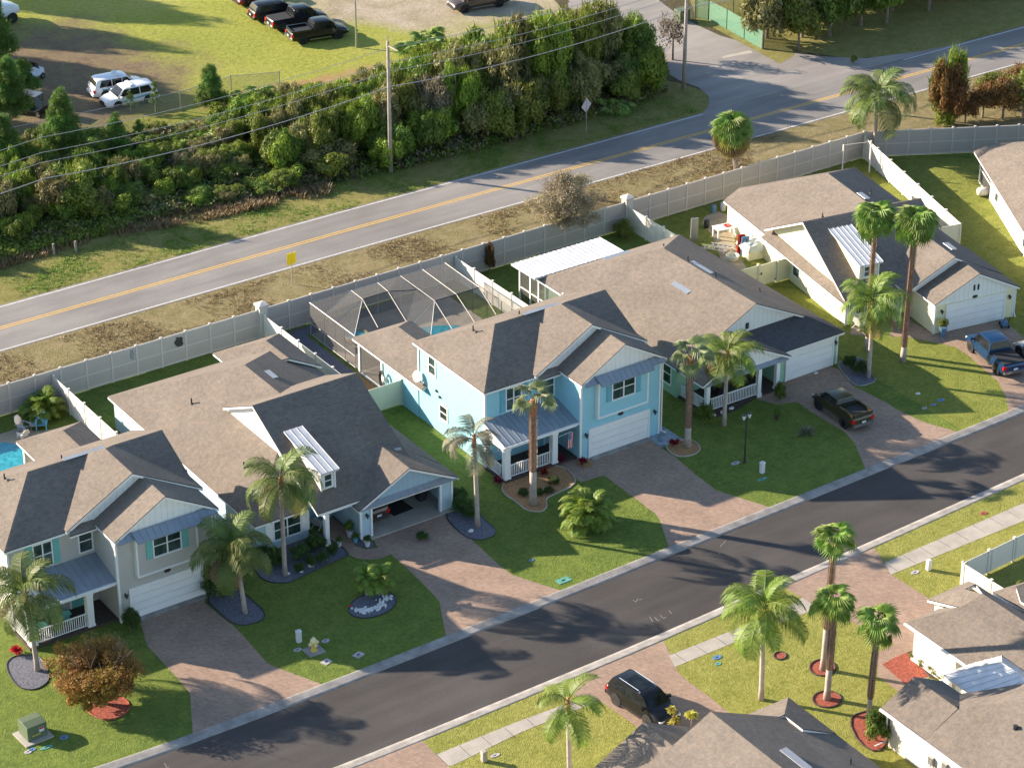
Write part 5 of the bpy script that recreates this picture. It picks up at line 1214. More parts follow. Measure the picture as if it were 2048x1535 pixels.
for i,(x,y) in enumerate(pts):
    f=interp(x,front); bk=interp(x,backl); t=(y-f)/(bk-f); hm=interp(x,hmax)
    h=hm*(.58+.42*math.sin(PI*min(1,.18+t*.95)))*rg.uniform(.82,1.1)
    if t<.22: h*=.62
    rad=(1.1+hm*.17)*rg.uniform(.85,1.15)
    if x<6: rad=min(rad,1.55)
    r_=rg.random()
    m='vine' if r_<.36 else 'green' if r_<.56 else 'olive' if r_<.80 else 'yellowgreen' if r_<.93 else 'dull'
    if x>36 and m=='vine' and rg.random()<.5: m='olive'
    big=h>4
    m2={'vine':'green','green':'vine','olive':'yellowgreen','dull':'olive','yellowgreen':'olive'}[m]
    zx='at the far left end' if x<-14 else 'below the two white patrol cars' if x<-7 else 'in the open scrub gap' if x<-1 else 'left of the chain link corner' if x<5 else 'left of the middle utility pole' if x<11 else 'behind the middle utility pole' if x<17 else 'right of the middle utility pole' if x<24 else 'between the pole and the diamond sign' if x<31 else 'behind the diamond sign' if x<38 else 'near the side road'
    zd='on the roadside edge' if t<.3 else 'in the middle row' if t<.66 else 'on the field side'
    kn={'vine':'vine-draped tree','green':'dark green tree','olive':'olive tree','dull':'greyish scrub tree','yellowgreen':'yellow-green tree'}[m]
    lab=('tall ' if h>6 else 'low ' if h<2.6 else '')+kn+' '+zd+', '+zx
    tree(x,y,h,rad,lab,(m,m,m2,m),500+i,G1 if big else 'low scrub trees left of the tall wood',low=.04,name='wood_tree' if big else 'scrub_tree',meshes=CM if rg.random()<.6 else CF,cat='tree',ncrown=4 if big else 3)
# a few trees one can tell apart
tree(*G(140,445).xy,4.9,2.3,'broad spreading tree with a pale forked trunk at the left roadside',('yellowgreen','green','olive'),901,low=.35,name='spreading_tree',ncrown=4)
tree(*G(1345,120).xy,4.6,1.6,'grey half-bare tree at the right end of the wood by the side road',('dull',),902,low=.1,name='grey_tree',meshes=CS)
# pines
def pine(px,py,h,rad,label,seed,lean=(0,0)):
    p=G(px,py); T=empty('pine_tree',(p.x,p.y,0),0,label,'pine','young pines in the scrub'); rg=random.Random(seed)
    P=trunk_path(h,lean,6); MB().tube(P,[.02+.02*h*(1-i/6.5) for i in range(7)],6).build('trunk',M('bark'),T)
    n=max(7,int(h*4))
    for i in range(n):
        u=i/(n-1); z=h*(.28+.70*u); a=i*2.4; q=rad*(1-u*.8)*.7; s=rad*(.50-.2*u)*rg.uniform(.9,1.25)
        f=z/h*6; j=min(int(f),5); c=P[j]+(P[j+1]-P[j])*(f-j)
        crown(T,CP[i%4],'pine',(c.x+q*math.cos(a),c.y+q*math.sin(a),c.z),(s,s,s*1.25),a)
for i,a in enumerate(((130,335,6.4,1.9,'tallest young pine, in front of the dark golf cart'),(235,330,4.3,1.3,'young pine left of the white police cars'),(425,240,4.8,1.5,'young pine standing at the chain link fence right of the white cars'),(22,258,6.2,2.0,'pine at the far left by the white cart'),(12,360,5.5,2.0,'pine at the far left edge above the roadside thicket'),(312,226,2.9,.6,'thin little pine in front of the nearer white car'),(262,225,1.9,.6,'smallest pine below the nearer white car'),(-14,150,7.5,2.4,'pine at the left edge by the white truck'),(48,200,3.6,1.5,'pine right of the white truck at the left edge'),(378,345,1.9,.7,'small pine sapling in the open scrub'),(280,290,2.2,.8,'pine sapling between the wires left of centre'))):
    pine(*a[:4],a[4],40+i)
# palmetto clumps
def palmetto(x,y,s,label,seed,mat='fan'):
    T=empty('palmetto',(x,y,0),0,label,'palmetto','saw palmettos in the scrub'); rg=random.Random(seed)
    for i in range(16): frond_obj('f%d'%(i%5),mat,T,Vector((rg.uniform(-.5,.5)*s,rg.uniform(-.5,.5)*s,rg.uniform(.0,.3))),i*2.4,rg.uniform(.0,.75),s*rg.uniform(.7,1.0),name='fan_leaf')
    MB().tube([(0,0,-.02),(0,0,.25)],[.12,.08],5).build('stem',M('bark'),T)
for i,(px,py) in enumerate(((480,215),(520,205),(440,305),(470,315),(265,395),(210,400),(330,370),(560,250),(690,300),(1020,190),(380,310),(90,420),(545,285),(600,330),(1010,262),(1230,225),(860,90),(830,120))):
    p=G(px,py); palmetto(p.x,p.y,1.0+.3*(i%3),'saw palmetto clump with bright fan leaves in the scrub',i)
# woods and hedges right of the side road
G2='trees right of the side road'
spots=[(57.6,51.8,5.6,2.2,'olive'),(59.6,53.6,6.0,2.4,'green'),(60.4,50.0,4.6,1.9,'yellowgreen'),(62.5,52.0,6.0,2.3,'olive'),(64.8,50.8,6.2,2.4,'green'),(62.0,55.5,6.5,2.4,'green'),(66.5,53.5,7.0,2.6,'vine'),(69.0,51.2,6.0,2.3,'green'),(71.5,50.4,5.6,2.2,'vine'),(74,52.5,6.5,2.6,'green'),(77,50.6,5.5,2.3,'olive'),(80,52,6.2,2.6,'vine'),(83.5,51,6.0,2.4,'green'),(87,52.5,6.4,2.6,'green'),(90.5,52,6,2.5,'olive'),(68.5,56,7,2.6,'olive'),(73,57.5,7,2.8,'vine'),(78.5,57,7,2.8,'green'),(84,57.5,7.2,2.8,'green'),(90,58,7,2.8,'vine'),(95,55,7,2.8,'green'),(64.8,58.8,6.5,2.4,'green'),(69.5,61.5,7,2.8,'green'),(76,63,7,3,'olive'),(83,64,7,3,'green'),(91,65,7,3,'green'),(98,62,7,3,'green')]
for i,(x,y,h,r_,m) in enumerate(spots): tree(x,y,h,r_,{'olive':'olive leafy tree right of the side road','green':'dark green tree in the shaded wood right of the side road','yellowgreen':'yellow-green tree nearest the green mesh fence','vine':'vine-hung green tree in the wood right of the side road'}[m],(m,),700+i,G2,low=.03,name='wood_tree')
# vine-smothered tower tree and the rusty hedge behind the far fence
T=tree(*G(1893,246).xy,6.6,1.7,'narrow tree smothered by green and rusty vines beside the highway',('vine','green','rust','rust'),801,low=.0,name='vine_tree',ncrown=4)
p=G(1893,246); 
for i,(dx,dz,m) in enumerate(((-.5,1.6,'rust'),(.4,1.2,'green'),(-.2,2.9,'rust'),(.3,3.4,'vine'),(-.6,.6,'vine'))): crown(T,CF[i%4],m,(dx,-.3,dz),(1.15,1.15,1.1),i)
for i,(px,py,h,r_,m) in enumerate(((1965,235,3.2,1.6,'rust'),(2005,240,3.9,1.9,'rust'),(2045,232,4.2,2.0,'yellowgreen'),(1930,245,2.2,1.4,'rust'),(2090,225,4.2,2.2,'rust'),(1985,205,3.2,1.7,'yellowgreen'),(2040,198,3.6,1.8,'rust'))):
    tree(*G(px,py).xy,h,r_,'rust and green vine-covered bush behind the far right fence' if m=='rust' else 'yellow-green vine-covered bush behind the far right fence',(m,),820+i,'vine-covered bushes behind the far right fence',low=.0,name='vine_bush',meshes=CF)
shrub(1707,128,.9,.35,'small lone bush on the verge right of the side road','yellowgreen',3,name='bush')
# undergrowth: too many to count
def scatter(name,region,n,mat,hs,label,seed,blade=False,dens=None,kw=6):
    rg=random.Random(seed); b=MB(); k=0; T=0
    xs=[p[0] for p in region]; ys=[p[1] for p in region]
    def inside(x,y):
        c=False; j=len(region)-1
        for i in range(len(region)):
            xi,yi=region[i]; xj,yj=region[j]
            if (yi>y)!=(yj>y) and x<(xj-xi)*(y-yi)/(yj-yi)+xi: c=not c
            j=i
        return c
    import mathutils
    while k<n and T<n*20:
        T+=1; x=rg.uniform(min(xs),max(xs)); y=rg.uniform(min(ys),max(ys))
        if not inside(x,y): continue
        if dens is not None and mathutils.noise.noise(Vector((x*dens,y*dens,seed)))<rg.uniform(-.25,.35): continue
        k+=1; h=rg.uniform(*hs)*(.6+.8*abs(mathutils.noise.noise(Vector((x*.35,y*.35,9)))))
        for q in range(kw):
            a=rg.uniform(0,2*PI); 
            if blade:
                d=Vector((math.cos(a)*.25,math.sin(a)*.25,1)).normalized(); t=Vector((-math.sin(a),math.cos(a),0))*.022*(1+h)
                o=Vector((x+rg.uniform(-.2,.2),y+rg.uniform(-.2,.2),0)); m=o+d*h*.6; e=o+d*h+Vector((math.cos(a),math.sin(a),0))*h*.25
                b.add([o-t,o+t,m+t,m-t,e],[(0,1,2,3),(3,2,4)])
            else:
                c=Vector((x+rg.gauss(0,.28)*h,y+rg.gauss(0,.28)*h,h*rg.uniform(.2,1)))
                nn=Vector((rg.gauss(0,1),rg.gauss(0,1),rg.gauss(0,1)+1)).normalized(); t=nn.cross(Vector((rg.gauss(0,1),rg.gauss(0,1),rg.gauss(0,1)))).normalized(); s=nn.cross(t); L=rg.uniform(.09,.2)
                b.add([c-t*L,c-s*L*.5,c+t*L,c+s*L*.5],[(0,1,2,3)])
    o=b.build(name,M(mat)); tag(o,label,name.replace('_',' '),None,'stuff'); return o
wild=[(x,interp(x,front)-.2) for x in range(-36,46,4)]+[(x,interp(x,backl)) for x in range(44,-37,-4)]
scatter('undergrowth',wild,6500,'green',(.35,1.3),'dark leafy undergrowth filling the scrub strip',11,kw=12)
scatter('undergrowth',wild,3800,'dull',(.35,1.3),'brown and grey dead brush among the scrub',12,dens=.25,kw=12)
scatter('undergrowth',wild,2500,'olive',(.35,1.4),'olive green brush among the scrub',13,dens=.3,kw=12)
scatter('dry_grass',[(x,interp(x,front)-2.2) for x in range(-36,10,4)]+[(x,interp(x,front)+2.8) for x in range(10,-37,-4)],3600,'straw',(.2,.75),'straw-coloured dry grass along the front of the scrub',14,blade=True,kw=5,dens=.3)
scatter('undergrowth',[(-20,50.2),(-9,50.0),(-6,51.5),(-12,55.5),(-20,55)],1800,'yellowgreen',(.3,.8),'low leafy bushes at the left roadside',16,kw=12)
scatter('ground_cover',[(-30,28.1),(-2,28.1),(-2,29.6),(-8,30.2),(-30,29.8)],1700,'weeds',(.25,.75),'bright green weeds along the rear fence on the left',17,kw=11,dens=.3)
scatter('ground_cover',[(-2,28.1),(24,28.1),(24,29.3),(-2,29.2)],1100,'weeds',(.2,.55),'low green weeds along the rear fence behind the pool cage',18,kw=11,dens=.3)
scatter('ground_cover',[(25,28.1),(47,28.1),(47,30.0),(30,30.2),(25,29.2)],1500,'weeds',(.2,.7),'bright weeds along the rear fence behind the yellow house',19,kw=11,dens=.35)
scatter('dry_grass',[(-30,28.5),(48,28.5),(48,36.2),(-30,36.2)],6500,'straw',(.06,.2),'short dry tufts on the roadside verge',20,blade=True,kw=4,dens=.2)
scatter('dry_grass',[(-36,43.6),(44,43.4),(44,48.0),(-36,49.5)],4500,'weeds',(.06,.2),'short green tufts on the far verge',21,blade=True,kw=4,dens=.25)
# tall trees standing left of the frame: they throw the long shade over the dirt and the grass
for i,(x,y,h,r_) in enumerate(((-16,104,13,3.2),(-11,111,14,3.4),(-19,97,12,3.0),(-5,117,14,3.6),(-22,90,12,3),(-13,99,12,2.6))):
    tree(x,y,h,r_,'tall pine standing beyond the left edge of the field',('pine','green','pine','olive'),950+i,'tall trees beyond the left edge of the field',low=.35,name='tall_tree',ncrown=4)
# ================= vehicles =================
MT['glass_car']=glass('car_glass',(.010,.013,.015),.06); MT['glass_car'].node_tree.nodes['Principled BSDF'].inputs['Specular IOR Level'].default_value=.3
MT['tyre']=plain('tyre_rubber',(.018,.018,.018),.85)
MT['rim']=plain('alloy_rim',(.45,.45,.46),.3,.8)
MT['rim_d']=plain('dark_rim',(.05,.05,.05),.35,.6)
MT['tail']=plain('red_tail_lamp',(.45,.01,.01),.2)
MT['head']=plain('clear_head_lamp',(.6,.62,.64),.15)
MT['chrome']=plain('chrome',(.55,.55,.56),.15,.95)
MT['plate']=plain('number_plate_white',(.6,.62,.64),.4)
MT['bed']=plain('black_bed_liner',(.02,.021,.022),.8)
def paint(name,c,metal=.35): 
    MT[name]=plain(name,c,.28,metal,var=.03,coat=.3); return name
paint('paint_black',(.012,.012,.014)); paint('paint_blue',(.004,.034,.10),.2); paint('paint_olive',(.060,.052,.030),.4); paint('paint_white',(.72,.74,.76),.0); paint('paint_red',(.30,.012,.02),.4); paint('paint_silver',(.42,.43,.45),.7); paint('paint_brown',(.11,.085,.07),.5); paint('paint_grey',(.16,.17,.18),.5)
def loft(secs,mat,name,parent,smooth=True,close=True):
    """secs: list of rings (same count) along x"""
    b=MB(); n=len(secs[0]); 
    for s in secs: b.v+= [tuple(v) for v in s]
    for i in range(len(secs)-1):
        for k in range(n):
            b.f.append((i*n+k,i*n+(k+1)%n,(i+1)*n+(k+1)%n,(i+1)*n+k))
    if close: b.f+=[tuple(reversed(range(n))),tuple(range((len(secs)-1)*n,len(secs)*n))]
    o=b.build(name,M(mat),parent)
    me=o.data
    if smooth:
        me.polygons.foreach_set('use_smooth',[True]*len(me.polygons))
        try: me.set_sharp_from_angle(angle=R(38))
        except Exception: pass
    return o
def ring(x,w,z0,z1,top=.86,tum=.03,belt=None):
    """half section mirrored: sill, belly, shoulder, top"""
    bz=belt if belt else z0+(z1-z0)*.62
    h=[(w*.90,z0),(w*.99,z0+(bz-z0)*.30),(w,z0+(bz-z0)*.75),(w*.975,bz),(w*top,z1-.035),(w*(top-.10),z1)]
    return [Vector((x,y,z)) for y,z in h]+[Vector((x,-y,z)) for y,z in reversed(h)]
def wheel(parent,x,y,r=.36,w=.24,rim='rim'):
    s=1 if y>0 else -1
    T=MB().lathe([(r*.62,-w/2),(r*.93,-w/2),(r,-w*.32),(r,w*.32),(r*.93,w/2),(r*.62,w/2)],(x,y,r),20,Matrix.Rotation(PI/2,4,'X')).build('tyre',M('tyre'),None,smooth=False)
    W_=T; W_.name='wheel'; W_.parent=parent
    b=MB()
    yo=y+s*w*.42
    b.lathe([(r*.60,-.02),(r*.63,.0),(r*.60,.015)],(x,yo,r),20,Matrix.Rotation(PI/2,4,'X'))
    b2=MB()
    for k in range(5):
        a=2*PI*k/5; d=Vector((math.cos(a),0,math.sin(a))); t=Vector((-math.sin(a),0,math.cos(a)))*.035; c=Vector((x,yo+s*.02,r))
        b2.add([c-t,c+t,c+d*r*.6+t*1.3,c+d*r*.6-t*1.3],[(0,1,2,3)])
    b.build('rim',M('rim_d' ),W_); b2.build('rim_spoke',M(rim),W_)
    return W_
def vehicle(name,label,paintm,px1,py1,px2,py2,kind='suv',cat='car',L=4.8,Wd=1.9,Ht=1.7,wb=2.85,group=None,rim='rim',side=1,flip=False,roofrail=False,tonneau=False,loc=None,yaw=None):
    """(px1,py1) rear wheel foot, (px2,py2) front wheel foot, on the visible side. side=+1: left side of the car is the one seen"""
    if loc is None:
        a=G(px1,py1).xy; c=G(px2,py2).xy; d=(c-a).normalized(); yaw=math.atan2(d.y,d.x); mid=(a+c)/2
        n=Vector((-d.y,d.x)); loc=mid-n*side*(Wd/2-.12)
    V=empty(name,(loc[0],loc[1],0),yaw,label,cat,group)
    hw=Wd/2; ov=(L-wb)/2; xr=-wb/2; xf=wb/2; X0=-L/2; X1=L/2; r=.37 if kind!='pickup' else .40
    gz=.24 if kind!='pickup' else .34
    if kind=='pickup': belt=1.12; hood=1.12; deck=1.14
    elif kind=='suv': belt=1.03; hood=1.05; deck=1.05
    else: belt=.93; hood=.92; deck=.95
    S=[ring(X0,hw*.86,gz+.22,deck-.12,.9),ring(X0+.10,hw*.96,gz+.05,deck-.01,.9),ring(X0+.5,hw,gz,deck,.92),ring(-wb*.25,hw,gz,belt,.93),ring(wb*.22,hw,gz,belt,.93),ring(X1-ov-.1,hw*.99,gz,hood-.01,.90),ring(X1-.45,hw*.96,gz+.02,hood-.12,.88),ring(X1-.10,hw*.88,gz+.08,hood-.26,.85),ring(X1,hw*.76,gz+.16,hood-.42,.85)]
    body=loft(S,paintm,'body',V)
    # wheel arches (dark), wheels
    for x in (xr,xf):
        for s in (-1,1):
            MB().lathe([(r*1.17,-.02),(r*1.17,.02)],(x,s*(hw-.004),r+.02),20,Matrix.Rotation(PI/2,4,'X')).build('wheel_arch',M('tyre'),body)
            wheel(V,x,s*(hw-.10),r,.25,rim)
    # greenhouse
    if kind=='pickup': g=[(-.62,belt),(-.42,Ht-.06),(-.1,Ht),(.75,Ht-.02),(1.00,Ht-.09),(1.62,belt-.0)]
    elif kind=='suv': g=[(X0+.12,belt),(X0+.40,Ht-.10),(X0+.75,Ht-.01),(.45,Ht),(.72,Ht-.06),(1.42,belt)]
    else: g=[(X0+.55,belt),(X0+1.2,Ht-.06),(-.3,Ht),(.25,Ht-.02),(.5,Ht-.07),(1.25,belt)]
    g=[(x*L/4.8 if abs(x)<1.9 else x,z) for x,z in g]
    def wz(z): return hw*(.93-.20*(z-belt)/(Ht-belt))
    gs=[]
    for x,z in g:
        w=wz(z); zz=max(z,belt+.005)
        gs.append([Vector((x,w0,z0)) for w0,z0 in ((hw*.93,belt-.02),(hw*.93-(hw*.93-w)*.5,(belt+zz)/2),(w+.0,zz-.045 if zz>belt+.1 else zz),(w-.12,zz))]+[Vector((x,-w0,z0)) for w0,z0 in ((w-.12,zz),(w+.0,zz-.045 if zz>belt+.1 else zz),(hw*.93-(hw*.93-w)*.5,(belt+zz)/2),(hw*.93,belt-.02))])
    cab=loft(gs,paintm,'cabin',V)
    # glass: side windows, windscreen, rear window
    e=.012
    def side_pane(xa,xb,xc,xd,nm='side_window'):
        for s in (-1,1):
            zb=belt+.05; zt=Ht-.13
            ya=s*(hw*.93-(hw*.93-wz(Ht))*((zb-belt)/(Ht-belt))+e); yt=s*(wz(Ht)+ (hw*.93-wz(Ht))*((Ht-zt)/(Ht-belt))*.9+e)
            P=[(xa,ya,zb),(xb,ya,zb),(xc,yt,zt),(xd,yt,zt)]
            if s<0: P=P[::-1]
            MB().poly(P).build(nm,M('glass_car'),cab)
    def cross_pane(p,q,nm):
        (xa,za),(xb,zb)=p,q; d=Vector((xb-xa,0,zb-za)); n=Vector((d.z,0,-d.x)).normalized()*(1 if nm=='windscreen' else 1)
        if nm=='windscreen' and n.x<0: n=-n
        if nm!='windscreen' and n.x>0: n=-n
        A=Vector((xa,0,za))+d*(.10 if nm=='windscreen' else .30)+n*.016; B=Vector((xa,0,za))+d*(.93 if nm=='windscreen' else .88)+n*.016; wa=wz(A.z)-.03; wb_=wz(B.z)-.10
        P=[A+Vector((0,-wa,0)),A+Vector((0,wa,0)),B+Vector((0,wb_,0)),B+Vector((0,-wb_,0))]
        MB().poly(P if nm=='windscreen' else P[::-1]).build(nm,M('glass_car'),cab)
    cross_pane(g[-1],g[-2],'windscreen'); cross_pane(g[0],g[1],'rear_window')
    x0=g[1][0]; x5=g[-1][0]; x4=g[-2][0]
    if kind=='pickup':
        side_pane(g[0][0]+.22,.38,.38,x0+.20); side_pane(.46,x5-.30,x4-.05,.46)
    else:
        side_pane(g[0][0]+.42,-.75*L/4.8,-.75*L/4.8,x0+.42); side_pane(-.67*L/4.8,.18,.18,-.67*L/4.8); side_pane(.26,x5-.28,x4-.04,.26)
        if kind=='suv' and roofrail:
            for s in (-1,1): MB().tube([(x0+.4,s*(wz(Ht)-.10),Ht+.0),(x0+.5,s*(wz(Ht)-.10),Ht+.07),(.2,s*(wz(Ht)-.10),Ht+.07),(.35,s*(wz(Ht)-.10),Ht+.0)],.022,5).build('roof_rail',M('chrome'),cab)
            MB().poly([(-1.2,-.45,Ht+.008),(.25,-.45,Ht+.008),(.25,.45,Ht+.008),(-1.2,.45,Ht+.008)]).build('roof_glass',M('glass_car'),cab)
    if kind=='pickup':
        bx0=X0+.14; bx1=g[0][0]-.06
        if tonneau: MB().box(bx0,bx1,-hw*.86,hw*.86,deck+.004,deck+.05).build('bed_cover',M('bed'),V)
        else:
            b=MB(); zt=deck+.06
            b.box(bx0,bx1,-hw*.80,hw*.80,deck+.003,deck+.012); b.build('cargo_bed',M('bed'),V)
            for nm,Bx in (('bed_side',(bx0-.04,bx1,hw*.80,hw*.92)),('bed_side',(bx0-.04,bx1,-hw*.92,-hw*.80)),('tailgate',(bx0-.10,bx0-.02,-hw*.8,hw*.8)),('bed_front',(bx1-.06,bx1,-hw*.8,hw*.8))):
                MB().box(*Bx,deck+.004,zt+.16).build(nm,M(paintm),V)
    # lamps, bumpers, plate, mirrors
    for s in (-1,1):
        MB().box(X0-.015,X0+.16,min(s*hw*.68,s*hw*.955),max(s*hw*.68,s*hw*.955),deck-.42,deck-.14).build('tail_lamp',M('tail'),V)
        MB().box(X1-.22,X1-.02,min(s*hw*.5,s*hw*.84),max(s*hw*.5,s*hw*.84),hood-.52,hood-.34).build('headlight',M('head'),V)
        MB().obox((x5-.35,s*(hw+.10),belt+.08),.16,.22,.16).build('mirror',M(paintm),V)
        MB().box(-wb*.32,wb*.30,min(s*hw,s*(hw+.02)),max(s*hw,s*(hw+.02)),gz-.02,gz+.10).build('side_step',M('chrome' if kind=='pickup' else 'tyre'),V)
    MB().box(X0-.10,X0+.10,-hw*.9,hw*.9,gz+.10,gz+.30).build('rear_bumper',M('chrome' if kind=='pickup' else paintm),V)
    MB().box(X1-.12,X1+.05,-hw*.78,hw*.78,gz+.06,gz+.26).build('front_bumper',M('tyre'),V)
    MB().box(X1-.10,X1+.015,-hw*.42,hw*.42,hood-.60,hood-.38).build('grille',M('bed'),V)
    MB().box(X0-.112,X0-.10,-.17,.17,gz+.36,gz+.52).build('number_plate',M('plate'),V)
    for x in (-.0,-1.0):
        pass
    return V
vehicle('pickup_truck','dark olive compact pickup parked in front of the green house','paint_olive',1693,858,1634,815,'pickup','pickup truck',4.95,1.9,1.68,3.05,rim='rim_d',side=1)
vehicle('pickup_truck','metallic blue pickup with a covered bed on the right driveway','paint_blue',1992.6,747,1942,702,'pickup','pickup truck',5.7,2.0,1.92,3.65,rim='rim',side=1,tonneau=True)
vehicle('parked_car','silver car cut by the right edge beside the blue pickup','paint_silver',2085,745,2036,708,'sedan','car',4.6,1.85,1.45,2.7,side=1)
vehicle('parked_car','glossy black sport utility car nose-in at the bottom centre driveway','paint_black',1231,1406,1300,1453,'suv','car',4.7,1.9,1.68,2.75,side=-1,roofrail=True)
vehicle('parked_car','dark red-brown car inside the open garage','paint_brown',0,0,0,0,'suv','car',4.4,1.82,1.6,2.65,loc=(-15.55,2.95),yaw=PI/2)
GB='black vehicles parked in a row on the field'
vehicle('pickup_truck','nearest black pickup with an open bed on the field','paint_black',610,88,673,78,'pickup','pickup truck',5.6,2.0,1.92,3.5,GB,'rim_d',side=-1)
vehicle('pickup_truck','black pickup with a grey bed cover, second in the field row','paint_black',567,63,636,50,'pickup','pickup truck',5.7,2.0,1.92,3.6,GB,'rim',side=-1,tonneau=True)
vehicle('parked_car','black wagon-like car behind the covered black pickup','paint_black',525,45,588,34,'suv','car',4.8,1.9,1.7,2.85,GB,'rim_d',side=-1)
vehicle('parked_car','red car facing left at the top edge of the field','paint_red',548,2,496,13,'suv','car',4.6,1.85,1.65,2.7,side=1)
vehicle('pickup_truck','brownish grey pickup at the top edge above the wood','paint_brown',999,14,929,26,'pickup','pickup truck',5.8,2.0,1.95,3.6,side=1)
GP='white marked patrol cars on the dirt'
for nm,args in (('white patrol car with a dark rear window, farther of the two',(212,197,272,186,-1)),('white patrol car facing left, nearer of the two',(297,206,236,219,1))):
    V=vehicle('patrol_car',nm,'paint_white',*args[:4],'suv','patrol car',4.95,2.0,1.78,2.86,GP,'rim',side=args[4])
    MB().box(-.25,.05,-.62,.62,1.79,1.90).build('light_bar',M('paint_grey') if False else M('plate'),V)
    for s in (-1,1): MB().poly([(-1.7,s*1.005,.80),(1.3,s*1.005,.62),(1.3,s*1.005,.70),(-1.7,s*1.005,.96)][::s]).build('door_stripe',M('sh_blue'),V)
MT['sh_blue']=MT['sh_blue']
# white truck cab, top left
p=G(40,47); V=empty('lorry',(p.x-2.0,p.y+1.3,0),R(12)-HEAD*0+R(-4),'white lorry cab at the upper left corner','truck')
def bx(nm,mat,*a,par=None,bev=0): return MB().box(*a).build(nm,M(mat),par or V,bevel=bev)
bx('cab','paint_white',-2.2,.4,-1.15,1.15,.9,3.0,bev=.12); 
hd=loft([ring(.35,1.1,.8,2.0,.9),ring(1.6,1.05,.75,1.8,.88),ring(2.3,.9,.8,1.45,.85)],'paint_white','bonnet',V)
for s in (-1,1):
    MB().poly([(-.55,s*1.165,1.95),(.25,s*1.165,1.95),(.15,s*1.165,2.7),(-.55,s*1.165,2.7)][::s]).build('side_window',M('glass_car'),V)
    wheel(V,1.35,s*1.05,.52,.34,'rim'); wheel(V,-3.6,s*1.05,.52,.4,'rim')
    MB().box(-1.4,-.3,min(s*1.16,s*1.0),max(s*1.16,s*1.0),.45,.88).build('fuel_tank',M('galv'),V)
bx('frame','galv',-6.5,1.8,-.45,.45,.65,.88); bx('flatbed','galv',-7.5,-2.5,-1.2,1.2,1.0,1.2)
MB().poly([(.42,-1.0,2.05),(.42,1.0,2.05),(.30,.95,2.85),(.30,-.95,2.85)]).build('windscreen',M('glass_car'),V)
# carts
def cart(px,py,yaw,label,body,canopy):
    p=G(px,py); V=empty('utility_cart',(p.x,p.y,0),yaw,label,'golf cart')
    MB().add([(-1.3,-.6,.35),(1.2,-.6,.35),(1.2,.6,.35),(-1.3,.6,.35),(-1.3,-.6,.75),(-.4,-.6,.55),(.5,-.6,.55),(1.2,-.55,.95),(1.2,.55,.95),(.5,.6,.55),(-.4,.6,.55),(-1.3,.6,.75)],
      [(0,1,7,6,5,4),(3,11,10,9,8,2),(0,4,11,3),(1,2,8,7),(4,5,10,11),(5,6,9,10),(6,7,8,9),(3,2,1,0)]).build('body',M(body),V,bevel=.05)
    MB().box(-.75,-.25,-.5,.5,.55,.85).box(-.85,-.7,-.5,.5,.85,1.3).build('seat',M('bed'),V)
    for x in (-.9,.9):
        for s in (-1,1): wheel(V,x,s*.58,.27,.2,'rim')
    MB().poly([(.72,-.5,.95),(.72,.5,.95),(.45,.5,1.55),(.45,-.5,1.55)]).build('windscreen',M('glass_car'),V)
    MB().tube([(.1,.2,1.0),(.35,.2,.75)],.03,5).build('steering',M('bed'),V)
    if canopy:
        MB().box(-1.1,.75,-.62,.62,1.88,1.95).build('canopy',M(canopy),V,bevel=.03)
        for x in (-1.0,.65):
            for s in (-1,1): MB().cyl((x,s*.55,.6),(x,s*.55,1.9),.025,5).build('canopy_post',M('bed'),V)
    return V
cart(62,160,R(20),'white open utility cart behind the left pine','paint_white',None); cart(68,228,R(-60),'dark utility cart with a grey canopy near the tallest pine','paint_black','paint_grey')
# ================= street furniture and small things =================
# utility poles and wires
PL=[(-47.9,46.1),(-16.7,46.8),(14.5,47.5),(45.7,48.2),(76.9,48.9)]
def upole(x,y,h,label,arm=True):
    T=empty('utility_pole',(x,y,0),0,label,'utility pole','wooden utility poles along the highway')
    MB().tube([(0,0,-.2),(0,0,h*.5),(0,0,h)],[.19,.16,.12],10).build('pole',M('wood'),T,smooth=True)
    b=MB(); b.cyl((0,-.05,h-.35),(0,-1.55,h-.30),.06,6); b.build('crossarm',M('wood'),T)
    b=MB(); b.cyl((0,0,h-.1),(0,0,h+.5),.05,6); b.build('top_pin',M('galv'),T)
    for k,z in enumerate((h-.9,h-1.7,h-3.1)):
        MB().lathe([(.03,0),(.07,.05),(.07,.1),(.03,.16)],(.15,0,z),7).build('insulator',M('wire'),T)
    for k in range(14): pass
    return T
upole(14.5,47.5,11.6,'weathered utility pole in the middle of the roadside verge'); upole(45.7,48.2,12.0,'tall pale utility pole by the mouth of the side road')
WZ=[(11.05,-.0,.55),(9.75,.15,.6),(8.95,.15,.6),(7.6,.15,.7)]
nm=['uppermost long wire on the highway poles','second wire from the top on the highway poles','third wire from the top on the highway poles','lowest thick wire on the highway poles']
for (z,dx,sag),l in zip(WZ,nm):
    P=[]
    for (a,c) in zip(PL[:-1],PL[1:]):
        for k in range(16):
            t=k/16; P.append(Vector((a[0]+(c[0]-a[0])*t,a[1]+(c[1]-a[1])*t+dx,z-4*sag*t*(1-t))))
    P.append(Vector((PL[-1][0],PL[-1][1]+dx,z)))
    o=MB().tube(P,.022 if sag<.65 else .032,5).build('overhead_wire',M('wire')); tag(o,l,'wire')
b=G(713,95); T=empty('light_pole',(b.x,b.y,0),0,'slim grey light pole at the edge of the sandy lot','light pole')
MB().tube([(0,0,0),(0,0,4.6)],[.10,.08],8).build('pole',M('galv'),T); MB().tube([(0,0,4.5),(.3,.15,4.75),(.7,.3,4.75)],.05,6).build('arm',M('galv'),T); MB().box(.55,1.1,.15,.45,4.66,4.8).build('lamp_head',M('galv'),T)
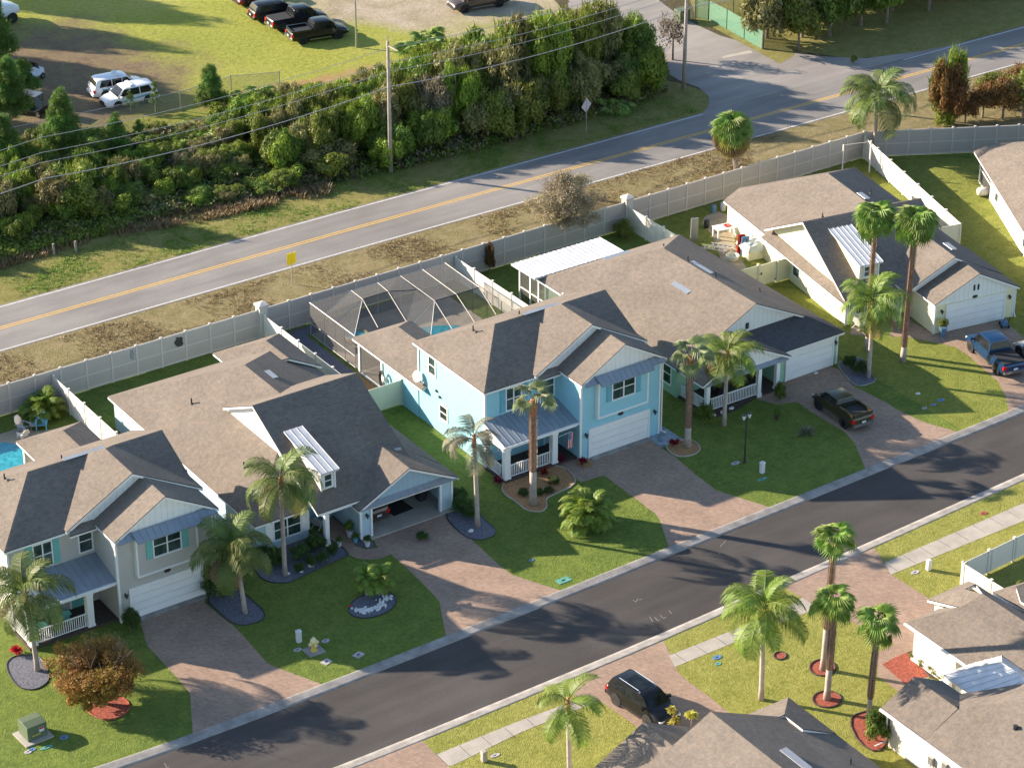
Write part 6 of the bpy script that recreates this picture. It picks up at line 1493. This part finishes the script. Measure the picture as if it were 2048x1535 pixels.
# road signs
b=G(1172,266); T=empty('road_sign',(b.x,b.y,0),0,'diamond road sign seen from its grey back on the far verge','sign')
MB().box(-.03,.03,-.03,.03,0,3.1).build('post',M('galv'),T)
ang=R(12)
MB().slab([Vector((math.cos(ang)*a,math.sin(ang)*a,2.55+z)) for a,z in ((-.62,0),(0,-.68),(.62,0),(0,.68))],(0.02,.03,0)).build('sign_plate',plain('sign_back',(.50,.46,.47),.5),T)
b=G(585,568); T=empty('road_sign',(b.x,b.y,0),0,'small yellow rectangular road sign on the verge above the left back yards','sign')
MB().box(-.03,.03,-.03,.03,0,2.7).build('post',M('galv'),T)
MB().slab([Vector((a*.62,-a*.30,z)) for a,z in ((-.5,1.55),(.5,1.85),(.5,2.75),(-.5,2.55))],(-.015,-.03,0)).build('sign_plate',plain('yellow_sign',(.85,.62,.0),.4),T)
# street lamp
b=G(1489,925); T=empty('street_lamp',(b.x,b.y,0),0,'black twin-lantern lamp post on the shaded lawn of the green house','street lamp')
MB().tube([(0,0,0),(0,0,.4),(0,0,3.4)],[.11,.06,.05],8).build('post',M('dark'),T)
for s in (-1,1):
    MB().tube([(0,0,3.3),(s*.18,0,3.3),(s*.24,0,3.42)],.03,5).build('arm',M('dark'),T)
    MB().lathe([(.07,0),(.15,.30),(.13,.33)],(s*.24,0,3.42),6).build('lantern',M('head'),T); MB().lathe([(.17,0),(.02,.12)],(s*.24,0,3.75),6).build('cap',M('dark'),T)
# hydrant
MT['hyd']=plain('yellow_hydrant_paint',(.62,.46,.10),.4); MT['hydc']=plain('pale_hydrant_cap',(.70,.62,.36),.4)
b=G(628,1301); T=empty('fire_hydrant',(b.x,b.y,0),0,'yellow fire hydrant on a concrete pad in the lawn','hydrant')
MB().box(-.55,.55,-.5,.5,0,.05).build('pad',M('conc_d'),T)
MB().lathe([(.22,.05),(.22,.10),(.15,.12),(.15,.34),(.19,.36),(.19,.40),(.16,.42),(.17,.62),(.23,.65),(.23,.70)],(0,0,0),14).build('barrel',M('hyd'),T)
MB().lathe([(.22,.70),(.20,.80),(.13,.90),(.06,.95),(.05,1.02)],(0,0,0),12).build('cap',M('hydc'),T)
for d in (Vector((1,0,0)),Vector((-1,0,0)),Vector((0,-1,0))): MB().cyl(Vector((0,0,.56))+d*.12,Vector((0,0,.56))+d*.32,.09,10).build('nozzle',M('hydc'),T)
# pedestals, lids, meter boxes
def pedestal(px,py,label,mat='plate',h=.85):
    b=G(px,py); T=empty('utility_pedestal',(b.x,b.y,0),0,label,'utility pedestal','small upright utility pedestals')
    MB().box(-.16,.16,-.14,.14,0,h*.85).build('housing',M(mat),T,bevel=.05); MB().box(-.18,.18,-.16,.16,h*.82,h).build('hood',M(mat),T,bevel=.06)
pedestal(598,1283,'pale utility pedestal beside the yellow hydrant'); pedestal(1524,945,'white utility pedestal in the shaded lawn near the black lamp post'); pedestal(1163,1008,'pale pedestal',) if False else None
pedestal(968,1521,'short white pedestal beside the sidewalk at the bottom edge','conc',.7); pedestal(1857,1139,'grey-white pedestal on the lawn by the white fence','plate',.75)
MT['lid_b']=plain('blue_lid',(.10,.20,.34),.5,var=.3,scale=8); MT['lid_t']=plain('teal_lid',(.10,.30,.24),.7,var=.3,scale=6); MT['lid_g']=plain('grey_lid',(.38,.36,.36),.8,var=.3,scale=6)
def lid(px,py,w,d,label,mat,shape='oval',rz=0,name='ground_lid'):
    b=G(px,py); n=16 if shape=='oval' else 4
    pts=[(w/2*math.cos(2*PI*k/16),d/2*math.sin(2*PI*k/16)) for k in range(16)] if shape=='oval' else [(-w/2,-d/2),(w/2,-d/2),(w/2,d/2),(-w/2,d/2)]
    w*=.72; d*=.72; pts=[(p[0]*.72,p[1]*.72) for p in pts]
    T=empty(name,(b.x,b.y,0),rz,label,'utility lid','utility lids set in the lawns')
    MB().prism(pts,0,.03).build('lid',M(mat),T)
    MB().prism([(p[0]*.28,p[1]*.28) for p in pts],.032,.036).build('handle',M('dark'),T)
lid(595,1299,.75,.5,'oval grey lid left of the yellow hydrant','lid_g'); lid(651,1281,.75,.5,'oval grey lid right of the yellow hydrant','lid_g')
lid(653,1323,.8,.7,'square grey lid below the hydrant by the sunlit patch','lid_g','sq',.3); lid(717,1309,.85,.7,'square grey lid in the lawn near the kerb','lid_g','sq',.3)
lid(1127,1160,1.3,.75,'teal rectangular lid at the kerb of the sky blue house lawn','lid_t','sq'); lid(1063,1120,.5,.35,'small blue lid in the lawn left of the big bushy palm','lid_b')
lid(93,1494,1.1,.4,'long teal lid on the lawn below the green transformer','lid_t'); lid(65,1498,.55,.45,'blue oval lid beside the teal one','lid_b'); lid(56,1503,.6,.5,'pale grey round lid at the left of the blue one','lid_g'); lid(128,1474,.7,.6,'dark blue lid in the shadow of the transformer','lid_b')
lid(1882,800,.8,.5,'blue oval lid on the sunlit lawn near the olive pickup','lid_b'); lid(1867,809,.6,.4,'small blue lid at the shadow edge on the same lawn','lid_b'); lid(1849,816,.6,.35,'grey lid beside the two blue lids','lid_g'); lid(1836,787,.5,.4,'small white cap in the shaded right lawn','rock_w')
lid(1471,926,1.0,.5,'pale flat lid left of the black lamp post','lid_g'); lid(1524,958,1.2,.35,'teal-grey lid under the white pedestal','lid_t')
lid(1434,1314,.9,.55,'bright blue lid on the lawn across the street','lid_b'); lid(1436,1327,.6,.4,'green lid just below the bright blue lid','lid_t')
lid(1830,1144,.9,.5,'broken stone lid in the lawn by the white fence','lid_g'); lid(990,1510,.9,.4,'reddish stone lid right of the short pedestal','lid_g')
lid(1967,1026,.8,.5,'reddish round lid on the right verge by the sidewalk','mulch_r')
# green transformer box
MT['xfm']=plain('green_transformer_paint',(.10,.135,.075),.6); 
b=G(68,1468); T=empty('transformer_box',(b.x,b.y,0),R(3),'green transformer box on a concrete pad at the lower left','transformer'); T.scale=(.78,.78,.78)
MB().box(-1.25,1.05,-1.15,1.0,0,.10).build('pad',M('conc'),T)
MB().add([(-.85,-.75,.1),(.75,-.75,.1),(.75,.75,.1),(-.85,.75,.1),(-.85,-.75,1.28),(.75,-.75,1.28),(.75,.02,1.40),(-.85,.02,1.40),(.75,.75,1.34),(-.85,.75,1.34)],[(0,1,5,4),(1,2,8,6,5),(2,3,9,8),(3,0,4,7,9),(4,5,6,7),(7,6,8,9),(3,2,1,0)]).build('cabinet',M('xfm'),T,bevel=.04)
MB().box(.1,.5,-.765,-.752,.62,1.02).build('warning_label',M('plate'),T); MB().box(.12,.48,-.775,-.767,.86,1.0).build('label_band',M('tail'),T); MB().box(-.5,.2,-.765,-.753,.45,.52).build('label_strip',M('line_y'),T)
# flag by the porch
T=empty('porch_flag',(-.95,.45,0),0,'striped red and white flag hanging by the porch of the sky blue house','flag')
MB().cyl((-.75,.15,2.0),(.25,-.35,2.45),.02,6).build('flagpole',M('white'),T)
for i in range(7):
    x=.02+.065*i; MB().slab([(x,-.24-.02*(i%2),1.15-.03*(i%3)),(x+.065,-.24+.02*(i%2)-.02,1.15),(x+.065,-.30,2.36),(x,-.28,2.34)],(0,.01,0)).build('stripe',M('tail' if i%2==0 else 'white'),T)
MB().slab([(.0,-.33,1.85),(.24,-.33,1.85),(.24,-.36,2.36),(0,-.34,2.34)],(0,.01,0)).build('canton',M('lid_b'),T)
# satellite dish, hose reel
T=empty('satellite_dish',(-6.0,10.9,2.95),0,'beige satellite dish on the low rear roof of the sky blue house','satellite dish')
MB().lathe([(.02,0),(.28,.04),(.42,.12)],(0,0,.5),18,Matrix.Rotation(R(-70),4,'Y')@Matrix.Rotation(R(10),4,'X')).build('dish',M('fence_w'),T)
MB().tube([(0.25,0,-.2),(.1,0,.3),(0,0,.5)],.03,5).build('mast',M('dark'),T); MB().tube([(0,0,.5),(-.45,0,.35)],.02,5).build('arm',M('galv'),T)
b=GX(769,768,-5.95)
T=empty('hose_reel',(-6.0,b.y,0),0,'dark coiled garden hose hanging on the sky blue wall','garden hose')
m=MB()
for k in range(5):
    rr=.36+.05*k; m.tube([(-.06-.02*k,rr*math.cos(a)*.75,1.15+rr*math.sin(a)*1.25) for a in [2*PI*i/20 for i in range(21)]],.028,5)
m.build('coil',M('dark'),T); MB().box(-.05,.2,-.08,.08,1.0,1.3).build('bracket',M('white'),T)
for i,(yy,zz) in enumerate(((8.9,3.15),(8.5,2.85))):
    tag(MB().box(-5.85,-5.74,yy-.08,yy+.08,zz-.08,zz+.08).build('wall_box',M('dark')),('upper small dark box on the sunlit sky blue wall','lower small dark box on the sunlit sky blue wall')[i],'wall box')
# chairs
def adirondack(x,y,rz,label,mat,name='garden_chair',z=0,s=1):
    T=empty(name,(x,y,z),rz,label,'chair'); T.scale=(s,)*3
    MB().slab([(-.3,-.35,.38),(.3,-.35,.38),(.28,.25,.22),(-.28,.25,.22)],(0,0,.03)).build('seat',M(mat),T)
    MB().slab([(-.28,.22,.2),(.28,.22,.2),(.34,.48,.8),(.16,.60,1.08),(-.16,.60,1.08),(-.34,.48,.8)],(0,.03,.01)).build('backrest',M(mat),T)
    for s_ in (-1,1):
        MB().box(s_*.36-.07,s_*.36+.07,-.42,.42,.56,.59).build('armrest',M(mat),T); MB().box(s_*.34-.04,s_*.34+.04,-.40,-.30,0,.56).build('leg',M(mat),T); MB().slab([(s_*.30,-.3,.3),(s_*.30,.6,.0),(s_*.30,.6,.1),(s_*.30,-.3,.4)],(.03,0,0)).build('leg',M(mat),T)
    return T
a=G(48,862); adirondack(a.x,a.y,R(25),'grey garden chair at the back edge of the pool deck','paint_silver'); a=G(84,856); adirondack(a.x,a.y,R(-30),'dark blue and white garden chair on the pool deck','sh_blue')
a=G(68,860); T=empty('side_table',(a.x,a.y,0),0,'low round table between the two garden chairs','table'); MB().lathe([(.28,.44),(.28,.48)],(0,0,0),12).build('table_top',M('paint_silver'),T); MB().cyl((0,0,0),(0,0,.44),.04,6).build('leg',M('dark'),T)
a=G(47,876); adirondack(a.x,a.y,R(190),'low beige chair with its back to the street at the pool deck edge','fence_w',s=.8)
a=G(122,1228,.16); adirondack(-37.6,.9+.9,R(175),'turquoise garden chair on the left porch, near the wall','sh_teal',z=.16); adirondack(-39.2,1.5,R(160),'turquoise garden chair at the left end of the porch','sh_teal',z=.16)
adirondack(-19.0,2.6,R(120),'pale blue chair on the porch of the pale blue house','metal_w',z=.02,s=.9); adirondack(-19.9,3.0,R(150),'second pale blue chair, farther in on the same porch','metal_w',z=.02,s=.9)
adirondack(G(1720,655).x,G(1720,655).y,R(100),'white garden chair behind the queen palm at the yellow house','white')
adirondack(13.2,1.7,R(180),'dark chair on the porch of the green house','bed',z=.12)
# pots and stones
def pot(px,py,label,s=1.0,mat='plate',leaf='green',h=.45):
    b=G(px,py); T=empty('flower_pot',(b.x,b.y,0),0,label,'flower pot'); MB().lathe([(.15*s,0),(.25*s,h*s),(.21*s,h*s)],(0,0,0),12).build('pot',M(mat),T); crown(T,CF[int(px)%4],leaf,(0,0,(h+.25)*s),(.38*s,.38*s,.38*s),px,'plant')
pot(700,1072,'white pot with a plant at the garage corner of the pale blue house',1.1); pot(711,1084,'round blue-grey pot below the white one',.7,'sh_blue'); pot(735,1092,'small pot with white flowers at the garage corner bed',.8,'rock_w','shrub'); pot(679,1092,'white pot at the inner edge of the porch walk',.7)
pot(1885,672,'tall blue pot with a yellowish plant at the yellow garage corner',1.25,'lid_b','yellowgreen',.6); pot(1512,753,'white pot inside the porch of the green house',.7); pot(1554,838,'brown pot under the green shrub by the garage',.8,'mulch_d'); 
def stone(px,py,r_,label,mat='rock_w'):
    b=G(px,py); o=MB().ico((0,0,r_*.4),(r_,r_*.7,r_*.55),2,.15,random.Random(int(px))).build('stone_ornament',M(mat)); o.location=(b.x,b.y,0); tag(o,label,'ornament')
stone(623,1132,.26,'white stone ornament in the gravel under the clipped balls'); stone(652,1120,.14,'small white ornament nearer the porch walk'); stone(603,1144,.13,'small white ornament at the front of the gravel bed'); stone(576,1148,.14,'white ornament at the foot of the tall queen palm')
stone(739,1188,.16,'white ornament under the left dwarf palm'); stone(702,1212,.13,'red ornament at the left end of the oval bed','redfl'); stone(942,1063,.2,'white lettering stone in the bed by the wind-blown palm')
stone(1427,832,.22,'pale stone in the bed under the porch railing'); stone(1446,826,.24,'larger white stone under the porch railing'); stone(1463,818,.2,'white stone by the queen palm trunk at the green house'); stone(1458,806,.25,'orange ornament below the porch railing','mulch_r'); stone(1632,747,.16,'small dark and white ornament before the green house garage'); stone(1137,985,.09,'tiny white globe light in the tan bed'); stone(1171,918,.09,'tiny white globe light left of the garage door')
# white stones swirl in the oval bed
P=[G(*p) for p in ((712,1221),(724,1221),(738,1221),(752,1217),(764,1209),(771,1199),(777,1192))]
b=MB(); rr=random.Random(4)
for a,c in zip(P[:-1],P[1:]):
    for k in range(26):
        q=a+(c-a)*rr.random()+Vector((rr.gauss(0,.16),rr.gauss(0,.13),.05)); b.ico(q,rr.uniform(.05,.10),1,.2,rr)
tag(b.build('white_pebbles',M('rock_w')),'curved band of white pebbles in the oval gravel bed','pebbles',None,'stuff')
# scooter / walker by the yellow garage
a=G(2008,652); T=empty('push_mower',(a.x,a.y,0),R(60),'dark blue wheeled mower beside the right end of the yellow garage','mower')
MB().box(-.35,.35,-.25,.25,.12,.42).build('deck',M('lid_b'),T,bevel=.05); MB().tube([(-.3,-.2,.4),(-.7,-.2,1.1),(-.7,.2,1.1),(-.3,.2,.4)],.025,5).build('handle',M('dark'),T)
for x in (-.3,.3):
    for s in (-1,1): MB().lathe([(.13,-.04),(.13,.04)],(x,s*.28,.13),10,Matrix.Rotation(PI/2,4,'X')).build('wheel',M('tyre'),T)
# things in the open garage
T=empty('floor_mat',(-13.6,2.2,.105),R(4),'black mat on the floor of the open garage','mat'); MB().box(-.8,.8,-1.3,1.3,0,.015).build('mat',M('bed'),T)
for i,(x,y) in enumerate(((-11.7,1.7),(-11.9,2.7))):
    T=empty('wheelie_bin',(x,y,.1),0,('dark rubbish bin standing nearest the door of the open garage','second dark bin behind it against the right garage wall')[i],'bin'); MB().add([(-.26,-.3,0),(.26,-.3,0),(.26,.3,0),(-.26,.3,0),(-.33,-.38,1.0),(.33,-.38,1.0),(.33,.38,1.0),(-.33,.38,1.0)],[(0,1,5,4),(1,2,6,5),(2,3,7,6),(3,0,4,7),(4,5,6,7),(3,2,1,0)]).build('bin_body',M('sh_blue' if i else 'dark'),T,bevel=.03); MB().box(-.35,.35,-.40,.40,1.0,1.07).build('lid',M('dark'),T)
tag(MB().box(-11.0,-10.85,3.6,5.2,.1,1.6).build('storage_shelf',M('galv')),'grey storage shelf on the right wall inside the open garage','shelf')
# the cluttered yard left of the yellow house
a=G(1462,455); sheet('patio',[(1395,438),(1452,418),(1470,470),(1470,500),(1500,545),(1460,555),(1440,520),(1432,480)],.015,'sand',smooth=1)
a=G(1449,472); T=empty('work_table',(a.x,a.y,0),R(-10),'white garden table with a red cushion in the yellow house yard','table'); MB().box(-.9,.9,-.5,.5,.78,.85).build('table_top',M('white'),T); MB().box(.0,.5,-.2,.25,.85,.93).build('cushion',M('tail'),T)
for x in (-.8,.8):
    for y in (-.42,.42): MB().box(x-.05,x+.05,y-.05,y+.05,0,.78).build('leg',M('white'),T)
def ladder(px,py,label,mat,L=2.6):
    a=G(px,py); T=empty('ladder',(a.x,a.y,0),R(-100),label,'ladder'); b=MB()
    for s in (-1,1): MB().slab([(s*.2-.03,0,0),(s*.2+.03,0,0),(s*.2+.03,.55,L),(s*.2-.03,.55,L)],(0,-.06,0)).build('rail',M(mat),T)
    for k in range(8): MB().obox(Vector((0,.55*(k+.6)/8.5,L*(k+.6)/8.5)),.38,.05,.04).build('rung',M(mat),T)
ladder(1467,468,'silver ladder leaning on the yellow wall','galv'); ladder(1480,470,'pale wooden ladder right of the silver one','fence_y')
a=G(1515,507); T=empty('covered_pile',(a.x,a.y,0),R(-9.95),'lumber pile covered by a grey tarpaulin against the yellow wall','pile')
MB().box(-1.3,1.3,-.9,.9,0,1.15).build('lumber',M('fence_y'),T)
m=MB(); n=10
for i in range(n+1):
    for j in range(n+1): m.v.append((-1.5+3.0*i/n,-1.1+2.2*j/n,1.22+.07*math.sin(i*1.9+j)+.05*math.sin(j*2.3)-(.45 if i in(0,n) or j in(0,n) else 0)))
for i in range(n):
    for j in range(n): m.f.append((i*(n+1)+j,(i+1)*(n+1)+j,(i+1)*(n+1)+j+1,i*(n+1)+j+1))
m.build('tarpaulin',plain('grey_blue_tarp',(.36,.42,.46),.35),T)
for i,(px,py,l,m_,h) in enumerate(((1489,510,'blue upright board by the covered lumber pile','lid_b',1.6),(1481,508,'red and white upright board left of the blue one','tail',1.7),(1388,482,'pair of grey upright planks on the grass of the cluttered yard','galv',2.0))):
    a=G(px,py); o=MB().box(-.3,.3,-.05,.05,0,h).box(-.3,-.25,-.08,-.05,0,h).build('upright_board',M(m_)); o.location=(a.x,a.y,0); o.rotation_euler=(0,0,R(-20)); tag(o,l,'board')
for i,(px,py,l) in enumerate(((1428,505,'pale folding rack lying nearest the fence'),(1445,500,'second pale folding rack on the patio edge'))):
    a=G(px,py); T=empty('folding_rack',(a.x,a.y,0),R(-55),l,'rack')
    for s in (-1,1): MB().box(-1.0,1.0,s*.22-.03,s*.22+.03,.35,.41).build('rail',M('fence_w'),T)
    for k in range(5): MB().box(-.8+.4*k-.02,-.8+.4*k+.02,-.22,.22,.33,.37).build('slat',M('fence_w'),T)
    for x in (-.8,.8): MB().box(x-.02,x+.02,-.2,.2,0,.35).build('leg',M('fence_w'),T)
a=G(1465,518); T=empty('round_tub',(a.x,a.y,0),0,'round straw-coloured tub behind the gate fence','tub'); MB().lathe([(.45,0),(.55,.35),(.5,.35),(.42,.1)],(0,0,0),16).build('tub',M('fence_y'),T)
for i,(px,py,l) in enumerate(((1413,455,'black wheeled bag on the grass by the patio'),(1427,425,'dark blue drum at the back of the patio'),(1446,420,'white and blue cooler at the house corner'))):
    a=G(px,py); o=MB().lathe([(.2,0),(.24,.3),(.2,.65)],(0,0,0),10).build('container',M(('dark','lid_b','plate')[i])); o.location=(a.x,a.y,0); tag(o,l,'container')
for i,(px,py,ht,l) in enumerate(((1684,342,2.4,'thin clothesline post by the fence behind the yellow house'),(1738,345,2.9,'thin clothesline post right of the roof end'))):
    a=G(px,py); o=MB().box(-.05,.05,-.05,.05,0,ht).build('clothesline_post',M('fence_w')); o.location=(a.x,a.y,0); tag(o,l,'post')
a=G(1684,342);c=G(1738,345); tag(MB().tube([(a.x,a.y,2.35),(c.x,c.y,2.8)],.02,4).build('clothesline',M('fence_w')),'line strung between the two thin posts','line')
# condenser, spa, propane and the like
a=G(1965,392); o=MB().lathe([(.28,-.45),(.36,-.3),(.36,.3),(.28,.45)],(0,0,.4),14,Matrix.Rotation(PI/2,4,'Y')@Matrix.Rotation(.5,4,'X')).build('storage_tank',M('fence_w'),smooth=True); o.location=(a.x,a.y,0); tag(o,'cream cylindrical tank at the screened corner of the far right house','tank')
a=G(1364,42); o=MB().box(-.6,.6,-.5,.5,0,1.2).build('utility_cabinet',M('xfm'),bevel=.04); o.location=(a.x,a.y,0); tag(o,'dark green utility cabinet by the side road entrance','cabinet')
a=G(40,632); 
for i,(px,py) in enumerate(((108,508),(152,503))):
    a=G(px,py); o=MB().tube([(0,0,0),(0,0,.9)],[.1,.09],7).build('marker_post',M('wood')); o.location=(a.x,a.y,0); tag(o,('white-topped short post in the roadside weeds','reddish short post right of it in the roadside weeds')[i],'post')
T=empty('spa_tub',(-3.4,23.6,.03),0,'round raised spa tub inside the left end of the pool cage','spa'); MB().lathe([(.9,0),(.95,.45),(.8,.45),(.75,.3)],(0,0,0),20).build('spa_wall',M('sand'),T); MB().lathe([(.76,.36),(.76,.37)],(0,0,0),20).build('water',M('pool'),T)
a=G(2040,1172); shrub(2044,1188,.9,.6,'yellowish bush behind the lower right white fence','yellowgreen',77)
